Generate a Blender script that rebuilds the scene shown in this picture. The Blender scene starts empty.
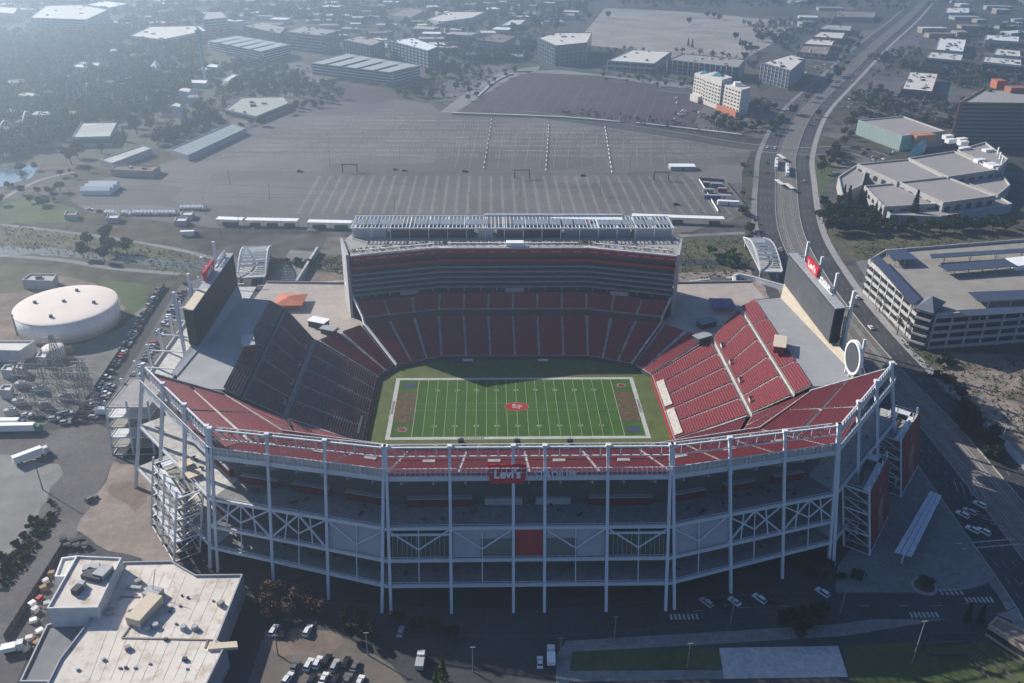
import bpy, math, random
from mathutils import Vector, Matrix
random.seed(7)
R = math.radians
S = bpy.context.scene
COL = S.collection

# ---------------------------------------------------------------- camera
CAM = Vector((-13.0626, -332.3097, 205.6392)); YAW, PITCH, ROLL, FPX = 0.031853, 0.478220, 0.011466, 860.0
_cy, _sy, _cp, _sp = math.cos(YAW), math.sin(YAW), math.cos(PITCH), math.sin(PITCH)
_f = Vector((_sy*_cp, _cy*_cp, -_sp)); _r0 = Vector((_cy, -_sy, 0)); _u0 = _r0.cross(_f)
_r = _r0*math.cos(ROLL)+_u0*math.sin(ROLL); _u = _u0*math.cos(ROLL)-_r0*math.sin(ROLL)
cd = bpy.data.cameras.new("camera"); cam = bpy.data.objects.new("camera", cd); COL.objects.link(cam)
M = Matrix((( _r.x, _u.x, -_f.x), (_r.y, _u.y, -_f.y), (_r.z, _u.z, -_f.z))).to_4x4()
M.translation = CAM; cam.matrix_world = M
cd.sensor_width = 36; cd.lens = 36*FPX/1024; cd.clip_start = 1; cd.clip_end = 20000
S.camera = cam

# ---------------------------------------------------------------- world, sun, exposure
SUN_EL = R(29); SUN_D = Vector((0.815, -0.58, 0)).normalized()
W = bpy.data.worlds.new("World"); S.world = W; W.use_nodes = True
wn = W.node_tree.nodes; bg = wn["Background"]
sky = wn.new("ShaderNodeTexSky"); sky.sky_type = 'NISHITA'; sky.sun_disc = False
sky.sun_elevation = SUN_EL; sky.sun_rotation = math.atan2(-SUN_D.x, -SUN_D.y)
sky.air_density = 1.3; sky.dust_density = 0.4; sky.ozone_density = 4.0
tint = wn.new("ShaderNodeVectorMath"); tint.operation = 'MULTIPLY'; tint.inputs[1].default_value = (0.74, 0.94, 1.28)
W.node_tree.links.new(sky.outputs[0], tint.inputs[0]); W.node_tree.links.new(tint.outputs[0], bg.inputs[0]); bg.inputs[1].default_value = 0.05
sl = bpy.data.lights.new("sun", 'SUN'); sl.energy = 4.9; sl.angle = R(0.5); sl.color = (1.0, 0.93, 0.82)
so = bpy.data.objects.new("sun", sl); COL.objects.link(so)
d = Vector((SUN_D.x*math.cos(SUN_EL), SUN_D.y*math.cos(SUN_EL), -math.sin(SUN_EL)))
so.rotation_euler = d.to_track_quat('-Z', 'Y').to_euler()
S.view_settings.view_transform = 'Standard'; S.view_settings.look = 'None'
S.view_settings.exposure = 0.83; S.view_settings.gamma = 1.0
HAZE_DENSITY = 0.00043; HAZE_G = 0.68

# ---------------------------------------------------------------- helpers
def G(u, v, z=0.0):
    """world point at height z seen at photo position u, v"""
    q = _r*((u-512)/FPX) + _u*((341.5-v)/FPX) + _f
    return CAM + q*((z-CAM.z)/q.z)
def g2(u, v, z=0.0):
    p = G(u, v, z); return (p.x, p.y)
def lerp(a, b, t): return tuple(a[i]+(b[i]-a[i])*t for i in range(len(a)))

MATS = {}
def mat(name, col, rough=0.8, var=0.15, scale=0.3, metal=0.0, col2=None, spec=0.3, rnd=0.0, emit=0):
    if name in MATS: return MATS[name]
    m = bpy.data.materials.new(name); m.use_nodes = True; MATS[name] = m
    nt = m.node_tree; b = nt.nodes["Principled BSDF"]
    b.inputs["Roughness"].default_value = rough; b.inputs["Metallic"].default_value = metal
    b.inputs["Specular IOR Level"].default_value = spec
    if var <= 0 and rnd <= 0:
        b.inputs["Base Color"].default_value = (*col, 1); return m
    tc = nt.nodes.new("ShaderNodeTexCoord"); n = nt.nodes.new("ShaderNodeTexNoise")
    n.inputs["Scale"].default_value = scale; n.inputs["Detail"].default_value = 6; n.inputs["Roughness"].default_value = 0.65
    nt.links.new(tc.outputs["Object"], n.inputs["Vector"])
    rp = nt.nodes.new("ShaderNodeValToRGB")
    c2 = col2 or tuple(min(1, c*(1+var)) for c in col); c1 = tuple(c*(1-var) for c in col) if col2 is None else col
    rp.color_ramp.elements[0].position = 0.32; rp.color_ramp.elements[1].position = 0.68
    rp.color_ramp.elements[0].color = (*c1, 1); rp.color_ramp.elements[1].color = (*c2, 1)
    nt.links.new(n.outputs["Fac"], rp.inputs[0])
    src = rp.outputs[0]
    if rnd > 0:
        oi = nt.nodes.new("ShaderNodeObjectInfo"); hs = nt.nodes.new("ShaderNodeHueSaturation")
        mr = nt.nodes.new("ShaderNodeMapRange"); mr.inputs[3].default_value = 1-rnd; mr.inputs[4].default_value = 1+rnd
        nt.links.new(oi.outputs["Random"], mr.inputs[0]); nt.links.new(mr.outputs[0], hs.inputs["Value"])
        mh = nt.nodes.new("ShaderNodeMapRange"); mh.inputs[3].default_value = 0.5-rnd*0.06; mh.inputs[4].default_value = 0.5+rnd*0.05
        nt.links.new(oi.outputs["Random"], mh.inputs[0]); nt.links.new(mh.outputs[0], hs.inputs["Hue"])
        nt.links.new(src, hs.inputs["Color"]); src = hs.outputs[0]
    nt.links.new(src, b.inputs["Base Color"])
    return m

class MB:
    def __init__(s): s.v = []; s.f = []; s.m = []
    def poly(s, pts, mi=0):
        k = len(s.v); s.v += [tuple(p) for p in pts]; s.f.append(tuple(range(k, k+len(pts)))); s.m.append(mi)
    def hexa(s, b, t, mi=0, cap=True, bottom=True):
        """prism between a bottom ring and a top ring with the same count"""
        n = len(b); k = len(s.v); s.v += [tuple(p) for p in b]+[tuple(p) for p in t]
        for i in range(n):
            j = (i+1) % n; s.f.append((k+i, k+j, k+n+j, k+n+i)); s.m.append(mi)
        if cap: s.f.append(tuple(range(k+n, k+2*n))); s.m.append(mi)
        if bottom: s.f.append(tuple(range(k+n-1, k-1, -1))); s.m.append(mi)
    def box(s, c, size, rz=0.0, mi=0):
        """c = centre of the base"""
        hx, hy, h = size[0]/2, size[1]/2, size[2]; cs, sn = math.cos(rz), math.sin(rz)
        q = [(c[0]+x*cs-y*sn, c[1]+x*sn+y*cs) for x, y in ((-hx,-hy),(hx,-hy),(hx,hy),(-hx,hy))]
        s.hexa([(x, y, c[2]) for x, y in q], [(x, y, c[2]+h) for x, y in q], mi)
    def bar(s, a, b, w, h=None, mi=0):
        a, b = Vector(a), Vector(b); d = (b-a)
        if d.length < 1e-6: return
        d.normalize(); up = Vector((0,0,1)) if abs(d.z) < .95 else Vector((0,1,0))
        x = d.cross(up).normalized(); y = x.cross(d); x *= w/2; y *= (h or w)/2
        s.hexa([a-x-y, a+x-y, a+x+y, a-x+y], [b-x-y, b+x-y, b+x+y, b-x+y], mi)
    def cyl(s, a, b, r1, r2=None, n=10, mi=0):
        a, b = Vector(a), Vector(b); d = (b-a).normalized(); up = Vector((0,0,1)) if abs(d.z) < .95 else Vector((0,1,0))
        x = d.cross(up).normalized(); y = x.cross(d); r2 = r1 if r2 is None else r2
        c = [(math.cos(2*math.pi*i/n), math.sin(2*math.pi*i/n)) for i in range(n)]
        s.hexa([a+x*(r1*p)+y*(r1*q) for p, q in c], [b+x*(r2*p)+y*(r2*q) for p, q in c], mi)
    def build(s, name, mats, parent=None, org=None, **kw):
        if not isinstance(mats, (list, tuple)): mats = [mats]
        me = bpy.data.meshes.new(name)
        o0 = org if org is not None else (ORG.get(parent.as_pointer(), (0,0,0)) if parent else (0,0,0))
        me.from_pydata([(x-o0[0], y-o0[1], z-o0[2]) for x, y, z in s.v], [], s.f)
        for m in mats: me.materials.append(m)
        me.polygons.foreach_set("material_index", s.m); me.update()
        o = bpy.data.objects.new(name, me); COL.objects.link(o)
        if parent:
            o.parent = parent; ORG[o.as_pointer()] = o0
        else:
            o.location = o0; ORG[o.as_pointer()] = o0
        for k, w in kw.items(): o[k] = w
        return o
ORG = {}
def thing(name, label, cat, loc=(0,0,0), rz=0.0, group=None):
    o = bpy.data.objects.new(name, None); COL.objects.link(o); o.location = loc; o.rotation_euler = (0,0,rz)
    o["label"] = label; o["category"] = cat
    if group: o["group"] = group
    ORG[o.as_pointer()] = tuple(loc) if rz == 0 else (0,0,0)
    return o
def tag(o, label, cat, group=None):
    o["label"] = label; o["category"] = cat
    if group: o["group"] = group
    return o
def dup(root, loc, rz=0.0, sc=1.0, label=None, group=None, cat=None):
    r = root.copy(); COL.objects.link(r); r.location = loc; r.rotation_euler = (0,0,rz); r.scale = (sc,)*3 if not isinstance(sc, tuple) else sc
    if label: r["label"] = label
    if group: r["group"] = group
    for ch in root.children:
        c = ch.copy(); COL.objects.link(c); c.parent = r
        for gch in ch.children:
            d_ = gch.copy(); COL.objects.link(d_); d_.parent = c
    return r
def struct(name, mb, m): return mb.build(name, m, kind="structure")
def sheet(name, pts, z, m, kind="structure"):
    mb = MB(); mb.poly([(x, y, z) for x, y in pts]); o = mb.build(name, m); o["kind"] = kind; return o
def pxs(pts, z=0.0): return [g2(u, v, z) for u, v in pts]
def area(p): return sum(p[i][0]*p[(i+1) % len(p)][1]-p[(i+1) % len(p)][0]*p[i][1] for i in range(len(p)))/2
def ccw(p): return list(p) if area(p) > 0 else list(reversed(p))
def inset(p, d):
    n = len(p); out = []
    for i in range(n):
        a, b, c = Vector(p[i-1]), Vector(p[i]), Vector(p[(i+1) % n])
        e1 = (b-a).normalized(); e2 = (c-b).normalized()
        n1 = Vector((-e1.y, e1.x)); n2 = Vector((-e2.y, e2.x)); m = (n1+n2)
        if m.length < 1e-4: m = n1
        m.normalize(); k = d/max(0.35, m.dot(n1)); q = b+m*k; out.append((q.x, q.y))
    return out
def inpoly(x, y, p):
    r = False; j = len(p)-1
    for i in range(len(p)):
        if (p[i][1] > y) != (p[j][1] > y) and x < (p[j][0]-p[i][0])*(y-p[i][1])/(p[j][1]-p[i][1])+p[i][0]: r = not r
        j = i
    return r
def rough(p, amp, step, seed=0):
    rr = random.Random(seed+len(p)*7); out = []; n = len(p)
    for i in range(n):
        a, b = p[i], p[(i+1) % n]; L = math.dist(a, b); k = max(1, min(40, int(L/step)))
        for j in range(k):
            q = lerp(a, b, j/k); out.append((q[0]+rr.gauss(0, amp), q[1]+rr.gauss(0, amp)))
    return out
def smooth(pts, n=6):
    out = []
    P_ = [pts[0]]+list(pts)+[pts[-1]]
    for i in range(1, len(P_)-2):
        p0, p1, p2, p3 = P_[i-1], P_[i], P_[i+1], P_[i+2]
        for k in range(n):
            t = k/n
            out.append(tuple(.5*((2*p1[j])+(-p0[j]+p2[j])*t+(2*p0[j]-5*p1[j]+4*p2[j]-p3[j])*t*t+(-p0[j]+3*p1[j]-3*p2[j]+p3[j])*t**3) for j in (0, 1)))
    out.append(pts[-1]); return out
def normals(pl):
    out = []
    for i in range(len(pl)):
        a = pl[max(0, i-1)]; b = pl[min(len(pl)-1, i+1)]; dx, dy = b[0]-a[0], b[1]-a[1]; l = math.hypot(dx, dy) or 1
        out.append((-dy/l, dx/l))
    return out
def ribbon(mb, pl, o1, o2, z, mi=0):
    ns = normals(pl)
    for i in range(len(pl)-1):
        (x, y), (X, Y), n, N = pl[i], pl[i+1], ns[i], ns[i+1]
        mb.poly([(x+n[0]*o1, y+n[1]*o1, z), (X+N[0]*o1, Y+N[1]*o1, z), (X+N[0]*o2, Y+N[1]*o2, z), (x+n[0]*o2, y+n[1]*o2, z)], mi)
def kerb(mb, pl, o, w, h, mi=0):
    ns = normals(pl)
    for i in range(len(pl)-1):
        (x, y), (X, Y), n, N = pl[i], pl[i+1], ns[i], ns[i+1]
        q = [(x+n[0]*o, y+n[1]*o), (X+N[0]*o, Y+N[1]*o), (X+N[0]*(o+w), Y+N[1]*(o+w)), (x+n[0]*(o+w), y+n[1]*(o+w))]
        mb.hexa([(*p, 0.0) for p in q], [(*p, h) for p in q], mi)
FONT = None
def text(s, size, matrix, m, name, parent=None, extrude=0.05, **kw):
    c = bpy.data.curves.new(name, 'FONT'); c.body = s; c.size = size; c.extrude = extrude; c.align_x = 'CENTER'; c.align_y = 'CENTER'
    c.resolution_u = 3; c.offset = kw.pop("bold", 0.0)
    to = bpy.data.objects.new(name+"_curve", c); COL.objects.link(to)
    me = bpy.data.meshes.new_from_object(to); bpy.data.objects.remove(to); bpy.data.curves.remove(c)
    me.transform(matrix)
    if parent:
        o0 = ORG.get(parent.as_pointer(), (0,0,0)); me.transform(Matrix.Translation([-q for q in o0]))
    me.materials.clear(); me.materials.append(m)
    o = bpy.data.objects.new(name, me); COL.objects.link(o)
    if parent: o.parent = parent
    return o
def frame(o, x, y):
    """matrix with text along x, up along y, at o"""
    x = Vector(x).normalized(); y = Vector(y); y = (y-x*y.dot(x)).normalized(); z = x.cross(y)
    m = Matrix(((x.x, y.x, z.x), (x.y, y.y, z.y), (x.z, y.z, z.z))).to_4x4(); m.translation = Vector(o); return m

# ---------------------------------------------------------------- materials
STEEL = mat("white_steel", (0.60, 0.62, 0.64), 0.5, 0.06, 0.5)
CONC = mat("concrete", (0.30, 0.29, 0.28), 0.9, 0.18, 0.25)
CONC_L = mat("pale_concrete", (0.44, 0.43, 0.41), 0.9, 0.14, 0.3)
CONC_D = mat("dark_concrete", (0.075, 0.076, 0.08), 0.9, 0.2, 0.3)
SEAT = mat("red_seat_plastic", (0.175, 0.026, 0.033), 0.45, 0.2, 1.6, col2=(0.27, 0.070, 0.076))
RED = mat("red_panel", (0.32, 0.016, 0.022), 0.5, 0.12, 0.4)
REDSIGN = mat("red_sign", (0.50, 0.010, 0.022), 0.45, 0.05, 0.4)
WHITE = mat("white_paint", (0.78, 0.78, 0.77), 0.6, 0.06, 0.4)
OFFW = mat("off_white_roof", (0.62, 0.59, 0.54), 0.85, 0.12, 0.12)
CREAM = mat("cream_panel", (0.56, 0.48, 0.37), 0.8, 0.08, 0.3)
GLASS = mat("dark_glass", (0.03, 0.045, 0.06), 0.12, 0.2, 0.2, spec=0.6)
GLASSB = mat("blue_glass", (0.05, 0.22, 0.30), 0.2, 0.25, 0.15, spec=0.6)
BLACK = mat("black_screen", (0.016, 0.019, 0.023), 0.35, 0.15, 0.3)
GREYP = mat("grey_wall_panel", (0.36, 0.36, 0.37), 0.7, 0.08, 0.3)
METAL_D = mat("dull_grey_metal", (0.19, 0.195, 0.20), 0.6, 0.2, 0.6)
METAL = mat("galvanised_metal", (0.33, 0.34, 0.35), 0.5, 0.15, 0.6)
ASPH = mat("asphalt", (0.105, 0.097, 0.097), 0.92, 0.24, 0.045)
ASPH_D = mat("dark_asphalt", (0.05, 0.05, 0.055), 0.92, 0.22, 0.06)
ASPH_P = mat("mauve_asphalt", (0.060, 0.042, 0.052), 0.92, 0.18, 0.03)
ASPH_L = mat("bleached_asphalt", (0.29, 0.265, 0.24), 0.92, 0.16, 0.02)
PAVE = mat("pavement", (0.19, 0.187, 0.185), 0.9, 0.12, 0.2)
DIRT = mat("bare_dirt", (0.175, 0.135, 0.11), 0.95, 0.3, 0.06)
DIRT_L = mat("pale_dirt", (0.235, 0.193, 0.165), 0.95, 0.22, 0.05)
GRASS = mat("grass_bank", (0.05, 0.062, 0.028), 0.95, 0.4, 0.05, col2=(0.125, 0.105, 0.066))
GRASSG = mat("green_lawn", (0.045, 0.075, 0.022), 0.95, 0.35, 0.06, col2=(0.09, 0.10, 0.04))
TURF = mat("playing_turf", (0.030, 0.082, 0.004), 0.9, 0.14, 0.12)
TURF_Y = mat("worn_turf", (0.085, 0.105, 0.030), 0.9, 0.22, 0.15)
LINEW = mat("line_paint", (0.40, 0.40, 0.38), 0.8, 0.12, 0.3)
LOTLINE = mat("lot_line_paint", (0.34, 0.32, 0.30), 0.9, 0.3, 0.2)
WATER = mat("creek_water", (0.03, 0.035, 0.03), 0.45, 0.1, 0.2, spec=0.8)
PVM = mat("solar_panel", (0.05, 0.055, 0.085), 0.3, 0.15, 0.5, spec=0.6)
BARK = mat("bark", (0.07, 0.05, 0.035), 0.95, 0.25, 2.0)
GOLD = mat("tan_planting", (0.17, 0.13, 0.06), 0.95, 0.4, 0.5)
BLUEC = mat("blue_cover", (0.03, 0.05, 0.25), 0.7, 0.1, 0.4)

def grime(m, fine=.5, patch=(.02,.035), amt=.16):
    nt = m.node_tree; b = nt.nodes["Principled BSDF"]; l = b.inputs["Base Color"].links[0].from_socket
    tc = nt.nodes.new("ShaderNodeTexCoord"); mp = nt.nodes.new("ShaderNodeMapping"); mp.inputs["Scale"].default_value = (*patch,1); mp.inputs["Rotation"].default_value = (0,0,.5); nt.links.new(tc.outputs["Object"], mp.inputs[0])
    v = nt.nodes.new("ShaderNodeTexVoronoi"); v.distance = 'CHEBYCHEV'; v.inputs["Scale"].default_value = 1; nt.links.new(mp.outputs[0], v.inputs["Vector"])
    sp = nt.nodes.new("ShaderNodeSeparateColor"); nt.links.new(v.outputs["Color"], sp.inputs[0]); mr = nt.nodes.new("ShaderNodeMapRange"); mr.inputs[3].default_value = 1-amt; mr.inputs[4].default_value = 1+amt; nt.links.new(sp.outputs[0], mr.inputs[0])
    n = nt.nodes.new("ShaderNodeTexNoise"); n.inputs["Scale"].default_value = fine; n.inputs["Detail"].default_value = 9; n.inputs["Roughness"].default_value = .75; nt.links.new(tc.outputs["Object"], n.inputs["Vector"])
    m2 = nt.nodes.new("ShaderNodeMapRange"); m2.inputs[1].default_value = .32; m2.inputs[2].default_value = .68; m2.inputs[3].default_value = .70; m2.inputs[4].default_value = 1.25; nt.links.new(n.outputs["Fac"], m2.inputs[0])
    mm = nt.nodes.new("ShaderNodeMath"); mm.operation = 'MULTIPLY'; nt.links.new(mr.outputs[0], mm.inputs[0]); nt.links.new(m2.outputs[0], mm.inputs[1])
    mx = nt.nodes.new("ShaderNodeVectorMath"); mx.operation = 'SCALE'; nt.links.new(l, mx.inputs[0]); nt.links.new(mm.outputs[0], mx.inputs["Scale"]); nt.links.new(mx.outputs[0], b.inputs["Base Color"])
for m_ in (ASPH, ASPH_D, ASPH_P, ASPH_L, PAVE, CONC_L): grime(m_)
for m_ in (DIRT, DIRT_L, GRASS, GRASSG): grime(m_, .25, (.05,.05), .08)

# ================================================================ GROUND
def ground_mat():
    m = bpy.data.materials.new("district_ground"); m.use_nodes = True; nt = m.node_tree; b = nt.nodes["Principled BSDF"]
    b.inputs["Roughness"].default_value = 0.95; b.inputs["Specular IOR Level"].default_value = 0.1
    tc = nt.nodes.new("ShaderNodeTexCoord"); v = nt.nodes.new("ShaderNodeTexVoronoi"); v.inputs["Scale"].default_value = 0.012
    v.distance = 'MANHATTAN'; nt.links.new(tc.outputs["Object"], v.inputs["Vector"])
    r = nt.nodes.new("ShaderNodeValToRGB"); r.color_ramp.interpolation = 'CONSTANT'
    sep = nt.nodes.new("ShaderNodeSeparateColor"); nt.links.new(v.outputs["Color"], sep.inputs[0]); nt.links.new(sep.outputs[0], r.inputs[0])
    cols = [(0, (.085,.080,.078)), (.3, (.075,.072,.052)), (.5, (.105,.096,.088)), (.65, (.055,.053,.050)), (.8, (.095,.08,.06)), (.9, (.15,.14,.125))]
    while len(r.color_ramp.elements) < len(cols): r.color_ramp.elements.new(0.5)
    for e, (p, c) in zip(r.color_ramp.elements, cols): e.position = p; e.color = (*c, 1)
    n = nt.nodes.new("ShaderNodeTexNoise"); n.inputs["Scale"].default_value = 0.09; n.inputs["Detail"].default_value = 8
    nt.links.new(tc.outputs["Object"], n.inputs["Vector"])
    mx = nt.nodes.new("ShaderNodeMix"); mx.data_type = 'RGBA'; mx.blend_type = 'MULTIPLY'; mx.inputs[0].default_value = 1
    r2 = nt.nodes.new("ShaderNodeValToRGB"); r2.color_ramp.elements[0].color = (.55,.55,.55,1); r2.color_ramp.elements[1].color = (1.35,1.35,1.35,1)
    r2.color_ramp.elements[0].position = .3; r2.color_ramp.elements[1].position = .7
    nt.links.new(n.outputs["Fac"], r2.inputs[0]); nt.links.new(r.outputs[0], mx.inputs[6]); nt.links.new(r2.outputs[0], mx.inputs[7])
    nt.links.new(mx.outputs[2], b.inputs["Base Color"]); return m
sheet("ground", [(-2890,-640),(2890,-640),(2890,4090),(-2890,4090)], 0.0, ground_mat())

# ================================================================ STADIUM
ST = thing("stadium", "large open football stadium with red seats in a white steel frame", "stadium", (0,0,0))
BASE = [(-150,-58),(-107,-105),(-45.5,-126),(45.5,-126),(107,-105),(150,-58)]
TOP = [(-140.5,-50.5),(-104,-94),(-45.8,-105.2),(45.8,-105.2),(104,-94),(140.5,-50.5)]
def F(z, dz=0.0, ins=0.0):
    pl = [lerp(a, b, z/50.0) for a, b in zip(BASE, TOP)]
    if ins:
        ns = normals(pl); pl = [(p[0]+n[0]*ins, p[1]+n[1]*ins) for p, n in zip(pl, ns)]
    return pl
def FP(seg, t, z): 
    pl = F(z); return (*lerp(pl[seg], pl[seg+1], t), z)

def tier(inner, outer, nrows, nsec, label=None, seatmat=None, walk=0.55):
    """rows of seats between two polylines of (x,y,z)"""
    for j in range(len(inner)-1):
        n = nsec[j]
        L = (Vector(inner[j+1])-Vector(inner[j])).length
        for k in range(n):
            gap = min(.2, walk/max(L, 1.0)) if True else 0
            t0 = k/n+gap; t1 = (k+1)/n-gap
            def P(t, s, dz=0.0):
                a = lerp(inner[j], inner[j+1], t); b = lerp(outer[j], outer[j+1], t); q = lerp(a, b, s); return (q[0], q[1], q[2]+dz)
            mb = MB()
            for i in range(nrows):
                s0, s1 = i/nrows, (i+1)/nrows
                z = P(.5, s0)[2]
                def Q(t, s, zz):
                    p = P(t, s); return (p[0], p[1], p[2] if zz is None else p[2]-P(.5, s)[2]+zz)
                zt = P(.5, s1)[2]
                mb.poly([Q(t0,s0,zt), Q(t1,s0,zt), Q(t1,s1,zt), Q(t0,s1,zt)], 0)
                mb.poly([Q(t0,s0,z), Q(t1,s0,z), Q(t1,s0,zt), Q(t0,s0,zt)], 0)
                a, b = s0+(s1-s0)*.30, s0+(s1-s0)*.82
                b2 = s0+(s1-s0)*.95
                mb.poly([Q(t0,a,zt+.45), Q(t1,a,zt+.45), Q(t1,b,zt+.42), Q(t0,b,zt+.42)], 1)
                mb.poly([Q(t0,a,zt+.1), Q(t1,a,zt+.1), Q(t1,a,zt+.45), Q(t0,a,zt+.45)], 1)
                mb.poly([Q(t0,b,zt+.42), Q(t1,b,zt+.42), Q(t1,b2,zt+.85), Q(t0,b2,zt+.85)], 1)
                mb.poly([Q(t0,b2,zt+.85), Q(t1,b2,zt+.85), Q(t1,b2+.001,zt+.1), Q(t0,b2+.001,zt+.1)], 1)
            mb.poly([P(t0,0,-.8), P(t0,1,-.8), P(t1,1,-.8), P(t1,0,-.8)], 0)
            mb.poly([P(t0,0,-.8), P(t0,0,.3), P(t0,1,.3), P(t0,1,-.8)], 0); mb.poly([P(t1,0,-.8), P(t1,1,-.8), P(t1,1,.3), P(t1,0,.3)], 0)
            sec = mb.build("seating_section", [CONC, seatmat or SEAT], ST)
            ab = MB(); u0 = t1; u1 = (k+1)/n+gap if k < n-1 or j < len(inner)-2 else 1.0
            if j == len(inner)-2 and k == n-1: u1 = 1.0
            if u1 > 1.0: u1 = 1.0
            m_ = nrows*2
            for i in range(m_):
                s0, s1 = i/m_, (i+1)/m_; zt = P(.5, s1)[2]
                def Q2(t, s, zz): p = P(t, s); return (p[0], p[1], zz)
                ab.poly([Q2(u0,s0,zt+.06), Q2(u1,s0,zt+.06), Q2(u1,s1,zt+.06), Q2(u0,s1,zt+.06)])
                zb = P(.5, s0)[2]; ab.poly([Q2(u0,s0,zb+.06), Q2(u1,s0,zb+.06), Q2(u1,s0,zt+.06), Q2(u0,s0,zt+.06)])
            for i in range(1, 7):      # handrail posts up the middle
                q = P((u0+u1)/2, i/7.0); ab.bar((q[0],q[1],q[2]), (q[0],q[1],q[2]+1.1), .12)
            ab.build("aisle", CONC_L, sec)
            if k == 0:
                ab = MB()
                for i in range(m_):
                    s0, s1 = i/m_, (i+1)/m_; zt = P(.5, s1)[2]; zb = P(.5, s0)[2]
                    ab.poly([Q2(0,s0,zt+.06), Q2(t0,s0,zt+.06), Q2(t0,s1,zt+.06), Q2(0,s1,zt+.06)])
                    ab.poly([Q2(0,s0,zb+.06), Q2(t0,s0,zb+.06), Q2(t0,s0,zt+.06), Q2(0,s0,zt+.06)])
                ab.build("aisle", CONC_L, sec)

def strip3(name, a, b, m, parent=None):
    """quad strips between two 3D polylines, one part per span"""
    for i in range(len(a)-1):
        mb = MB(); mb.poly([a[i], a[i+1], b[i+1], b[i]]); mb.build(name, m, parent or ST)
def wall3(name, pl, z0, z1, m, th=0.4, parent=None, one=False):
    mb = MB()
    for i in range(len(pl)-1):
        a, b = Vector((*pl[i][:2], 0)), Vector((*pl[i+1][:2], 0)); d_ = (b-a).normalized(); n = Vector((-d_.y, d_.x, 0))*th/2
        q = [a-n, b-n, b+n, a+n]; mb.hexa([(p.x,p.y,z0) for p in q], [(p.x,p.y,z1) for p in q])
        if not one: mb.build(name, m, parent or ST); mb = MB()
    if one: return mb.build(name, m, parent or ST)

# ---- playing field
FW = [(-65,-31),(-65,25),(-57,36),(-36,45),(37,45),(58,36),(65.5,25),(65.5,-31),(50,-40),(-50,-40)]
sheet("playing_field_surround", FW, 0.05, TURF_Y)
sheet("playing_field", [(-58.5,-28.5),(58.5,-28.5),(58.5,28.5),(-58.5,28.5)], 0.06, TURF_Y)
mb = MB()
for i in range(24):
    x0 = -54.85+i*109.7/24; x1 = x0+109.7/24
    mb.poly([(x0,-24.4,.08),(x1,-24.4,.08),(x1,24.4,.08),(x0,24.4,.08)], i % 2)
TURF2 = mat("playing_turf_light", (0.035, 0.092, 0.006), 0.9, 0.14, 0.12)
o = mb.build("turf_grass", [TURF, TURF2]); o["kind"] = "structure"
mb = MB()
def rect(mb, x0, y0, x1, y1, z, mi=0): mb.poly([(x0,y0,z),(x1,y0,z),(x1,y1,z),(x0,y1,z)], mi)
a, b = 54.86, 24.4
rect(mb, -a-1.9, b, a+1.9, b+1.9, .1); rect(mb, -a-1.9, -b-1.9, a+1.9, -b, .1); rect(mb, -a-1.9, -b, -a, b, .1); rect(mb, a, -b, a+1.9, b, .1)
o = mb.build("field_border", LINEW); o["kind"] = "structure"; mb = MB()
for k in range(21):
    x = -45.72+k*4.572; w = .10 if k not in (0, 20) else .15; rect(mb, x-w, -b, x+w, b, .1)
for k in range(1, 100):
    if k % 5 == 0: continue
    x = -45.72+k*.9144
    for y in (-24.0, -2.9, 2.9, 24.0): rect(mb, x-.07, y-.35, x+.07, y+.35, .1)
o = mb.build("turf_line", mat("yard_line_paint",(.27,.28,.22),.9,.2,.5)); o["kind"] = "structure"
for k, nn in enumerate([10,20,30,40,50,40,30,20,10]):
    x = -36.58+k*9.144
    for y, ux, uy in ((-16.0, (1,0,0), (0,1,0)), (14.5, (1,0,0), (0,1,0))):
        s_ = str(nn); t_ = text(s_[0]+" "+s_[1], 2.0, frame((x, y, .11), ux, uy), MATS["yard_line_paint"], "yard_number", extrude=0.004, bold=.05); t_["kind"] = "structure"
# end zones and midfield emblem
EZ = mat("end_zone_paint", (0.105, 0.060, 0.034), 0.9, 0.3, 0.4)
for sx, rot in ((-1, 1), (1, -1)):
    up = (-rot, 0, 0) if sx < 0 else (1, 0, 0)
    ux = (0, 1, 0) if sx < 0 else (0, -1, 0); up = (-1, 0, 0) if sx < 0 else (1, 0, 0)
    t_ = text("49ERS", 9.6, frame((sx*50.2, 0, .115), ux, up) @ Matrix.Diagonal((1.02,1.2,1,1)), EZ, "end_zone_lettering", extrude=.004, bold=.28); t_["kind"] = "structure"
    mb = MB(); rect(mb, sx*50.2-4.3, -13.5, sx*50.2+4.3, 13.5, .104); o = mb.build('end_zone_panel', mat('end_zone_brown',(.062,.062,.022),.9,.3,.5)); o['kind'] = 'structure'
    mb = MB(); rect(mb, sx*50.2-3.0, sx*19.2*-1-2.2, sx*50.2+3.0, sx*19.2*-1+2.2, .112); o = mb.build("end_zone_crest", mat("blue_crest",(.035,.048,.09)) if sx > 0 else mat("navy_crest", (.03,.05,.09))); o["kind"] = "structure"
    for rr, mm, zz in ((2.2, EZ, .112), (1.7, mat("grey_paint",(.22,.2,.18)), .12), (1.3, mat("dull_red_paint",(.14,.02,.02)), .128)):
        mb = MB(); mb.poly([(sx*50.2+rr*1.25*math.cos(i*.3142), sx*18.5+rr*math.sin(i*.3142), zz) for i in range(20)]); o = mb.build("end_zone_roundel", mm); o["kind"] = "structure"
for rr, mm, zz in ((1.0, mat("gold_paint", (.30,.17,.05)), .112), (.95, RED, .118)):
    mb = MB(); mb.poly([(5.5*rr*math.cos(i*.157), 3.6*rr*math.sin(i*.157), zz) for i in range(40)]); o = mb.build("midfield_emblem", mm); o["kind"] = "structure"
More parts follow.
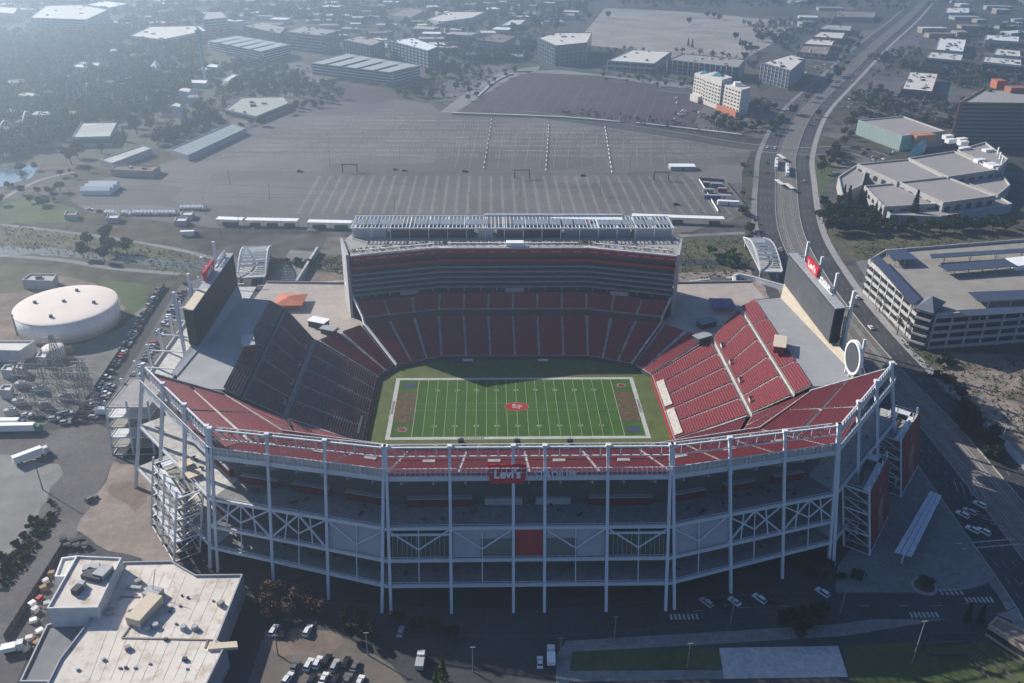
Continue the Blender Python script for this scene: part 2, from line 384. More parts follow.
t_ = text("S", 4.6, frame((-1.1, .4, .126), (1,0,0), (0,1,0)), mat("emblem_grey",(.30,.27,.25)), "emblem_letter", extrude=.004, bold=.22); t_["kind"] = "structure"
t_ = text("F", 4.6, frame((1.4, -.5, .132), (1,0,0), (0,1,0)), mat("emblem_grey",(.30,.27,.25)), "emblem_letter", extrude=.004, bold=.2); t_["kind"] = "structure"
t_ = text("LEVI'S STADIUM", 1.5, frame((-20, -25.35, .115), (1,0,0), (0,1,0)), mat("dark_letter", (.06,.06,.07)), "sideline_lettering", extrude=.003, bold=.05); t_["kind"] = "structure"
for sx in (-1, 1):
    t_ = text("SAN FRANCISCO", 1.5, frame((sx*55.85, 0, .115), (0,-sx,0), (sx,0,0)), mat("dark_letter", (.06,.06,.07)), "end_line_lettering", extrude=.003, bold=.05); t_["kind"] = "structure"
for i in range(len(FW)):
    mb = MB(); p, q = FW[i], FW[(i+1) % len(FW)]; mb.bar((*p, .75), (*q, .75), .35, 1.5); mb.build("field_wall", RED if i in (0, 6) else CONC_D, ST)

SEAT_SHADE_UP = mat('shaded_red_seat_upper',(.082,.036,.042),.5,.2,.8); SEAT_SHADE_LOW = mat('shaded_red_seat_lower',(.125,.036,.043),.5,.25,.12)  # red seats of the left stand, shade and sky glare painted into the colour
# ---- lower bowl
Wi = [(-58,36.5,1.6),(-36,45.5,1.6),(37,45.5,1.6),(58.5,36.5,1.6)]
Wo = [(-75,58,13),(-38,67.5,13),(38,67.5,13),(75,58,13)]
tier(Wi, Wo, 26, [3, 6, 3])
Ci = [(-75.5,59,16.2),(-38,68.8,16.2),(38,68.8,16.2),(75.5,59,16.2)]
Co = [(-79.5,64.2,22),(-37.8,75.6,22),(38.2,75.6,22),(80.5,64.2,22)]
tier(Ci, Co, 9, [3, 6, 3])
strip3("club_wall", [(p[0],p[1],13) for p in Ci], Ci, CONC_D)
strip3("cross_aisle", Wo, [(p[0],p[1],13) for p in Ci], CONC)
for sx in (-1, 1):
    m = lambda pts: [(sx*x, y, z) for x, y, z in pts]
    tier(m([(-59,36,1.6),(-65.5,25.5,1.6)]), m([(-76,57,13),(-95,40,13)]), 24, [2])                     # corner wedges
    tier(m([(-65.8,25,1.6),(-65.8,-30,1.6)]), m([(-95.5,39,13),(-95.5,-29.5,13)]), 28, [5], None, SEAT_SHADE_LOW if sx > 0 else None)            # end, lower
    tier(m([(-97.2,39.5,14.6),(-97.2,-30,14.6)]), m([(-111,51,24.2),(-111,-32.5,24.2)]), 17, [5], None, SEAT_SHADE_UP if sx > 0 else None)      # end, upper
    tier(m([(-112.6,52,25.4),(-112.6,-32.5,25.4)]), m([(-119.3,53,28.4),(-119.3,-31.5,28.4)]), 6, [4], None, SEAT_SHADE_UP if sx > 0 else None)
    tier(m([(-65.5,-31,1.6),(-50,-40.5,1.6),(-2,-40.5,1.6)]), m([(-95,-30.5,13),(-76,-66,15),(-2,-74,16)]), 26, [2, 4])
    strip3("cross_aisle", m([(-95.5,39,13),(-95.5,-29.5,13)]), m([(-97.2,39.5,13.02),(-97.2,-30,13.02)]), CONC)
    strip3("cross_aisle_wall", m([(-97.2,39.5,13),(-97.2,-30,13)]), m([(-97.2,39.5,15.3),(-97.2,-30,15.3)]), CONC_L)
    strip3("cross_aisle", m([(-111,51,24.2),(-111,-32.5,24.2)]), m([(-112.6,52,24.22),(-112.6,-32.5,24.22)]), CONC)
    strip3("cross_aisle_wall", m([(-112.6,52,24.2),(-112.6,-32.5,24.2)]), m([(-112.6,52,26.2),(-112.6,-32.5,26.2)]), CONC_D if sx > 0 else CONC_L)
    # terrace behind the end stands, with the sloping cream apron up to the scoreboard
    T = m([(-119.3,53,28.45),(-133.5,56,28.45),(-141,-21,28.45),(-138,-30,28.45),(-119.3,-31.5,28.45)])
    mb = MB(); mb.hexa([(x,y,27.6) for x,y,z in T], T); mb.build("terrace", mat("terrace_paving", (.30,.30,.305), .9, .12, .12), ST)
    A = [(-133.5,56,28.45),(-141,-21,28.45)]; Bq = [(-139.8,71,31.0),(-143.5,-20,29.0)]
    mb = MB(); A2, B2 = m(A), m(Bq); mb.hexa([A2[0],A2[1],B2[1],B2[0]], [(p[0],p[1],p[2]+.5) for p in (A2[0],A2[1],B2[1],B2[0])]); mb.build("terrace_apron", CREAM if sx < 0 else GREYP, ST)
    # outside wall and edge of the end stands
    wall3("outer_wall", m([(-140,70,0),(-143.5,-22,0),(-134,-42,0)]), 0, 27.4, CONC, .5)
    wall3("end_wall", m([(-75,58,0),(-87,46,0)]) , 0, 12.8, CONC); 
    mb = MB(); P_ = m([(-96.3,40.4,12.9),(-111,52,24),(-119.3,54,28.4),(-133.5,57,28.4)]); 
    for i in range(3): mb.poly([(P_[i][0],P_[i][1],0),(P_[i+1][0],P_[i+1][1],0),P_[i+1],P_[i]])
    mb.build("stand_side_wall", CONC_L, ST)
    tier(m([(-97,-31.2,14.0),(-77,-65,15.3)]), m([(-117.5,-33.0,26.0),(-90,-59.2,25.2)]), 16, [4])
    mb = MB(); P_ = m([(-119.3,-32.3,28.4),(-138,-31,28.4)]); mb.poly([(P_[0][0],P_[0][1],0),(P_[1][0],P_[1][1],0),(P_[1][0],P_[1][1],28.8),(P_[0][0],P_[0][1],28.8)]); mb.build("stand_side_wall", CONC, ST)
    # corner plaza beside the suite tower
    mb = MB(); Pz = m([(-75,58.6,0),(-87,46,0),(-96.3,40.6,0),(-111,52.4,0),(-120,55,0),(-134,58,0),(-139,72,0),(-136,112,0),(-89,110,0),(-88,90,0),(-81,67.5,0)])
    mb.hexa([(x,y,12.2) for x,y,z in Pz], [(x,y,13.0) for x,y,z in Pz]); mb.build("corner_plaza", mat("tan_pavers",(.36,.315,.28),.9,.14,.2), ST)
    mb = MB(); mb.hexa([(*q[:2], 0) for q in m([(-136,111,0),(-89,109,0),(-89,109.6,0),(-136,111.6,0)])], [(*q[:2], 14.0) for q in m([(-136,111,0),(-89,109,0),(-89,109.6,0),(-136,111.6,0)])]); mb.build("plaza_wall", CONC, ST)
    # white raking wall at the end of the west stand
    mb = MB(); P_ = m([(-57.6,36,1.6),(-75.2,58.3,13),(-76,59.5,16.4),(-80.6,66,23.2),(-87,82,25),(-88,89,28)])
    for i in range(5):
        a_, b_ = P_[i], P_[i+1]; mb.bar((a_[0],a_[1],a_[2]+.4), (b_[0],b_[1],b_[2]+.4), .7, 1.6)
    mb.build("raking_wall", WHITE if sx > 0 else CONC_L, ST)

# ---- end-zone club suites on the field edge (north end), red rail
for y0, y1 in ((-28,-8),(-5,17)):
    mb = MB(); mb.hexa([(66.4,y0,1.6),(69.6,y0,1.6),(69.6,y1,1.6),(66.4,y1,1.6)], [(66.4,y0,2.9),(69.6,y0,4.3),(69.6,y1,4.3),(66.4,y1,2.9)]); mb.build("field_suite", mat("pale_deck",(.42,.39,.35),.9,.35,.9), ST)
mb = MB(); mb.hexa([(-67.5,-26,1.6),(-72,-26,1.6),(-72,-12,1.6),(-67.5,-12,1.6)][::-1], [(-67.5,-26,3.2),(-72,-26,4),(-72,-12,4),(-67.5,-12,3.2)][::-1]); mb.build("field_suite", CONC_D, ST)
# portals (small white stair mouths) across the upper end tiers
for sx in (-1, 1):
    for k in range(4):
        y = -22+k*16.5; mb = MB(); x = sx*99.5
        mb.hexa([(x-1.6,y-1.5,15.4),(x+1.6,y-1.5,15.4),(x+1.6,y+1.5,15.4),(x-1.6,y+1.5,15.4)], [(x-1.6,y-1.5,17.4),(x+1.6,y-1.5,17.4),(x+1.6,y+1.5,17.4),(x-1.6,y+1.5,17.4)], cap=False)
        mb.poly([(x-1.6,y-1.5,16.4),(x+1.6,y-1.5,16.4),(x+1.6,y+1.5,16.4),(x-1.6,y+1.5,16.4)], 1)
        mb.build("stair_portal", [CONC_L, CONC_D], ST)

# ---- upper deck on the near side
Ui = [(-118.6,-33.5,26.5),(-90,-60,26),(-42,-72,25.5),(42,-72,25.5),(90,-60,26),(118.6,-33.5,26.5)]
Uo = [(*p, 41.6) for p in F(41, 0, .6)]
Uo[0] = (-143,-42.5,41.6); Uo[-1] = (143,-42.5,41.6)
Um = [lerp(a_, b_, .45) for a_, b_ in zip(Ui, Uo)]
Um2 = [(lerp(a_, b_, .50)[0], lerp(a_, b_, .50)[1], lerp(a_, b_, .50)[2]) for a_, b_ in zip(Ui, Uo)]
tier(Ui, Um, 14, [2, 3, 4, 3, 2])
tier(Um2, Uo, 16, [2, 3, 4, 3, 2])
strip3("cross_aisle", Um, [(a_[0],a_[1],b_[2]) for a_, b_ in zip(Um2, Um)], CONC_L)
strip3("cross_aisle_wall", [(a_[0],a_[1],b_[2]-.2) for a_, b_ in zip(Um2, Um)], [(a_[0],a_[1],a_[2]+.5) for a_ in Um2], CONC_L)
wall3("deck_front_rail", Ui, 25.0, 27.6, CONC_L, .3)
for sx in (0, -1):
    a_, b_ = Ui[sx], Uo[sx]; mb = MB(); mb.bar((a_[0],a_[1],a_[2]+.2), (b_[0],b_[1],b_[2]+.2), .5, 2.2); mb.build("raking_wall", CONC_L, ST)
for j in (1, 2, 3):
    n = (3, 4, 3)[j-1]
    for k in range(n):
        t = (k+.5)/n; q = lerp(lerp(Ui[j],Ui[j+1],t), lerp(Uo[j],Uo[j+1],t), .56); dx, dy = Ui[j+1][0]-Ui[j][0], Ui[j+1][1]-Ui[j][1]
        mb = MB(); mb.box((q[0],q[1],q[2]-.5), (4.2,1.5,1.9), math.atan2(dy,dx)); mb.build("stair_portal", CONC, ST)
Fr = F(41)
for j in range(5):
    a_, b_ = Fr[j], Fr[j+1]; e = F(41, 0, .5)
    mb = MB(); mb.hexa([(*a_,39.7),(*b_,39.7),(*e[j+1],39.7),(*e[j],39.7)], [(*a_,41.5),(*b_,41.5),(*e[j+1],41.5),(*e[j],41.5)]); mb.build("rim_beam", STEEL, ST)
    L = math.dist(a_, b_); n = int(L/1.6); mb = MB()
    for k in range(n+1):
        p = lerp(a_, b_, k/n); mb.bar((*p,41.5), (*p,44.5), .14 if k % 4 else .3)
    mb.bar((*a_,44.5), (*b_,44.5), .22, .3); mb.bar((*a_,43.0), (*b_,43.0), .1, .1)
    mb.build("rim_railing", STEEL, ST)
    mb = MB(); zt_ = 44.1 if j in (1,3) else 42.9; mb.poly([(*e[j],41.5),(*e[j+1],41.5),(*e[j+1],zt_),(*e[j],zt_)]); mb.build("rim_parapet", mat("parapet_panel",(.47,.43,.38)) if j in (0,1,3,4) else mat("pink_parapet",(.32,.12,.12)), ST)
# lighting truss round the rim
T0, T1 = TOP, F(50, 0, 3.0)
DSTEEL = mat("grey_steel",(.13,.135,.14),.5,.1,.5)
for j in range(5):
    a0, b0, a1, b1 = (*T0[j],50), (*T0[j+1],50), (*T1[j],49.2), (*T1[j+1],49.2); a2, b2 = (*T0[j],46.6 if j in (1,2,3) else 45.2), (*T0[j+1],46.6 if j in (1,2,3) else 45.2)
    mb = MB(); L = math.dist(T0[j], T0[j+1]); side = j in (0, 4)
    mb.bar(a0, b0, .5, .5); mb.bar(a2, b2, .3, .4)
    if not side: mb.bar(a1, b1, .25, .3)
    n = int(L/(2.3 if side else 3.2))
    for k in range(n+1):
        p, q, s_ = lerp(a0,b0,k/n), lerp(a1,b1,k/n), lerp(a2,b2,k/n); mb.bar(p, s_, .26 if side else .2, None, 0 if side or k % 2 else 1)
        if not side: mb.bar(p, q, .2, None, 1); mb.bar(q, s_, .16, None, 1)
        if k < n and not side: mb.bar(p, lerp(a2,b2,(k+1)/n), .15, None, 1)
    tr = mb.build("lighting_truss", [STEEL, DSTEEL], ST)
    if side:
        mb = MB(); mb.poly([(*T0[j],47.9),(*T0[j+1],47.9),(*T0[j+1],45.4),(*T0[j],45.4)]); mb.build("mesh_panel", mat("pale_mesh",(.40,.42,.42),.6), tr)
    else:
        for k in range(int(n*.95)):
            p = lerp(a1,b1,(k+.5)/int(n*.95)); mb = MB(); mb.box((p[0],p[1],47.3), (1.5,.7,1.5), math.atan2(b0[1]-a0[1],b0[0]-a0[0])); mb.build("floodlight", DSTEEL if k % 4 else GREYP, tr)
# columns
cols = []
def colm(seg, tb, tt, w=.92):
    b_ = FP(seg, tb, 0); t_ = FP(seg, tt, 50)
    mb = MB(); mb.bar((b_[0],b_[1],0), t_, w, w*1.15); mb.bar((t_[0],t_[1],50), (t_[0],t_[1],51), 1.5); mb.build("column", STEEL, ST)
for x in (-25,-5,5,25):
    colm(2, (x+45.5)/91, (x*1.01+45.8)/91.6)
colm(2, .012, 0.004); colm(2, .988, .996)
for sg in (1, 3):
    for t in ((.03,.005), (.36,.335), (.675,.665), (.97,.995)): colm(sg, *t)
for sg in (0, 4):
    for t in (.0,.33,.66,.97): colm(sg, t, t, 1.1)
# concourse floors, edge beams, back walls
for zf, ins, segs in ((26.1, 13, (0,1,2,3,4)), (16.4, 11, (1,2,3)), (8.7, 13, (0,1,2,3,4))):
    o_, i_ = F(zf, 0, .9), F(zf, 0, ins)
    for j in segs:
        mb = MB(); q = [o_[j], o_[j+1], i_[j+1], i_[j]]; mb.hexa([(*p, zf-.7) for p in q], [(*p, zf) for p in q]); mb.build("concourse_floor", CONC_L if j in (0, 4) else PAVE, ST)
        a_, b_ = FP(j,0,zf), FP(j,1,zf); mb = MB(); mb.bar((a_[0],a_[1],zf-.3), (b_[0],b_[1],zf-.3), .7, 1.1); mb.build("floor_beam", STEEL, ST)
        n = int(math.dist(a_, b_)/2.2); mb = MB()
        for k in range(n+1):
            p = lerp(a_, b_, k/n); mb.bar((p[0],p[1],zf), (p[0],p[1],zf+1.1), .09)
        mb.bar((a_[0],a_[1],zf+1.1), (b_[0],b_[1],zf+1.1), .12); mb.build("floor_railing", STEEL, ST)
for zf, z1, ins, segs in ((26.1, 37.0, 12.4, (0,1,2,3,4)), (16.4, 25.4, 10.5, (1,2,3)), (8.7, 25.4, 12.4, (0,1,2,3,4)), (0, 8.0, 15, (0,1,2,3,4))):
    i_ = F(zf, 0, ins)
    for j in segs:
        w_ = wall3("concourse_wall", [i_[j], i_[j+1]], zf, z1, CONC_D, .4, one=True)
        if zf > 20 or zf == 8.7:
            ii = F(zf, 0, ins-.9); n = 3
            for k in range(n):
                t0 = (k+.12+.1*random.random())/n; t1 = (k+.8+.1*random.random())/n
                if j == 2 and k == 1 and zf > 20:
                    for s0, s1 in ((.34,.48),(.53,.66)):
                        mb = MB(); p, q = lerp(ii[j],ii[j+1],s0), lerp(ii[j],ii[j+1],s1); mb.bar((*p,zf+1.6), (*q,zf+1.6), 1.2, 2.6); mb.build("concession_counter", GREYP, w_)
                    continue
                if j in (0, 4) and k != 2: continue
                mb = MB(); p, q = lerp(ii[j],ii[j+1],t0), lerp(ii[j],ii[j+1],t1)
                mb.bar((*p,zf+1.2), (*q,zf+1.2), 1.6, 2.4); mb.build("concession_stand", mat('deep_red_stand',(.15,.016,.018),.6,.3,.5) if (k != 1 or zf > 20) else CONC, w_)
                mb = MB(); mb.bar((*p,zf+3.3), (*q,zf+3.3), 2.4, .3); mb.build("concession_canopy", GREYP, w_)
rr_ = random.Random(4)
for k in range(70):
    zf = rr_.choice((26.1,26.1,8.7)); j = rr_.choice((1,1,2,2,3,3,0,4)); t = rr_.uniform(.05,.95); o_, i_ = F(zf,0,2.5), F(zf,0,11); w = rr_.random()
    p = lerp(lerp(o_[j],o_[j+1],t), lerp(i_[j],i_[j+1],t), w); mb = MB(); L = rr_.uniform(.8,3.2)
    mb.box((p[0],p[1],zf+.7), (L,1.0,.12), rr_.uniform(0,3)); mb.box((p[0],p[1],zf), (.3,.3,.7)); mb.build("concourse_table", rr_.choice((BLACK,CONC_D,METAL_D,BLACK)), ST)
for j in (1,2,3):
    a_, b_ = FP(j,0,39.4), FP(j,1,39.4); n = 7 if j != 2 else 9
    for k in range(n):
        p = lerp(a_,b_,(k+.5)/n); q = F(34,0,11); e = lerp(q[j],q[j+1],(k+.5)/n); mb = MB(); mb.bar((p[0],p[1],39.4), (e[0],e[1],33.5), .5, .9); mb.build("raker_beam", CONC, ST)
# facade panels between the two upper floors
def panel(seg, t0, t1, z0, z1, m, name="facade_panel"):
    mb = MB(); a_, b_, c_, d_ = FP(seg,t0,z0), FP(seg,t1,z0), FP(seg,t1,z1), FP(seg,t0,z1)
    o_ = Vector((0, .5, 0)); q = [Vector(p)+o_ for p in (a_,b_,c_,d_)]; mb.hexa(q, [p+Vector((0,.35,0)) for p in q]); return mb.build(name, m, ST)
X = lambda x: (x+45.5)/91
panel(2, X(-24.4), X(-15.5), 17, 25.5, GREYP); panel(2, X(-15.5), X(-5.6), 22.3, 25.5, GREYP); panel(2, X(-15.5), X(-5.6), 17, 22.2, GLASS, "window")
panel(2, X(-4.4), X(4.4), 17, 25.5, RED); panel(2, X(15.5), X(24.4), 17, 25.5, GREYP); panel(2, X(5.6), X(15.5), 22.3, 25.5, GREYP); panel(2, X(5.6), X(15.5), 17, 22.2, GLASS, "window")
DKGREEN = mat("green_dark_glass", (.02,.035,.03), .25, .3, .5)
for x0, x1 in ((-43.5,-25.6),(25.6,43.5)):
    w_ = panel(2, X(x0), X(x1), 17, 24, DKGREEN, "window"); mb = MB()
    for k in range(13):
        p, q = FP(2, X(x0+(x1-x0)*k/12), 17), FP(2, X(x0+(x1-x0)*k/12), 24); mb.bar((p[0],p[1]+.3,17), (q[0],q[1]+.3,24), .14)
    mb.build("mullion_grid", METAL, w_)
panel(1, .68, .98, 17, 25.5, GREYP); panel(3, .02, .34, 17, 25.5, GREYP)
def brace(seg, a_, b_, w=.55):
    mb = MB(); mb.bar(FP(seg,*a_), FP(seg,*b_), w); mb.build("cross_brace", STEEL, ST)
for sg, sp in ((2, [(0,X(-25)),(X(-25),X(-5)),(X(5),X(25)),(X(25),1)]), (1, [(.0,.35),(.35,.67),(.67,1)]), (3, [(0,.33),(.33,.66),(.66,1)])):
    for t0, t1 in sp:
        tm = (t0+t1)/2; brace(sg, (t0,25.6), (tm,19.5), .42); brace(sg, (t1,25.6), (tm,19.5), .42)
        brace(sg, (tm,8.7), (tm,25.6), .3)
        if sg != 2 and not (sg == 1 and t0 > .6) and not (sg == 3 and t0 == 0):
            brace(sg, (t0,16.4), (tm,25.6), .5); brace(sg, (t1,16.4), (tm,25.6), .5); brace(sg, (t0+(tm-t0)/2,16.4), (t0+(tm-t0)*.6,25.6), .4); brace(sg, (tm+(t1-tm)/2,16.4), (tm+(t1-tm)*.4,25.6), .4)
# mid-height lintel over the glazed bays
for x0, x1 in ((-44,-25.5),(25.5,44)):
    mb = MB(); mb.bar(FP(2,X(x0),24.0), FP(2,X(x1),24.0), .6); mb.build("lintel", STEEL, ST)
# ---- stair towers at the two near corners
def stair_tower(p0, p1, h, depth, sx, banner, n_=None, lv=6, flights=True, lean=5.0):
    a_, b_ = Vector((sx*p0[0],p0[1],0)), Vector((sx*p1[0],p1[1],0)); d_ = (b_-a_); L = d_.length; d_.normalize()
    n = Vector(n_) if n_ else Vector((-.81*sx, .59, 0))
    def P(t, w, z): q = a_+d_*(L*t)+n*(depth*w+lean*z/h); return Vector((q.x, q.y, z))
    mb = MB()
    for t in ((0,.25,.5,.75,1) if flights else (0,.5,1)):
        for w in (0, 1):
            if t in (.25,.75) and w == 1: continue
            mb.bar(P(t,w,0), P(t,w,h+(3 if w == 0 else 0)), .65 if t in (0,.5,1) else .4)
    for w in (0,1): mb.bar(P(0,w,.3), P(1,w,.3), .3)
    for t in (0,1): mb.bar(P(t,0,.3), P(t,1,.3), .3)
    root = mb.build("stair_tower", STEEL, ST)
    for k in range(lv):
        z = 3.5+k*(h-3.5)/(lv-1)
        mb = MB()
        for t0, t1, w1 in (((0,1,.26),(.86,1,1)) if flights else ((0,1,1),)):
            q = [P(t0,0,z), P(t1,0,z), P(t1,w1,z), P(t0,w1,z)]
            if sx < 0: q.reverse()
            mb.hexa([p-Vector((0,0,.35)) for p in q], q)
        for w in (0,1): mb.bar(P(0,w,z), P(1,w,z), .4, .55); mb.bar(P(0,w,z+1.2), P(1,w,z+1.2), .12)
        for t in (0,1): mb.bar(P(t,0,z), P(t,1,z), .4, .5); mb.bar(P(t,0,z+1.2), P(t,1,z+1.2), .1)
        mb.build("landing", STEEL if k % 2 else CONC, root)
        if k < lv-1 and flights:
            z2 = 3.5+(k+1)*(h-3.5)/(lv-1); mb = MB()
            for w, (ta, tb), zz in ((.45,(.86,.2),(z,(z+z2)/2)), (.8,(.2,.86),((z+z2)/2,z2))):
                mb.bar(P(ta,w,zz[0]), P(tb,w,zz[1]), depth*.2, .22)
                for sd in (-.11,.11): mb.bar(P(ta,w+sd,zz[0]+1.1), P(tb,w+sd,zz[1]+1.1), .1, .25)
            mb.build("stair_flight", CONC, root)
            for t, u_ in ((0,0),(1,0)): mb = MB(); mb.bar(P(t,0,z), P(t,1,z2), .28); mb.build("cross_brace", STEEL, root)
    for z in (8.3, 25.7 if h > 24 else 22) if flights else ():
        mb = MB(); q = [P(.75,1,z), P(1,1,z), P(1,1,z)+n*8, P(.75,1,z)+n*8]
        if sx < 0: q.reverse()
        mb.hexa([p-Vector((0,0,.5)) for p in q], q); mb.build("link_bridge", CONC_L, root)
    if banner:
        o_ = n*-.6; mb = MB(); q = [P(0,0,3)+o_, P(1,0,3)+o_, P(1,0,h+1)+o_, P(0,0,h+1)+o_]
        mb.hexa(q, [p-n*.25 for p in q]); bn = mb.build("banner", mat("banner_red", (.16,.02,.028), .6, .4, .3), root)
        for k, (dt, z, w, hh) in enumerate(((.5,12,5.0,9),(.47,20.4,2.6,3.2),(.61,14,2.2,6),(.37,11,2.0,7),(.56,6,2.2,5),(.43,6,2.2,5))):
            mb = MB(); mb.poly([P(dt+w/2/L*math.cos(i*.524), 0, z+hh/2*math.sin(i*.524))+o_-n*(.27+.01*k) for i in range(12)]); mb.build("printed_figure", mat("banner_print", (.26,.15,.13), .7, .4, .5), bn)
    else:
        for k, t in enumerate((.3, .62) if flights else ()):
            q = P(t,.9,h+2.2); mb = MB(); mb.box(q, (4.5,4.0,.3), .6); mb.build("shade_roof", CREAM, root)
for sx in (-1, 1):
    stair_tower((121.5,-101), (136,-81), 25, 9, sx, sx > 0)
    if sx > 0: stair_tower((147,-68), (162,-49), 24, 9, sx, True)
    else: stair_tower((150,-36), (167,-36), 21, 24, sx, False, (0.03,1,0), 5, False, 3.0)
# deck and posts outside the south end, and along the north end
mb = MB(); q = [(-141,-20),(-141,108),(-166,108),(-166,-12)]; mb.hexa([(*p,11.2) for p in q], [(*p,12) for p in q]); mb.build("outer_deck", CONC_L, ST)
for k in range(9):
    y = -13+k*15.6; mb = MB(); mb.bar((-168,y,0), (-168,y,23), .9); mb.bar((-168,y,20), (-143,y-3,20), .5); mb.build("column", STEEL, ST)
mb = MB(); q = [(-165.5,-12),(-165.5,108),(-166.3,108),(-166.3,-12)]; mb.hexa([(*p,0) for p in q], [(*p,13) for p in q]); mb.build("outer_deck_wall", GREYP, ST)
for k in range(5):
    y = -14+k*22; mb = MB(); mb.bar((148,y,0), (146,y,41), .9); mb.build("column", STEEL, ST)

# ---- suite tower on the far side
Tf = [(-81,67,0),(-37.8,78,0),(38.3,78.6,0),(82.8,66.8,0)]; Tb = [(88.5,90,0),(84,106,0),(-84,106,0),(-88.5,90,0)]
foot = [p[:2] for p in Tf+Tb]
mb = MB(); mb.hexa([(*p,0) for p in inset(foot,1.6)], [(*p,45.4) for p in inset(foot,1.6)]); TW = mb.build("suite_tower", [GLASS], ST)
zs = [24.4, 27.2, 30.0, 32.8, 35.6]
for z in zs:
    for j in range(3):
        mb = MB(); a_, b_ = Tf[j], Tf[j+1]; mb.hexa([(a_[0],a_[1],z),(b_[0],b_[1],z),(b_[0],b_[1]+2.2,z),(a_[0],a_[1]+2.2,z)], [(a_[0],a_[1],z+.75),(b_[0],b_[1],z+.75),(b_[0],b_[1]+2.2,z+.75),(a_[0],a_[1]+2.2,z+.75)]); mb.build("balcony_band", mat("balcony_grey",(.24,.25,.27)), TW)
for z0, z1, m_ in ((38.9, 40.3, RED), (43.2, 45.9, RED), (45.9, 46.6, CONC_L)):
    for j in range(3):
        mb = MB(); a_, b_ = Tf[j], Tf[j+1]; mb.hexa([(a_[0],a_[1]-.3,z0),(b_[0],b_[1]-.3,z0),(b_[0],b_[1]+2.2,z0),(a_[0],a_[1]+2.2,z0)], [(a_[0],a_[1]-.3,z1),(b_[0],b_[1]-.3,z1),(b_[0],b_[1]+2.2,z1),(a_[0],a_[1]+2.2,z1)]); fb = mb.build("fascia_band", m_, TW)
        if m_ is RED and z0 > 41:
            n = 7; mk = MB(); random.seed(3+j)
            for k in range(n):
                t = (k+.5)/n; p = lerp(a_, b_, t); dx, dy = (b_[0]-a_[0]), (b_[1]-a_[1]); l = math.hypot(dx,dy); dx/=l; dy/=l
                w = random.uniform(2.2,4.4); x = -w/2
                while x < w/2:
                    lw = random.uniform(.25,.5); mk.bar((p[0]+dx*x, p[1]+dy*x-.36, 44.5), (p[0]+dx*(x+lw), p[1]+dy*(x+lw)-.36, 44.5), .06, .7); x += lw+.25
            mk.build("fascia_mark", mat("fascia_mark_white",(.5,.5,.5)), ST) if False else mk.build("ring_of_honour_mark", mat("fascia_mark_white",(.42,.38,.38)), TW)
for j in range(3):
    n = (6, 9, 6)[j]
    for k in range(n):
        t = (k+.5)/n; a_, b_ = Tf[j], Tf[j+1]; p = lerp(a_, b_, t); mb = MB(); mb.box((p[0],p[1]+1.2,22.2), (.6,1.0,2.4)); mb.build("suite_pier", CONC, TW)
for x, w in ((-53.5,9),(1,9.5),(55,9)):
    y = 78-(max(0,abs(x)-38)*.255); mb = MB(); mb.bar((x-w/2,y-.7,23.4 if abs(x) > 5 else 23.0), (x+w/2,y-.7-(0 if abs(x)<5 else w*.25*(1 if x>0 else -1)),23.4), .3, 2.6); mb.build("press_panel", GREYP, TW)
# roof: paved deck, planting, white rails, glazed pavilions and slatted solar canopy
mb = MB(); mb.poly([(*p,46.0) for p in inset(foot,1.0)]); mb.build("roof", CONC, TW)
random.seed(11)
mb = MB()
for k in range(900):
    x = random.uniform(-82,82); y = (78 if abs(x) < 38 else 78-(abs(x)-38)*.26)+random.uniform(4.5,10.5)
    if abs(x) < 8 or random.random() < .2: continue
    s_ = random.uniform(.3,.8); a_ = random.uniform(0,6.28); mb.poly([(x+math.cos(a_)*s_,y+math.sin(a_)*s_,46.1),(x-math.cos(a_)*s_,y-math.sin(a_)*s_,46.2),(x-math.sin(a_)*.4*s_,y+math.cos(a_)*.4*s_,46.2+s_*1.3)])
o = mb.build("roof_planting", GOLD, TW); o["kind"] = "stuff"
for j in range(3):
    a_, b_ = Tf[j], Tf[j+1]; n = 16; mb = MB()
    a2, b2 = lerp(a_,b_,.06), lerp(a_,b_,.94)
    for k in range(n+1):
        p = lerp(a2,b2,k/n); mb.bar((p[0],p[1]+2.6,46), (p[0],p[1]+2.6,48.2), .15)
    mb.bar((a2[0],a2[1]+2.6,48.2), (b2[0],b2[1]+2.6,48.2), .5, .35); mb.build("roof_rail", WHITE, TW)
mb = MB(); mb.box((1,81.5,46), (9,4,2.6)); mb.build("roof_cabin", WHITE, TW)
for x0, x1, m_ in ((-83,-66,GREYP),(-64,-20,GLASS),(-18,-10,GREYP),(-8,26,GLASS),(28,62,mat("blue_grey_glass",(.16,.19,.24),.3)),(64,84,GREYP)):
    mb = MB(); mb.box(((x0+x1)/2,98.5,46), (x1-x0,9,4.6)); mb.build("roof_pavilion", m_, TW)
for k in range(18):
    x = -83+k*9.85; mb = MB(); mb.bar((x,92,46), (x,92,52), .35); mb.bar((x,108,46), (x,108,52), .35); mb.bar((x,91,52), (x,110,52), .5, .5); mb.build("canopy_post", STEEL, TW)
mb = MB()
for k in range(84):
    x = -83.4+k*2.01; mb.bar((x,91.5,52.4), (x,109.5,52.4), .38, .12)
mb.bar((-84,91,52.2),(85,91,52.2),.5,.7); mb.bar((-84,110,52.2),(85,110,52.2),.5,.7); mb.build("canopy_slats", STEEL, TW)
for k in range(26):
    if k in (4,11,12,19): continue
    x = -82.4+k*6.4; mb = MB(); mb.poly([(x,96,52.6),(x+5.6,96,52.6),(x+5.6,104,52.6),(x,104,52.6)]); mb.build("solar_panel", mat("grey_blue_solar",(.20,.22,.25),.3,.15,.4), TW)  # panels in pale grey-blue
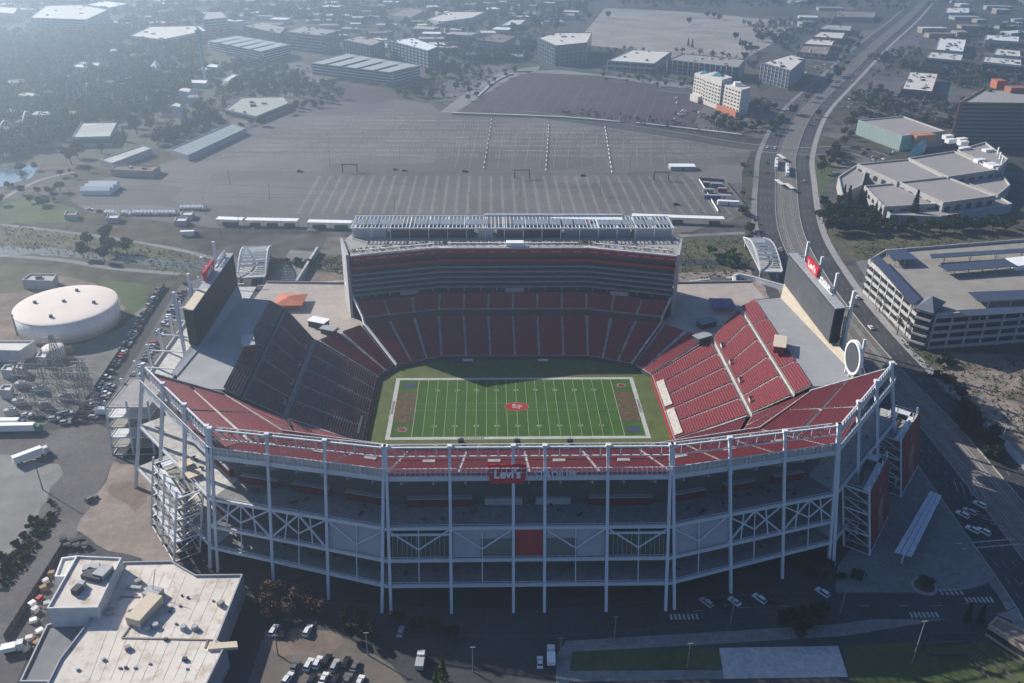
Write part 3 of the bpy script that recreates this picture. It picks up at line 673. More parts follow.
for x0, x1 in ((-15,60),):
    mb = MB(); mb.bar((x0,110.5,53), (x1,110.5,53), .8, .7); mb.build("canopy_edge", WHITE, TW)
for sx in (-1,1):     # pale corner fins
    mb = MB(); mb.hexa([(sx*81.6,66.6,13),(sx*83,66.4,13),(sx*89.2,90,13),(sx*88.2,90.4,13)][::sx], [(sx*81.6,66.6,47.2),(sx*83,66.4,47.2),(sx*89.2,90,47.2),(sx*88.2,90.4,47.2)][::sx]); mb.build("corner_wall", GREYP, TW)

# ---- scoreboards
def scoreboard(sx, label):
    x = sx*138.6; r_ = thing("scoreboard", label, "scoreboard", (x+sx*3, 36, 28.5))
    y0, y1 = 3, 69; z0, z1 = 30.2, 47
    mb = MB(); mb.hexa([(x+sx*.3,y0,z0),(x+sx*4.6,y0+1,z0),(x+sx*4.6,y1,z0),(x+sx*.3,y1,z0)][::sx], [(x+sx*.3,y0,z1),(x+sx*4.6,y0+1,z1),(x+sx*4.6,y1,z1),(x+sx*.3,y1,z1)][::sx])
    mb.build("cabinet", BLACK, r_)
    mb = MB(); q = [(x-sx*.05,y0+.6,z0+.6),(x-sx*.05,y1-.6,z0+.6),(x-sx*.05,y1-.6,z1-.6),(x-sx*.05,y0+.6,z1-.6)]; mb.hexa(q, [(p[0]+sx*.3,p[1],p[2]) for p in q]); mb.build("screen", (mat("shaded_screen_tone", (.018,.022,.028), .6, .2, .15, spec=.1) if sx < 0 else mat("sunlit_screen_tone", (.075,.08,.09), .5, .2, .15)), r_)  # same screen at both ends; shade and sunlight are put into its colour
    mb = MB(); mb.hexa([(x,y0,z1),(x+sx*4.7,y0+1,z1),(x+sx*4.7,y0+22,z1),(x,y0+22,z1)][::sx], [(x,y0,z1+.4),(x+sx*4.7,y0+1,z1+.4),(x+sx*4.7,y0+22,z1+.4),(x,y0+22,z1+.4)][::sx]); mb.build("top_cover", CREAM if sx < 0 else METAL, r_)
    mb = MB(); mb.hexa([(x,y0+22.3,z1),(x+sx*4.6,y0+22.3,z1),(x+sx*4.6,y1,z1),(x,y1,z1)][::sx], [(x,y0+22.3,z1+.3),(x+sx*4.6,y0+22.3,z1+.3),(x+sx*4.6,y1,z1+.3),(x,y1,z1+.3)][::sx]); mb.build("top_cover", METAL, r_)
    for k in range(4):
        y = y0+4+k*20; mb = MB(); mb.bar((x+sx*8.5,y,0), (x+sx*8.5,y,z1+7), 1.25); mb.bar((x+sx*8.5,y,z1-1), (x+sx*4,y,z1-.5), .5); mb.bar((x+sx*8.5,y,z0+2), (x+sx*5,y,z0+2), .5); mb.build("mast", STEEL, r_)
    ys = 44 if sx > 0 else 40
    mb = MB(); mb.hexa([(x+sx*3,ys-6.8,z1+.6),(x+sx*4.2,ys-6.8,z1+.6),(x+sx*4.2,ys+6.8,z1+.6),(x+sx*3,ys+6.8,z1+.6)][::sx], [(x+sx*3,ys-8,z1+5.4),(x+sx*4.2,ys-8,z1+5.4),(x+sx*4.2,ys+8,z1+5.4),(x+sx*3,ys+8,z1+5.4)][::sx]); sg = mb.build("sign_board", REDSIGN, r_)
    for k in (-6,0,6):
        mb = MB(); mb.bar((x+sx*3.6,ys+k,z1), (x+sx*3.6,ys+k,z1+1), .4); mb.build("sign_strut", STEEL, sg)
    text("Levi's", 4.6, frame((x+sx*2.95,ys,z1+3.0), (0,-sx,0), (0,0,1)), WHITE, "sign_lettering", sg, bold=.1)
    text("STADIUM", 3.0, frame((x+sx*3,ys-sx*18.5 if sx > 0 else ys+18.5,z1+2.2), (0,-sx,0), (0,0,1)), WHITE, "sign_lettering", r_, extrude=.3, bold=.08)
    mb = MB(); mb.bar((x+sx*3.4,ys-sx*10,z1+.5), (x+sx*3.4,ys-sx*27,z1+.5), .5, .5); mb.build("sign_rail", STEEL, r_)
scoreboard(-1, "dark scoreboard at the shaded end, nearest the round water tank")
scoreboard(1, "grey scoreboard above the sunlit red seats, next to the railway road")
# round video disc
r_ = thing("video_disc", "round dark video disc in a white ring on the sunlit terrace corner", "video screen", (137.5,-25,29))
mb = MB(); n = 40
cx, cy, cz = 137.5,-25,38.4; ax = Vector((-.995,-.06,0)).normalized(); hx = Vector((-ax.y,ax.x,0))
def ringp(r, o, i): a_ = 2*math.pi*i/n; return Vector((cx,cy,cz))+hx*(r*math.cos(a_)*.92)+Vector((0,0,r*math.sin(a_)))+ax*o
for i in range(n):
    for (ra, oa), (rb, ob) in (((6.4,.7),(7.4,.7)),((7.4,.7),(7.4,-.7)),((7.4,-.7),(6.4,-.7)),((6.4,-.7),(6.4,.7))):
        mb.poly([ringp(ra,oa,i),ringp(rb,ob,i),ringp(rb,ob,i+1),ringp(ra,oa,i+1)])
mb.build("ring", WHITE, r_)
mb = MB(); mb.hexa([ringp(6.5,-.4,i) for i in range(n)], [ringp(6.5,.55,i) for i in range(n)]); mb.build("screen", mat("disc_screen",(.07,.075,.085),.4,.2,.3), r_)
mb = MB()
for dx in (-5,-1.7,1.7,5): mb.bar(Vector((cx,cy,28.6))+hx*dx-ax*6, Vector((cx,cy,37+abs(dx)*.4))+hx*dx-ax*.8, .5); mb.bar(Vector((cx,cy,28.6))+hx*dx-ax*.4, Vector((cx,cy,32))+hx*dx-ax*.4, .5)
mb.build("support_frame", WHITE, r_)
# rim sign
r_ = thing("stadium_sign", "red sign board with white letters on the near rim railing of the stadium", "sign", (0,-110,41))
def rimpt(x, z, off=0.0): p = FP(2, X(x), z); return (p[0], p[1]-.7-off, z)
mb = MB(); q = [rimpt(-12.4,39.6),rimpt(-1.4,39.6),rimpt(-.8,45.2),rimpt(-13.0,45.2)]; mb.hexa([(p[0],p[1]+.4,p[2]) for p in q], q); bd = mb.build("sign_board", REDSIGN, r_)
text("Levi's", 3.9, frame(rimpt(-6.9,42.3,.05), (1,0,0), (0,.37,1)), WHITE, "sign_lettering", bd, bold=.13)
text("STADIUM", 3.2, frame(rimpt(8.2,42.0,-.1), (1,0,0), (0,.37,1)), mat("grey_letter",(.60,.63,.70),.5), "sign_lettering", r_, extrude=.25, bold=.05)
# small things on terraces and plazas
def kiosk(px, py, z, sx_, sy_, h, rz, wall, roof, label):
    p = G(px, py, z); r_ = thing("kiosk", label, "kiosk", tuple(p), 0)
    mb = MB(); mb.box((p.x,p.y,z), (sx_,sy_,h), rz); w_ = mb.build("wall", wall, r_)
    mb = MB(); mb.box((p.x,p.y,z+h), (sx_+1,sy_+1,.35), rz); mb.build("roof", roof, r_)
    mb = MB(); mb.box((p.x-math.sin(-rz)*0-math.sin(rz)*0, p.y, z+h*.35), (sx_*.7,sy_+.3,h*.35), rz); mb.build("hatch", CONC_D, w_)
kiosk(779,348,28.45, 4.5,11,3.2, -.35, RED, CREAM, "red kiosk with cream roof on the sunlit terrace above the third row of seats")
kiosk(249,347,28.45, 4.5,10,3.2, .30, RED, METAL, "red and grey kiosk on the shaded terrace in front of the left scoreboard")
def tent(px, py, z, s_, h, col_, label, legs=True, name="canopy_tent"):
    p = G(px, py, z); r_ = thing(name, label, "tent", tuple(p)); x, y = p.x, p.y
    mb = MB(); q = [(x-s_,y-s_,z+h),(x+s_,y-s_,z+h),(x+s_,y+s_,z+h),(x-s_,y+s_,z+h)]
    for i in range(4): mb.poly([q[i], q[(i+1)%4], (x,y,z+h+s_*.28)])
    for i in range(4):
        a_, b_ = q[i], q[(i+1)%4]; mb.poly([(a_[0],a_[1],a_[2]-.5),(b_[0],b_[1],b_[2]-.5),b_,a_])
    mb.build("canopy", col_, r_)
    for a_ in q:
        mb = MB(); mb.bar((a_[0],a_[1],z), (a_[0],a_[1],z+h), .12); mb.build("leg", METAL, r_)
tent(291,305,13,7.5,3.2, mat("orange_red_fabric",(.46,.15,.09)), "flat orange red canopy on the pale corner plaza left of the tower")
tent(722,308,13,6.0,3.0, mat("violet_fabric",(.13,.11,.24)), "violet canopy on the shaded plaza right of the tower")
kiosk(706,326,13, 9,5,3.0, .5, GLASS, mat("blue_roof",(.17,.20,.25)), "blue grey shade pavilion on the plaza behind the corner seats at right")
kiosk(702,340,13, 8,4,2.4, .5, CONC_D, METAL, "low grey stall in front of the blue grey pavilion on the right plaza")
kiosk(319,326,13, 9,5,3.2, -.4, CONC_D, WHITE, "white roofed shade stall at the edge of the left corner plaza")
kiosk(329,333,13, 7,4,2.6, -.4, GLASS, METAL, "dark stall beside the white roofed one on the left corner plaza")
kiosk(718,285,0.1, 9,6,3.4, 0, GLASSB, CONC_D, "small dark box building on the path behind the right plaza")
p = G(372,361,.1); 
for px, py, col_, lb in ((457,361.5,BLUEC,"blue covered sideline stack at the far field edge"),(468,362,OFFW,"white covered sideline table beside the blue stack"),(543,362,OFFW,"white sideline table near the middle of the far field edge")):
    p = G(px,py,.1); r_ = thing("sideline_table", lb, "table", tuple(p)); mb = MB(); mb.box((p.x,p.y,.9),(5,1.6,.5)); mb.build("table_top",col_,r_)
    for a_ in (-2.2,2.2):
        mb = MB(); mb.box((p.x+a_,p.y,.1),(.2,1.4,.8)); mb.build("leg",METAL,r_)
for px, k in ((461,0),(517,1),(570,2)):
    p = G(px,443,.1); r_ = thing("camera_cart", "black camera cart on the near sideline, "+("left of the three","middle of the three","right of the three")[k], "cart", tuple(p))
    mb = MB(); mb.box((p.x,p.y,.6),(2.4,1.6,1.2)); mb.build("body",BLACK,r_); mb = MB(); mb.bar((p.x,p.y,1.8),(p.x,p.y,3.2),.3); mb.build("mast",METAL,r_)
    for a_ in (-.9,.9):
        mb = MB(); mb.cyl((p.x+a_,p.y-.8,.45),(p.x+a_,p.y+.8,.45),.4); mb.build("wheel",BLACK,r_)

def proj_uv(x, y, z=0.0):
    q = Vector((x,y,z))-CAM; d_ = q.dot(_f); return (512+FPX*q.dot(_r)/d_, 341.5-FPX*q.dot(_u)/d_)
# ================================================================ SITE: ROADS, LOTS, GROUND PATCHES
def px_sheet(name, pts, z, m):
    p = ccw(pxs(pts))
    if name in ("bare_dirt","red_dirt","gravel_yard","grass_bank","vacant_dirt","vacant_dirt_track","tree_strip","planted_island","pond_water","creek_water"): p = rough(p, 1.1, 5)
    return sheet(name, p, z, m)
px_sheet("park_ground", [(-60,-10),(330,-10),(330,30),(235,50),(232,98),(170,140),(100,166),(-40,166)], .01, mat("dark_park_floor",(.050,.052,.036),.95,.4,.04,col2=(.085,.078,.058)))  # dark green-brown ground sheet under the park trees
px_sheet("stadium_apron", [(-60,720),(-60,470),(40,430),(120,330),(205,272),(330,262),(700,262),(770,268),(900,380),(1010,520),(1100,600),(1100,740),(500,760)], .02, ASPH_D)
px_sheet("access_road", [(-30,600),(-30,440),(95,425),(180,285),(200,278),(222,250),(245,262),(205,300),(125,440),(105,480),(80,525),(70,560),(30,650),(10,700),(-40,720)], .03, ASPH)
px_sheet("bare_dirt", [(112,462),(150,470),(165,545),(190,585),(240,585),(200,600),(140,558),(95,548),(78,528),(98,490)], .045, DIRT_L)
px_sheet("red_dirt", [(110,482),(128,478),(140,486),(143,500),(136,512),(122,506),(110,498)], .06, DIRT)
px_sheet("gravel_yard", [(-30,318),(6,322),(60,350),(118,330),(150,300),(160,292),(72,424),(-30,428)], .04, mat("substation_gravel",(.15,.145,.135),.95,.25,.12))
px_sheet("bare_dirt", [(-20,296),(20,292),(60,276),(92,282),(120,300),(128,318),(60,352),(0,345),(-20,330)], .05, DIRT)
px_sheet("gravel_yard", [(-20,452),(20,458),(68,470),(47,500),(22,545),(0,575),(-40,590)], .045, mat("gravel", (.20,.195,.185), .95, .2, .1))
def lot_mat():
    m = mat("lot_asphalt",(.116,.106,.106),.93,.16,.02); nt = m.node_tree; b = nt.nodes["Principled BSDF"]; l = b.inputs["Base Color"].links[0].from_socket
    tc = nt.nodes.new("ShaderNodeTexCoord"); mp = nt.nodes.new("ShaderNodeMapping"); mp.inputs["Scale"].default_value = (.010,.021,1); nt.links.new(tc.outputs["Object"], mp.inputs[0])
    v = nt.nodes.new("ShaderNodeTexVoronoi"); v.distance = 'CHEBYCHEV'; v.inputs["Scale"].default_value = 1; nt.links.new(mp.outputs[0], v.inputs["Vector"])
    sp = nt.nodes.new("ShaderNodeSeparateColor"); nt.links.new(v.outputs["Color"], sp.inputs[0]); mr = nt.nodes.new("ShaderNodeMapRange"); mr.inputs[3].default_value = .80; mr.inputs[4].default_value = 1.18; nt.links.new(sp.outputs[0], mr.inputs[0])
    n = nt.nodes.new("ShaderNodeTexNoise"); n.inputs["Scale"].default_value = .35; n.inputs["Detail"].default_value = 8; n.inputs["Roughness"].default_value = .7; nt.links.new(tc.outputs["Object"], n.inputs["Vector"])
    m2 = nt.nodes.new("ShaderNodeMapRange"); m2.inputs[1].default_value = .3; m2.inputs[2].default_value = .7; m2.inputs[3].default_value = .72; m2.inputs[4].default_value = 1.25; nt.links.new(n.outputs["Fac"], m2.inputs[0])
    mm = nt.nodes.new("ShaderNodeMath"); mm.operation = 'MULTIPLY'; nt.links.new(mr.outputs[0], mm.inputs[0]); nt.links.new(m2.outputs[0], mm.inputs[1])
    mx = nt.nodes.new("ShaderNodeVectorMath"); mx.operation = 'SCALE'; nt.links.new(l, mx.inputs[0]); nt.links.new(mm.outputs[0], mx.inputs["Scale"]); nt.links.new(mx.outputs[0], b.inputs["Base Color"]); return m
px_sheet("main_parking_lot", [(70,200),(88,212),(215,228),(350,232),(690,232),(742,214),(742,172),(752,150),(712,141),(640,127),(560,119),(440,112),(430,104),(388,98),(300,108),(255,128),(205,150),(150,168),(100,180)], .03, lot_mat())
px_sheet("overflow_parking_lot", [(450,116),(465,110),(512,78),(540,73),(600,77),(668,88),(704,105),(690,132),(620,124),(560,119)], .05, ASPH_P)
px_sheet("side_parking_lot", [(305,88),(330,80),(395,90),(405,98),(370,104),(310,100)], .05, ASPH_P)
px_sheet("pale_parking_lot", [(575,44),(605,8),(690,12),(795,22),(770,45),(738,62),(662,58),(640,50)], .03, ASPH_L)
px_sheet("hotel_parking_lot", [(668,112),(692,100),(738,118),(775,112),(790,128),(770,140),(700,128)], .04, ASPH)
px_sheet("side_street", [(440,112),(470,90),(500,72),(540,66),(538,70),(512,78),(478,98),(455,113)], .06, PAVE)
px_sheet("side_street", [(500,72),(560,70),(700,86),(700,92),(600,76),(540,73)], .06, PAVE)
for pl in ([(870,60),(925,25),(940,28),(900,62),(880,72)], [(820,135),(880,108),(960,118),(940,128),(865,118),(840,140)], [(846,95),(880,72),(935,70),(985,96),(960,105),(880,105)], [(900,70),(945,66),(1024,72),(1024,90),(990,88),(945,75)]):
    px_sheet("office_parking_lot", pl, .03, ASPH)
px_sheet("office_parking_lot", [(440,85),(470,68),(515,62),(500,72),(455,100),(430,102)], .03, ASPH)
px_sheet("office_parking_lot", [(235,70),(300,62),(330,75),(330,85),(285,92),(240,85)], .03, ASPH)
for pl, m_ in (([(-20,222),(60,232),(215,258),(190,278),(120,262),(-20,252)], GRASS), ([(678,240),(750,236),(752,292),(678,288)], GRASS), ([(820,230),(1060,228),(1060,266),(870,264),(838,252)], GRASS), ([(270,258),(345,254),(345,276),(275,276)], GRASS),
               ([(0,205),(30,195),(75,208),(80,222),(0,224)], GRASSG), ([(95,280),(152,284),(138,318),(118,305)], GRASSG), ([(-20,262),(60,268),(95,285),(20,300),(-20,305)], GRASS), ([(808,165),(822,160),(836,168),(818,205),(808,205)], GRASSG)):
    px_sheet("grass_bank", pl, .035, m_)
px_sheet("creek_water", [(-20,246),(60,249),(150,258),(225,268),(225,273),(150,266),(60,256),(-20,253)], .05, WATER)
px_sheet("creek_water", [(680,260),(752,260),(752,266),(680,266)], .05, WATER)
px_sheet("pond_water", [(-10,168),(20,162),(38,168),(32,178),(0,187),(-15,188)], .06, mat("pale_pond", (.10,.14,.16), .12, .1, .1, spec=.8))
for pl, w in (([(-20,223),(40,229),(110,238),(180,250),(225,262)], 4), ([(-20,254),(60,260),(110,268),(180,274)], 4.5), ([(680,236),(745,233)], 5), ([(860,262),(940,258),(1060,256)], 4), ([(280,268),(345,266)], 6), ([(0,200),(40,180),(75,172)], 4)):
    mb = MB(); ribbon(mb, smooth(pxs(pl), 4), -w/2, w/2, .06); struct("path", mb, PAVE)
px_sheet("plaza_paving", [(290,250),(320,252),(300,286),(268,286)], .05, PAVE)
px_sheet("bare_dirt", [(675,274),(752,268),(770,300),(690,312),(675,300)], .05, DIRT_L)
px_sheet("bare_dirt", [(270,276),(346,270),(346,300),(255,300)], .045, DIRT)
px_sheet("vacant_dirt", [(925,352),(1060,356),(1060,475),(1020,468),(985,430),(935,385)], .045, DIRT)
px_sheet("vacant_dirt_track", [(940,372),(985,370),(1024,378),(1024,388),(1000,395),(1024,408),(1024,440),(1000,430),(960,398)], .06, DIRT_L)
px_sheet("tree_strip", [(892,330),(935,352),(950,395),(1030,470),(1024,490),(950,410),(900,350)], .055, GRASS)
px_sheet("palm_walk", [(856,262),(872,262),(938,345),(925,352),(900,335)], .05, PAVE)
# right-hand corner
px_sheet("corner_pavement", [(838,566),(905,470),(948,484),(984,556),(992,580),(962,606),(850,604),(835,590)], .05, PAVE)
px_sheet("bus_bay", [(946,478),(985,486),(1012,540),(978,552)], .06, ASPH_D)
px_sheet("front_sidewalk", [(556,656),(566,641),(700,633),(840,624),(992,602),(1060,625),(1060,640),(990,612),(845,636),(700,645),(572,652),(568,690),(556,690)], .06, PAVE)
px_sheet("front_lawn", [(568,650),(720,648),(725,669),(567,671)], .05, GRASSG)
px_sheet("pale_plaza", [(719,648),(838,646),(848,677),(724,679)], .065, CONC_L)
px_sheet("front_lawn", [(842,646),(960,640),(1060,650),(1060,720),(860,720)], .05, GRASSG)
px_sheet("front_path", [(566,671),(725,670),(725,679),(566,682)], .055, PAVE)
px_sheet("car_park", [(246,690),(262,640),(300,625),(350,640),(392,665),(420,700)], .05, mat("car_park_asphalt", (.13,.115,.10), .95, .2, .12))
px_sheet("planted_island", [(262,645),(268,628),(330,625),(345,640),(325,656),(280,656)], .065, DIRT)

# light-rail road
TRK = smooth([g2(*p) for p in [(1104,640),(1078,600),(999,500),(943,432),(888,374),(843,320),(812,275),(790,228),(786,180),(788,150),(806,112),(838,80),(875,45),(905,20),(925,0),(945,-18)]], 6)
mb = MB(); ribbon(mb, TRK, -20, 22, .07); struct("light_rail_road", mb, ASPH_D)
mb = MB(); ribbon(mb, TRK, -8, 8, .09); struct("track_bed", mb, mat("ballast", (.15,.135,.12), .95, .3, .3))
mb = MB()
for o_ in (-4.2,-2.8,2.8,4.2): kerb(mb, TRK, o_, .16, .22)
struct("rail", mb, METAL)
mb = MB()
for o_ in (-8.6,8.2): kerb(mb, TRK, o_, .4, .5)
for o_ in (-20.4,22): kerb(mb, TRK, o_, .4, .16)
struct("kerb", mb, CONC)
mb = MB(); ribbon(mb, TRK, -24.4, -20.4, .12); struct("sidewalk", mb, CONC)
mb = MB(); ribbon(mb, TRK, 22.4, 26, .12); struct("sidewalk", mb, PAVE)
mb = MB()
for i in range(0, len(TRK)-1, 1):
    for o_ in (-16.1, -12.6, 12.6, 16.0, 19):
        n = normals(TRK)[i]; a_ = TRK[i]; b_ = lerp(TRK[i], TRK[i+1], .35); mb.poly([(a_[0]+n[0]*o_,a_[1]+n[1]*o_,.1),(b_[0]+n[0]*o_,b_[1]+n[1]*o_,.1),(b_[0]+n[0]*(o_+.3),b_[1]+n[1]*(o_+.3),.1),(a_[0]+n[0]*(o_+.3),a_[1]+n[1]*(o_+.3),.1)])
struct("lane_marking", mb, mat("worn_lane_paint",(.20,.195,.19),.9,.3,.2))
for pl, w in (([(520,113),(600,124),(680,136),(740,146),(800,151),(850,150),(880,158)], 22), ([(660,88),(760,99),(838,104),(900,107),(960,112),(1060,126)], 26), ([(790,58),(830,70),(870,75),(940,78)], 12), ([(560,66),(650,77),(700,86),(740,86)], 10)):
    p_ = smooth(pxs(pl), 5); mb = MB(); ribbon(mb, p_, -w/2, w/2, .075); struct("cross_road", mb, ASPH_D)
    mb = MB(); ribbon(mb, p_, -1.2, 1.2, .095); struct("median", mb, GRASS)
    mb = MB(); kerb(mb, p_, w/2, 2.0, .15); kerb(mb, p_, -w/2-2, 2.0, .15); struct("sidewalk", mb, PAVE)
FR = smooth([g2(*p) for p in [(250,612),(360,618),(450,622),(560,622),(650,615),(760,607),(860,606),(950,605),(1000,596),(1040,570)]], 5)
mb = MB(); ribbon(mb, FR, -5.5, 5.5, .075); struct("front_road", mb, ASPH_D)
mb = MB(); kerb(mb, FR, 5.6, .35, .15); kerb(mb, FR, -5.9, .35, .15); struct("kerb", mb, CONC_D)
mb = MB()
for i in range(0, len(FR)-1, 2):
    a_, b_ = FR[i], lerp(FR[i], FR[i+1], .5)
    if i > 20: mb.bar((*a_,.1),(*b_,.1),.16,.01)
for (u, v, w, h_) in ((685,617,9,1),(925,615,9,1),(980,600,1,6)):
    p = G(u,v)
    for k in range(7): mb.box((p.x-4.5+k*1.4,p.y,.09),(.7,2.4,.012))
for k in range(5):
    p = G(941+k*5,592); mb.box((p.x,p.y,.09),(.8,2.8,.012))
for (u,v) in ((957,536),(962,541)):
    p, q = G(u,v+8), G(u+58,v+3); mb.bar((p.x,p.y,.09),(q.x,q.y,.09),.5,.012)
for k in range(5):
    p, q = G(954+k*6,480+k*1.5), G(958+k*7,492+k*2); mb.bar((p.x,p.y,.09),(q.x,q.y,.09),.25,.012)
    p, q = G(966+k*8,508+k*5), G(980+k*8,512+k*5)
    mb.bar((p.x,p.y,.09),(q.x,q.y,.09),.25,.012)
struct("road_marking", mb, LINEW)
# parking stalls: long double rows on the main lot
mb = MB(); LOT = ccw(pxs([(320,214),(345,176),(640,172),(722,178),(720,210),(600,212)]))
x0, x1 = -150, 190; k = 0; x = x0
yA, yB = G(500,214).y, G(500,176).y
while x < x1:
    for xx in (x-.5, x+.5): mb.poly([(xx-.12,yA,.045),(xx+.12,yA,.045),(xx+.12,yB,.045),(xx-.12,yB,.045)], 2)
    y = yA+2
    while y < yB-2:
        if random.random() < .55: mb.poly([(x-2.4,y,.045),(x+2.4,y,.045),(x+2.4,y+.2,.045),(x-2.4,y+.2,.045)], 2)
        y += 2.75
    x += 8.75
for u0, v0, u1, v1 in ((85,178,340,190),(215,197,330,198),(340,173,640,174),(440,120,690,136),(120,190,330,196),(330,142,440,144),(250,152,420,158)):
    p, q = G(u0,v0), G(u1,v1); mb.bar((p.x,p.y,.045),(q.x,q.y,.045),.9,.01,1)
# stall ticks over the whole lot
LOTP = [(150,180),(260,140),(320,118),(385,108),(440,118),(560,124),(640,132),(700,142),(735,150),(735,172),(640,170),(345,173),(300,195),(200,200)]
rl = random.Random(8)
for j in range(16):
    yy = 425+j*16.5; x = -330
    while x < 210:
        x += 2.8
        w0 = proj_uv(x, yy)
        if rl.random() < .8 and inpoly(w0[0], w0[1], LOTP): mb.poly([(x,yy-4.6,.045),(x+.26,yy-4.6,.045),(x+.26,yy+4.6,.045),(x,yy+4.6,.045)])
    for xa in range(-320, 200, 26):
        w0 = proj_uv(xa, yy)
        if rl.random() < .8 and inpoly(w0[0], w0[1], LOTP): mb.bar((xa,yy,.05),(xa+22,yy,.05),.5,.01)
# faint stalls on the far half
for j in range(22):
    yy = 418+j*11.5
    for xa in range(-330, 205, 9):
        w0 = proj_uv(xa, yy)
        if rl.random() < .5 and inpoly(w0[0], w0[1], LOTP): L_ = rl.uniform(5,30); mb.bar((xa,yy+rl.uniform(-1,1),.052),(xa+L_,yy+rl.uniform(-1,1),.052),rl.uniform(.2,.55),.01, 1 if rl.random() < .3 else 0)
for k in range(16):
    p, q = G(455+k*14,168), G(465+k*13.2,124+k*.9); mb.bar((p.x,p.y,.045),(q.x,q.y,.045),.18,.01)
for k in range(14):
    p, q = G(478+k*14,112+k*1), G(510+k*12.4,80+k*.8); mb.bar((p.x,p.y,.07),(q.x,q.y,.07),.2,.01)
for k in range(10):
    p, q = G(600+k*18,20+k*.6), G(585+k*16,42+k*1.4); mb.bar((p.x,p.y,.07),(q.x,q.y,.07),1.2,.01)
struct("lot_marking", mb, [LOTLINE, ASPH_D, mat("bright_lot_line",(.36,.34,.31),.9,.35,.3)])

# ================================================================ BUILDINGS
FOOT = [ccw(foot)]
def building(name, label, cat, roof_px, h, wall, roof, bands=0, bm=None, units=0, parapet=.8, grp=None, z0=0.0, seed=1, band_h=None, unit_h=2.0):
    fp = ccw([g2(u, v, h) for u, v in roof_px]); FOOT.append(fp)
    cx, cy = sum(p[0] for p in fp)/len(fp), sum(p[1] for p in fp)/len(fp)
    r_ = thing(name, label, cat, (cx, cy, z0), group=grp)
    mb = MB(); mb.hexa([(*p,z0) for p in fp], [(*p,h+parapet) for p in fp], cap=False, bottom=False)
    ip = inset(fp, .5); n = len(fp)
    for i in range(n):
        j = (i+1) % n; mb.poly([(*fp[i],h+parapet),(*fp[j],h+parapet),(*ip[j],h+parapet),(*ip[i],h+parapet)]); mb.poly([(*ip[j],h),(*ip[i],h),(*ip[i],h+parapet),(*ip[j],h+parapet)])
    mb.build("wall", wall, r_)
    mb = MB(); mb.poly([(*p,h) for p in ip]); rf = mb.build("roof", roof, r_)
    if bands:
        o1 = inset(fp, -.12); fh = (h-z0)/bands; bh = band_h or fh*.48
        for b_ in range(bands):
            zb = z0+fh*b_+fh*.32; mb = MB()
            for i in range(n):
                j = (i+1) % n; a_, c_ = lerp(o1[i],o1[j],.015), lerp(o1[i],o1[j],.985)
                mb.poly([(*a_,zb),(*c_,zb),(*c_,zb+bh),(*a_,zb+bh)])
            mb.build("window_band", bm or GLASS, r_)
    rr = random.Random(seed)
    k = 0; tries = 0
    if units:
        xs = [p[0] for p in ip]; ys = [p[1] for p in ip]; ii = inset(fp, 4)
        while k < units and tries < 400:
            tries += 1; x, y = rr.uniform(min(xs),max(xs)), rr.uniform(min(ys),max(ys))
            if not inpoly(x, y, ii): continue
            mb = MB(); mb.box((x,y,h+.02), (rr.uniform(2,6),rr.uniform(2,5),unit_h*rr.uniform(.6,1.3)), rr.choice((0,.2))); mb.build("rooftop_unit", rr.choice((METAL,CONC_D,GREYP)), rf); k += 1
    return r_
DKW = mat("blue_dark_wall",(.11,.13,.16),.6,.1,.2)
GB = mat("grey_office_wall",(.34,.35,.37)); LB = mat("pale_office_wall",(.48,.48,.48)); TANW = mat("tan_wall",(.36,.29,.22)); PVROOF = mat("garage_roof",(.36,.36,.35))  # GB is a plain cool grey wall colour
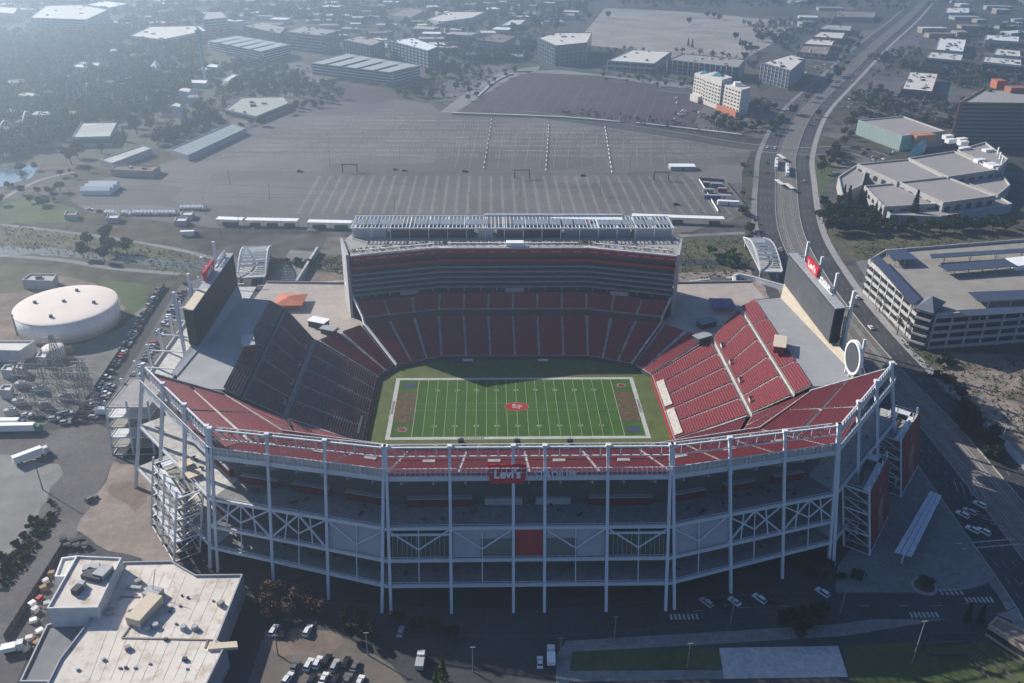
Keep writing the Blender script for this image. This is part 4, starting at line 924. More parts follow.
BLD = [
("office_building","terraced pale office block at the top left edge of the view","building",[(30,18),(46,6),(80,5),(108,10),(86,20)],22,LB,OFFW,6,3),
("warehouse","long bright white roof at the very top left, right of the terraced office","building",[(86,5),(104,1),(128,4),(110,8)],10,LB,WHITE,0,2),
("warehouse","broad cream white roof between the amusement park trees and the slab office","building",[(130,36),(150,27),(198,26),(206,31),(162,40)],12,LB,OFFW,1,5),
("office_building","narrow pale slab office left of the long striped parking structure","building",[(203,20),(206,12),(222,12),(226,18)],24,LB,GREYP,6,0),
("office_building","dark low office behind the ridge of the left striped parking structure","building",[(243,26),(262,22),(286,28),(280,34)],16,CONC_D,CONC,3,3),
("office_building","blue grey six storey office with white stripes behind two parking structures","building",[(286,32),(303,26),(338,31),(322,36)],25,GB,CONC,6,3),
("office_building","dim office block behind the right striped parking structure","building",[(343,40),(360,36),(384,41),(372,46)],24,DKW,CONC,6,2),
("office_building","tall office with a bright white roof parapet right of the striped parking structure","building",[(390,41),(412,38),(438,47),(428,51)],24,GB,WHITE,6,3),
("warehouse","orange tinted low roof far off above the tall white parapet office","building",[(388,15),(408,8),(424,11),(410,18)],8,TANW,DIRT_L,0,2),
("warehouse","long white low roof far off at top centre","building",[(428,19),(450,12),(485,12),(472,18),(442,22)],9,LB,OFFW,0,3),
("office_building","low two storey office with rusty roof top centre left of the white columned office","building",[(477,40),(495,34),(515,37),(503,43)],12,GB,DIRT,3,3),
("warehouse","small white low roof far off beside the dark trees at top centre","building",[(500,26),(511,20),(526,20),(520,25)],8,LB,OFFW,0,0),
("office_building","white columned dark glass office standing behind the mauve parking lot","building",[(538,38),(556,33),(592,33),(587,43),(556,46)],26,DKW,OFFW,5,3),
("office_building","white low office with a roof courtyard right of the white columned office","building",[(608,61),(632,50),(671,52),(654,64)],12,LB,OFFW,2,4),
("office_building","long dark glass office behind the cream hotel","building",[(668,60),(684,54),(745,60),(738,68)],17,DKW,CONC,4,4),
("office_building","angular dark glass office between the cream hotel and the railway road","building",[(762,63),(790,55),(805,59),(791,71)],22,DKW,OFFW,5,3),
("office_building","tan roofed low office nearest the angular glass office","building",[(797,52),(803,46),(830,47),(827,55)],8,TANW,DIRT_L,2,3),
("office_building","second tan low office up the row beside the railway road","building",[(802,44),(810,39),(834,41),(832,46)],8,TANW,OFFW,2,3),
("office_building","third low office up the row beside the railway road with pale roof","building",[(812,37),(820,32),(845,33),(842,39)],8,TANW,OFFW,2,2),
("office_building","fourth low office up the row, farthest of those beside the railway road","building",[(818,29),(826,25),(852,26),(850,31)],8,TANW,CONC_L,2,2),
("warehouse","wide tan roof near the top by the junction of the railway road","building",[(834,17),(838,11),(876,12),(874,18)],8,TANW,DIRT_L,0,2),
("warehouse","bright white roof standing alone at top right","building",[(945,13),(947,8),(969,8),(969,13)],8,LB,WHITE,0,4),
("warehouse","large speckled white roof, upper one of the pair right of the road","building",[(935,50),(939,38),(966,40),(963,52)],9,LB,WHITE,0,12),
("warehouse","long white roof, lower one of the pair right of the road","building",[(926,58),(930,52),(963,55),(961,61)],9,GB,OFFW,1,7),
("warehouse","white roof at right edge, topmost of a row of three","building",[(985,40),(986,35),(1019,37),(1018,42)],9,LB,WHITE,0,6),
("warehouse","white roof at right edge, middle of a row of three","building",[(993,55),(996,49),(1020,51),(1020,57)],9,LB,OFFW,0,7),
("warehouse","white roof at right edge, lowest of a row of three","building",[(982,62),(984,57),(1021,60),(1021,66)],9,GB,OFFW,1,8),
("office_building","low building with patchy white roof and brick red walls","building",[(901,89),(909,72),(938,74),(932,92)],9,mat("brick_red",(.30,.10,.07)),OFFW,1,16),
("office_building","hazy pale office wall at the extreme top left corner","building",[(-10,12),(-2,7),(18,8),(14,14)],14,LB,OFFW,4,0),
("shed","long blue grey roofed exhibition shed at the edge of the big parking lot","building",[(170,150),(231,124),(246,129),(188,156)],4.5,GB,mat("blue_grey_roof",(.21,.25,.26)),0,0),
("shed","low long shed roof beside the pond end of the parking lot","building",[(100,160),(142,146),(152,149),(112,164)],5,GB,CONC_L,0,0),
("shed","flat brown roofed service building between the lot and the long shed","building",[(110,170),(115,166),(160,166),(152,172)],5,TANW,DIRT,0,2),
("pavilion","ribbed pale roof pavilion among the amusement park trees","building",[(72,138),(82,123),(117,123),(110,137)],8,GB,CONC_L,1,0),
("pavilion","broad pale green roofed hall at the right side of the amusement park","building",[(225,110),(241,98),(283,97),(288,104),(256,117)],6,GB,mat("pale_green_roof",(.34,.36,.31)),1,5),
("pavilion","small pale roof hidden deep among the amusement park trees","building",[(72,67),(80,62),(100,63),(97,69)],6,LB,OFFW,0,0),
("pavilion","thin white roof at the far right of the amusement park trees","building",[(186,83),(190,80),(208,80),(206,84)],5,LB,WHITE,0,0),
("pavilion","white roofed hall near the left striped parking structure","building",[(222,80),(232,74),(238,75),(228,82)],5,LB,OFFW,0,0),
]
for i, (nm, lb, ct, rp, h, wm, rm, nb, un) in enumerate(BLD):
    b_ = building(nm, lb, ct, rp, h, wm, rm, nb, None, un*2 if h > 12 else un, seed=i, unit_h=1.6)
    if nb > 1:
        fp = inset(FOOT[-1], -.3); n = len(fp); cy_ = sum(p[1] for p in fp)/n; nf = 0
        for e in range(n):
            p, q = fp[e], fp[(e+1) % n]; L = math.dist(p, q); k_ = max(2, int(L/(7 if wm is DKW else 9)))
            if (p[1]+q[1])/2 > cy_+4: continue
            for k in range(k_+1):
                if nf > 40: break
                c_ = lerp(p, q, k/k_); mb = MB(); mb.box((c_[0],c_[1],0), (.9,.9,h+.4)); mb.build("facade_pier", LB if wm is DKW else wm, b_); nf += 1
# parking structures with solar roofs
for lb, rp, h in (("long parking structure with pale solar canopies, left of the two in the haze",[(208,41),(236,36),(290,45),(263,52)],13),("parking structure with pale solar canopies, right of the two in the haze",[(311,63),(346,54),(420,66),(393,73)],14)):
    r_ = building("parking_structure", lb, "parking garage", rp, h, mat("white_spandrel",(.52,.52,.52)), CONC, 4)
    f4 = [g2(u,v,h+3) for u, v in rp]
    for k in range(5):
        a_, b_ = lerp(f4[0],f4[3],(k+.1)/5), lerp(f4[1],f4[2],(k+.1)/5); c_, d_ = lerp(f4[1],f4[2],(k+.82)/5), lerp(f4[0],f4[3],(k+.82)/5)
        mb = MB(); q = ccw([a_,b_,c_,d_]); mb.hexa([(*p,h+3) for p in q], [(*p,h+3.4) for p in q]); mb.build("solar_canopy", mat("pale_solar",(.40,.40,.38),.4), r_)
def fins(roof_px, h, n, m, label=None):
    return ccw([g2(u,v,h) for u,v in roof_px])
# hotel
hp = [(694,74),(739,91),(755,87),(711,71)]
H_ = 33; W_ = mat("cream_wall",(.60,.56,.50)); hr = thing("hotel", "cream hotel tower with rows of small windows and blue green roof caps", "hotel", (*g2(717,90,H_),0))
hb = [g2(692,99),g2(738,116.5)]; dv = (G(752,112).x-G(738,116.5).x, G(752,112).y-G(738,116.5).y); l_ = math.hypot(*dv); dv = (dv[0]/l_*20, dv[1]/l_*20)
def hpt(t, w, z): p = lerp(hb[0],hb[1],t); return (p[0]+dv[0]*w, p[1]+dv[1]*w, z)
FOOT.append(ccw([hpt(0,0,0)[:2],hpt(1,0,0)[:2],hpt(1,1,0)[:2],hpt(0,1,0)[:2]]))
for (t0,t1,hh,fw) in ((0,.24,29,.0),(.24,.62,32,-.12),(.62,1,27.5,0)):
    mb = MB(); mb.hexa([hpt(t0,fw,0),hpt(t1,fw,0),hpt(t1,1,0),hpt(t0,1,0)], [hpt(t0,fw,hh),hpt(t1,fw,hh),hpt(t1,1,hh),hpt(t0,1,hh)]); wl = mb.build("wall", W_, hr)
    nx = max(2, int((t1-t0)*17)); 
    for fl in range(6):
        for k in range(nx):
            ta, tb = t0+(t1-t0)*(k+.22)/nx, t0+(t1-t0)*(k+.78)/nx; z = 5+fl*3.7
            a_, b_ = Vector(hpt(ta,fw,z)), Vector(hpt(tb,fw,z)); o_ = Vector((-dv[0],-dv[1],0)).normalized()*.12
            mb = MB(); mb.poly([a_+o_,b_+o_,b_+o_+Vector((0,0,1.7)),a_+o_+Vector((0,0,1.7))]); mb.build("window", GLASS, wl)
for t, w, hh, s_ in ((.12,.5,29,7),(.43,.4,32,9)):
    c_ = Vector(hpt(t,w,hh)); mb = MB(); q = [c_+Vector((math.cos(a_)*s_,math.sin(a_)*s_,0)) for a_ in (.4,1.97,3.54,5.11)]
    for i in range(4): mb.poly([q[i],q[(i+1)%4],c_+Vector((0,0,4.5))])
    mb.build("roof_cap", mat("verdigris",(.10,.30,.34)), hr)
mb = MB(); mb.hexa([hpt(.02,-.35,0),hpt(.2,-.35,0),hpt(.2,-.02,0),hpt(.02,-.02,0)],[hpt(.02,-.35,7),hpt(.2,-.35,7),hpt(.2,-.02,7),hpt(.02,-.02,7)]); mb.build("entrance_wing", W_, hr)
mb = MB(); mb.hexa([hpt(.6,-.3,0),hpt(1,-.3,0),hpt(1,-.02,0),hpt(.6,-.02,0)],[hpt(.6,-.3,5),hpt(1,-.3,5),hpt(1,-.02,5),hpt(.6,-.02,5)]); mb.build("podium", mat("salmon_wall",(.50,.16,.09)), hr)
mb = MB(); c_ = hpt(.82,.5,27.5); mb.box(c_,(7,6,4)); mb.build("rooftop_unit", WHITE, hr)
# striped office tower, right edge
r_ = building("office_tower", "tall dark office tower with pale horizontal stripes at the right edge", "building", [(962,103),(984,90),(1046,92),(1052,104)], 40, mat("stripe_wall",(.27,.21,.18)), CONC, 11, GLASS, 3)
mb = MB(); tp = [g2(984,93,40),g2(962,103,40)]; 
mb = MB(); q = [g2(960,104,40),g2(983.5,90,40)]; nn = Vector((q[1][0]-q[0][0],q[1][1]-q[0][1],0)).normalized(); nv = Vector((-nn.y,nn.x,0))*1.2
mb.hexa([(q[0][0],q[0][1],0),(q[1][0],q[1][1],0),(q[1][0]+nv.x,q[1][1]+nv.y,0),(q[0][0]+nv.x,q[0][1]+nv.y,0)],[(q[0][0],q[0][1],41.5),(q[1][0],q[1][1],41.5),(q[1][0]+nv.x,q[1][1]+nv.y,41.5),(q[0][0]+nv.x,q[0][1]+nv.y,41.5)]); mb.build("end_wall", mat("brown_wall",(.30,.15,.10)), r_)
c_ = G(997,88,40); mb = MB(); mb.box((c_.x,c_.y,40.1),(9,12,8)); mb.build("penthouse", mat("terracotta",(.42,.13,.07)), r_)
c_ = G(1015,92,40); mb = MB(); mb.box((c_.x+4,c_.y,40.1),(24,12,5)); mb.build("penthouse", mat("terracotta2",(.30,.12,.08)), r_)
mb = MB(); fp_ = FOOT[-1]; 
# convention centre, a group of halls
CG = mat("mint_wall",(.24,.31,.29)); CW = mat("hall_wall",(.36,.345,.32)); CR = mat("hall_roof",(.30,.28,.265),.9,.08,.05)
conv = thing("convention_centre", "sprawling convention centre of brown flat roofs with white parapets and sloping blue glass", "building", (*g2(930,175),0))
def hall(rp, h, wall, roof=CR, z0=0, par=1.2, nm="hall", bands=False):
    fp = ccw([g2(u,v,h) for u,v in rp]); FOOT.append(fp); ip = inset(fp,.9); n = len(fp); mb = MB()
    mb.hexa([(*p,z0) for p in fp],[(*p,h+par) for p in fp],cap=False,bottom=False)
    for i in range(n):
        j=(i+1)%n; mb.poly([(*fp[i],h+par),(*fp[j],h+par),(*ip[j],h+par),(*ip[i],h+par)],1); mb.poly([(*ip[j],h),(*ip[i],h),(*ip[i],h+par),(*ip[j],h+par)],1)
    w_ = mb.build(nm, [wall, mat('hall_parapet',(.42,.40,.37))], conv); mb = MB(); mb.poly([(*p,h) for p in ip]); mb.build("roof", roof, w_)
    if bands:
        o1 = inset(fp,-.15)
        for i in range(n):
            j=(i+1)%n; L=math.dist(o1[i],o1[j]); k_=int(L/9)
            if (o1[i][1]+o1[j][1])/2 > sum(p[1] for p in fp)/n: continue
            for k in range(min(k_,14)):
                a_,b_=lerp(o1[i],o1[j],(k+.25)/k_),lerp(o1[i],o1[j],(k+.75)/k_); mb=MB(); mb.poly([(*a_,h*.5),(*b_,h*.5),(*b_,h*.82),(*a_,h*.82)]); mb.build("window",GLASS,w_)
    return w_
hall([(858,121),(903,117),(945,132),(902,137)],13,CG)
hall([(857,165),(908,160),(944,178),(897,183)],12,CW,bands=True)
hall([(908,159),(954,152),(996,171),(948,178)],13,CW,bands=True)
w_ = hall([(957,151),(985,143),(1008,160),(998,170)],14,CW)
hall([(864,187),(898,184),(938,205),(884,208)],9,CW,bands=True)
hall([(899,183),(947,178),(996,197),(943,204)],12,CW,bands=True)
hall([(948,177),(998,170),(1010,186),(998,196)],8,CW)
hall([(838,178),(856,166),(866,172),(862,186),(842,196)],8,CW)
hall([(884,209),(942,205),(1000,198),(1012,205),(940,218),(890,216)],6,GB)
mb = MB(); q = [G(u,v,z) for u,v,z in ((906,158,4),(924,152,4),(928,139,12),(917,143,12))]; mb.hexa([(p.x,p.y,0) for p in q],[tuple(p) for p in q]); mb.build("sloping_glass", mat("teal_glass",(.05,.30,.38),.25,.25,.3,spec=.6), conv)
mb = MB(); c_ = G(921,138,10); mb.box((c_.x,c_.y,8),(22,12,6),.3); mb.build("roof_lantern", mat("salmon_roof",(.45,.20,.12)), conv)
for u, v in ((948,136),(951,140),(962,139),(963,142),(965,148),(988,150),(990,164),(995,166),(980,160)):
    c_ = G(u,v,15); mb = MB(); mb.box((c_.x,c_.y,12.5),(9,5,3.5),.3); mb.build("rooftop_unit", WHITE, conv)
for k in range(3):
    c_ = G(998+k*2,152+k*5,16); mb = MB(); mb.bar((c_.x,c_.y,8),(c_.x,c_.y,20),1); mb.build("mast", WHITE, conv)
# parking garage at right
GH = 19; gp = [(868,262),(920,309),(936,317),(1090,306),(1090,236),(885,252)]
gfp = ccw([g2(u,v,GH) for u,v in gp]); FOOT.append(gfp); gar = thing("parking_garage", "grey multi storey parking garage with open levels, pyramid capped corner tower and rooftop solar canopies", "parking garage", (*g2(960,300,GH),0))
mb = MB(); mb.hexa([(*p,0) for p in inset(gfp,2.5)],[(*p,GH-1) for p in inset(gfp,2.5)]); mb.build("interior_shade_block", mat("garage_inner_shade",(.03,.033,.04)), gar)  # solid dark block stands in for the shade inside the open levels
mb = MB(); mb.poly([(*p,GH) for p in inset(gfp,.3)]); mb.build("roof_deck", mat("garage_deck",(.27,.25,.22),.9,.15,.1), gar)
for lv in range(5):
    z = 0.4+lv*4.4; ip = inset(gfp,.6); n=len(gfp)
    for i in range(n):
        j=(i+1)%n; mb = MB(); q=[gfp[i],gfp[j],ip[j],ip[i]]; mb.hexa([(*p,z) for p in q],[(*p,z+(1.7 if lv<4 else 2.6)) for p in q]); mb.build("spandrel", mat("garage_concrete",(.40,.39,.38)) if lv<4 else CONC_L, gar)
ip = inset(gfp,-.15); ii = inset(gfp,.8); kk=0
for i in range(len(gfp)):
    j=(i+1)%len(gfp); L=math.dist(gfp[i],gfp[j]); k_=max(1,int(L/9))
    if gfp[i][1]+gfp[j][1] > 2*110 and min(gfp[i][0],gfp[j][0])>216: continue
    for k in range(k_):
        if kk >= 60: break
        p,q=lerp(ip[i],ip[j],k/k_),lerp(ii[i],ii[j],k/k_); mb=MB(); mb.bar((*p,GH/2),(*q,GH/2),1.0,GH); kk+=1; mb.build("pier", CONC_L, gar)
for rp in ([(871,258),(879,255),(921,299),(912,305)],[(886,250),(905,249),(918,259),(893,260)],[(930,254),(1060,246),(1060,250),(932,258)],[(938,265),(1006,259),(1018,266),(948,271)],[(968,292),(1090,287),(1090,297),(978,301)],[(957,310),(1090,303),(1090,309),(968,316)]):
    q = ccw([g2(u,v,GH+4) for u,v in rp]); mb=MB(); mb.hexa([(*p,GH+3.6) for p in q],[(*p,GH+4) for p in q]); cn = mb.build("solar_canopy", PVM, gar)
    c0 = q[0]; n_ = 5
    for k in range(n_):
        for (e0,e1) in ((0,1),(3,2)):
            p = lerp(q[e0],q[e1],(k+.5)/n_); mb=MB(); mb.bar((*p,GH),(*p,GH+3.7),.4); mb.build("canopy_post", METAL, cn)
for rp in ([(1006,258),(1024,256),(1040,262),(1018,266)],):
    q = ccw([g2(u,v,GH+3) for u,v in rp]); mb=MB(); mb.hexa([(*p,GH) for p in q],[(*p,GH+3) for p in q]); mb.build("stair_head", WHITE, gar)
tc_ = [g2(918,308,GH+3),g2(932,312,GH+3),g2(943,302,GH+3),g2(928,298,GH+3)]
q = ccw(tc_); mb=MB(); mb.hexa([(*p,0) for p in q],[(*p,GH+3) for p in q]); tw_=mb.build("corner_tower", GLASS, gar)
for z in (3,7.5,12,16.5,20.5):
    o1=inset(q,-.4); mb=MB(); mb.hexa([(*p,z) for p in o1],[(*p,z+1.1) for p in o1]); mb.build("spandrel", CONC_L, tw_)
mb=MB(); o1=inset(q,-1.2); cx_,cy_=sum(p[0] for p in q)/4,sum(p[1] for p in q)/4
for i in range(4): mb.poly([(*o1[i],GH+3),(*o1[(i+1)%4],GH+3),(cx_,cy_,GH+8)])
mb.build("pyramid_roof", mat("slate_roof",(.13,.14,.17)), tw_)
# building at bottom left
bl = thing("low_building", "large flat roofed building with stained cream roof at bottom left", "building", (-125,-135,0))
def blk(rp, h, wall, roof, nm="wing", par=.7, z0=0):
    fp=ccw([g2(u,v,h) for u,v in rp]); FOOT.append(fp); ip=inset(fp,.45); n=len(fp); mb=MB(); mb.hexa([(*p,z0) for p in fp],[(*p,h+par) for p in fp],cap=False,bottom=False)
    for i in range(n):
        j=(i+1)%n; mb.poly([(*fp[i],h+par),(*fp[j],h+par),(*ip[j],h+par),(*ip[i],h+par)]); mb.poly([(*ip[j],h),(*ip[i],h),(*ip[i],h+par),(*ip[j],h+par)])
    w_=mb.build(nm,wall,bl); mb=MB(); mb.poly([(*p,h) for p in ip]); mb.build("roof",roof,w_); return w_
def stained(name, c):
    m=mat(name,c,.9,.10,.05); nt=m.node_tree; b=nt.nodes["Principled BSDF"]; l=b.inputs["Base Color"].links[0].from_socket
    tc=nt.nodes.new("ShaderNodeTexCoord"); n=nt.nodes.new("ShaderNodeTexNoise"); n.inputs["Scale"].default_value=.22; n.inputs["Detail"].default_value=9; n.inputs["Roughness"].default_value=.75
    nt.links.new(tc.outputs["Object"],n.inputs["Vector"]); r=nt.nodes.new("ShaderNodeValToRGB"); r.color_ramp.elements[0].position=.34; r.color_ramp.elements[0].color=(.62,.55,.47,1); r.color_ramp.elements[1].position=.5; r.color_ramp.elements[1].color=(1,1,1,1)
    nt.links.new(n.outputs["Fac"],r.inputs[0]); mx=nt.nodes.new("ShaderNodeMix"); mx.data_type='RGBA'; mx.blend_type='MULTIPLY'; mx.inputs[0].default_value=1
    nt.links.new(l,mx.inputs[6]); nt.links.new(r.outputs[0],mx.inputs[7]); nt.links.new(mx.outputs[2],b.inputs["Base Color"]); return m
CRM = stained("stained_cream_roof",(.60,.55,.49))
BWALL = mat("blue_grey_wall",(.30,.31,.33))  # bluish grey walls of the low building
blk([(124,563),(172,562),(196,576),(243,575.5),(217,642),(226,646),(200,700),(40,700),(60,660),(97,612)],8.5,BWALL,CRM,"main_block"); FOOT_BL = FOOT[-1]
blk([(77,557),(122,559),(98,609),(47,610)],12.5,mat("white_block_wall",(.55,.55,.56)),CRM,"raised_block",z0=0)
blk([(47,626),(96,612),(62,683),(20,683)],5.5,GREYP,mat("grey_membrane",(.17,.175,.18)),"side_wing")
blk([(62,559),(78,557),(66,578),(55,578)],6,WHITE,OFFW,"lean_to")
q=ccw([g2(*p,9) for p in ((210,644),(237,642),(238,648),(208,650))]); mb=MB(); mb.hexa([(*p,8.4) for p in q],[(*p,9.4) for p in q]); mb.build("entrance_canopy", CREAM, bl)
rr=random.Random(5)
def roofbox(u,v,h,sx_,sy_,sz_,rz,m): c_=G(u,v,h); mb=MB(); mb.box((c_.x,c_.y,h+.02),(sx_,sy_,sz_),rz); return mb.build("rooftop_unit",m,bl)
roofbox(146,614,8.5,5,11,3.2,-.32,CREAM); roofbox(154,596,8.5,5,4,2.2,-.32,METAL); roofbox(134,589,8.5,5,1.2,1,-.1,METAL); roofbox(95,577,12.5,7,4,1.6,-.3,CONC_D); roofbox(104,575,12.5,4,5,2.2,-.3,METAL); roofbox(92,570,12.5,5,2.5,1.6,.2,METAL); roofbox(78,592,12.5,2.2,3,2,-.3,CONC_D); roofbox(82,587,12.5,2,2,1.8,0,METAL)
for u,v in ((148,629),(156,627),(184,629),(195,629)):
    c_=G(u,v,8.5); mb=MB(); mb.cyl((c_.x,c_.y,8.5),(c_.x,c_.y,9.9),1.15,.9,10); mb.build("roof_fan",METAL,bl)
for u,v,s_ in ((139,583,1.6),(111,613,1.7),(221,605,1.5),(128,649,1.3),(185,660,1),(104,660,.8),(78,670,.7),(126,668,.6),(188,598,.6),(180,606,.6),(172,608,.6),(170,612,.6),(166,640,.8),(213,601,.5),(150,664,.5),(135,668,.6),(120,668,.6),(187,669,.5),(176,624,.6),(182,596,.5)):
    c_=G(u,v,8.5); mb=MB(); mb.box((c_.x,c_.y,8.52),(s_*1.3,s_,s_*.9),rr.uniform(0,1)); mb.build("roof_vent",rr.choice((METAL,CONC_D,CONC)),bl)
for (u0,v0,u1,v1) in ((122,638,212,640),(122,638,132,624),(208,640,205,648),(120,597,140,597),(128,611,142,606)):
    a_,b_=G(u0,v0,8.6),G(u1,v1,8.6); mb=MB(); mb.bar(a_,b_,.5,.35); mb.build("pipe_run",mat("brown_pipe",(.22,.19,.16)),bl)
for k in range(11):
    u0 = 132+k*11; a_, b_ = G(u0,566+k*1.2,8.5), G(u0-44-k*.5,683,8.5)
    for e0, e1 in ((.02,.47),(.5,.98)):
        p, q = a_.lerp(b_,e0), a_.lerp(b_,e1)
        if inpoly(p.x,p.y,FOOT_BL) and inpoly(q.x,q.y,FOOT_BL): mb = MB(); mb.bar((p.x,p.y,8.53),(q.x,q.y,8.53),.1,.06); mb.build("roof_seam", mat("seam_grey",(.52,.48,.43)), bl)
c_=G(152,596,8.5); mb=MB(); mb.bar(c_,(c_.x+1.5,c_.y+3,17),.18); mb.build("antenna",METAL,bl)
for k in range(6):
    c_=G(50+k*3,676-k*9,5); mb=MB(); 
# sheds by the tank
building("shed","grey shed with a small white box behind the round water tank","building",[(22,281),(30,275),(57,275),(53,282)],5,GREYP,CONC_L,0,None,1)
building("warehouse","white roofed warehouse below the round water tank at the left edge","building",[(-20,351),(-14,342),(35,342),(20,352)],6,LB,OFFW,0,None,0)
for i,(u,v,s_,lb) in enumerate(((8,372,7,"pale grey switch house, upper one at the left edge of the substation"),(6,392,7,"pale grey switch house, lower one at the left edge of the substation"),(20,370,4,"small white equipment hut right of the upper switch house"),(42,359,6,"long white equipment box beside the little white tank"))):
    p=G(u,v); building("hut",lb,"hut",[(u-s_,v-1),(u-s_*.4,v-6),(u+s_,v-6),(u+s_*.6,v)],4,LB,OFFW)
p=G(68,352); r_=thing("crate","tan crate right of the little white tank below the big one","crate",tuple(p)); mb=MB(); mb.box((p.x,p.y,0),(4,3,2.6),.2); mb.build("body",mat("tan_box",(.42,.28,.12)),r_); mb=MB(); mb.box((p.x,p.y,2.6),(4.3,3.3,.2),.2); mb.build("lid",mat("tan_lid",(.46,.33,.16)),r_)
# tanks
def tank(cx,cy,r,h,label,dome=1.2,vents=()):
    r_=thing("water_tank",label,"tank",(cx,cy,0)); n=64; mb=MB(); mb.cyl((cx,cy,0),(cx,cy,h),r,r,n); s_=mb.build("shell",mat("tank_white",(.70,.69,.65),.6,.06,.1),r_)
    for p in s_.data.polygons: p.use_smooth=len(p.vertices)==4
    mb=MB(); rings=[(r*1.012*math.cos(a_*math.pi/12),h+dome*math.sin(a_*math.pi/12)) for a_ in range(7)]
    for k in range(6):
        for i in range(n):
            a0,a1=2*math.pi*i/n,2*math.pi*(i+1)/n; (ra,za),(rb,zb)=rings[k],rings[k+1]
            mb.poly([(cx+ra*math.cos(a0),cy+ra*math.sin(a0),za),(cx+ra*math.cos(a1),cy+ra*math.sin(a1),za),(cx+rb*math.cos(a1),cy+rb*math.sin(a1),zb),(cx+rb*math.cos(a0),cy+rb*math.sin(a0),zb)])
    rf=mb.build("roof",mat("tank_roof",(.68,.60,.53),.75,.06,.06),r_)
    for u,v in vents:
        c_=G(u,v,h+dome*.8); mb=MB(); mb.cyl((c_.x,c_.y,h),(c_.x,c_.y,h+dome+.9),.9,.9,10); mb.build("hatch",CONC_D,rf)
    for zb in (h*.34,h*.67):
        mb=MB(); mb.cyl((cx,cy,zb),(cx,cy,zb+.12),r+.03,r+.03,n); mb.build("weld_band",mat("weld_grey",(.50,.48,.44)),s_)
    for k in range(14):
        a_=k*.449+.2*math.sin(k*5); mb=MB(); mb.bar((cx+(r+.02)*math.cos(a_),cy+(r+.02)*math.sin(a_),h*(.35+.25*abs(math.sin(k*3)))),(cx+(r+.02)*math.cos(a_),cy+(r+.02)*math.sin(a_),h),.18,.05); mb.build("rust_streak",mat("rust_streak",(.50,.42,.34)),s_)
    mb=MB(); mb.bar((cx-r*.85,cy-r*.55,0),(cx-r*.85,cy-r*.55,h+1),.6); mb.build("ladder",METAL,r_)
tank(-236.2,87.0,25.2,11.2,"huge round white water tank with flat cream top beside the left car park",1.3,((77,291),(35,303),(64,302),(94,303),(51,317)))
FOOT.append([(-262,60),(-206,60),(-206,115),(-262,115)])
p=G(55,357); tank(p.x,p.y,5.2,5,"little white domed tank below the huge round one",1.6)

# ================================================================ TREES
LEAF = [mat("leaf_green",(.040,.062,.022),.9,.45,.35,rnd=.35,spec=.1), mat("leaf_dark",(.022,.038,.020),.9,.4,.35,rnd=.3,spec=.1), mat("leaf_olive",(.070,.072,.028),.9,.4,.35,rnd=.3,spec=.1), mat("leaf_autumn",(.125,.078,.048),.9,.4,.35,rnd=.35,spec=.1), mat("leaf_bright",(.075,.115,.028),.9,.4,.35,rnd=.2,spec=.1)]
def leafquad(mb, c, s, rr):
    a = Vector((rr.gauss(0,1),rr.gauss(0,1),rr.gauss(0,1))).normalized(); b = a.cross(Vector((rr.gauss(0,1),rr.gauss(0,1),rr.gauss(0,1)))).normalized()
    mb.poly([c-a*s-b*s*.6, c+a*s-b*s*.5, c+a*s*.8+b*s*.7, c-a*s*.7+b*s*.6])
def crown_blob(mb, cx, cy, cz, rx, rz, n, s, rr, clumps=11):
    cl = []
    for _ in range(clumps):
        while True:
            v = Vector((rr.uniform(-1,1),rr.uniform(-1,1),rr.uniform(-1,1)))
            if v.length < 1: break
        cl.append((v*.72, rr.uniform(.28,.5)))
    for _ in range(n):
        v, r = rr.choice(cl); d_ = Vector((rr.gauss(0,1),rr.gauss(0,1),rr.gauss(0,.8))).normalized()*r*rr.uniform(.6,1.05)
        q = v+d_; leafquad(mb, Vector((cx+q.x*rx, cy+q.y*rx, cz+q.z*rz)), s*rr.uniform(.6,1.3), rr)
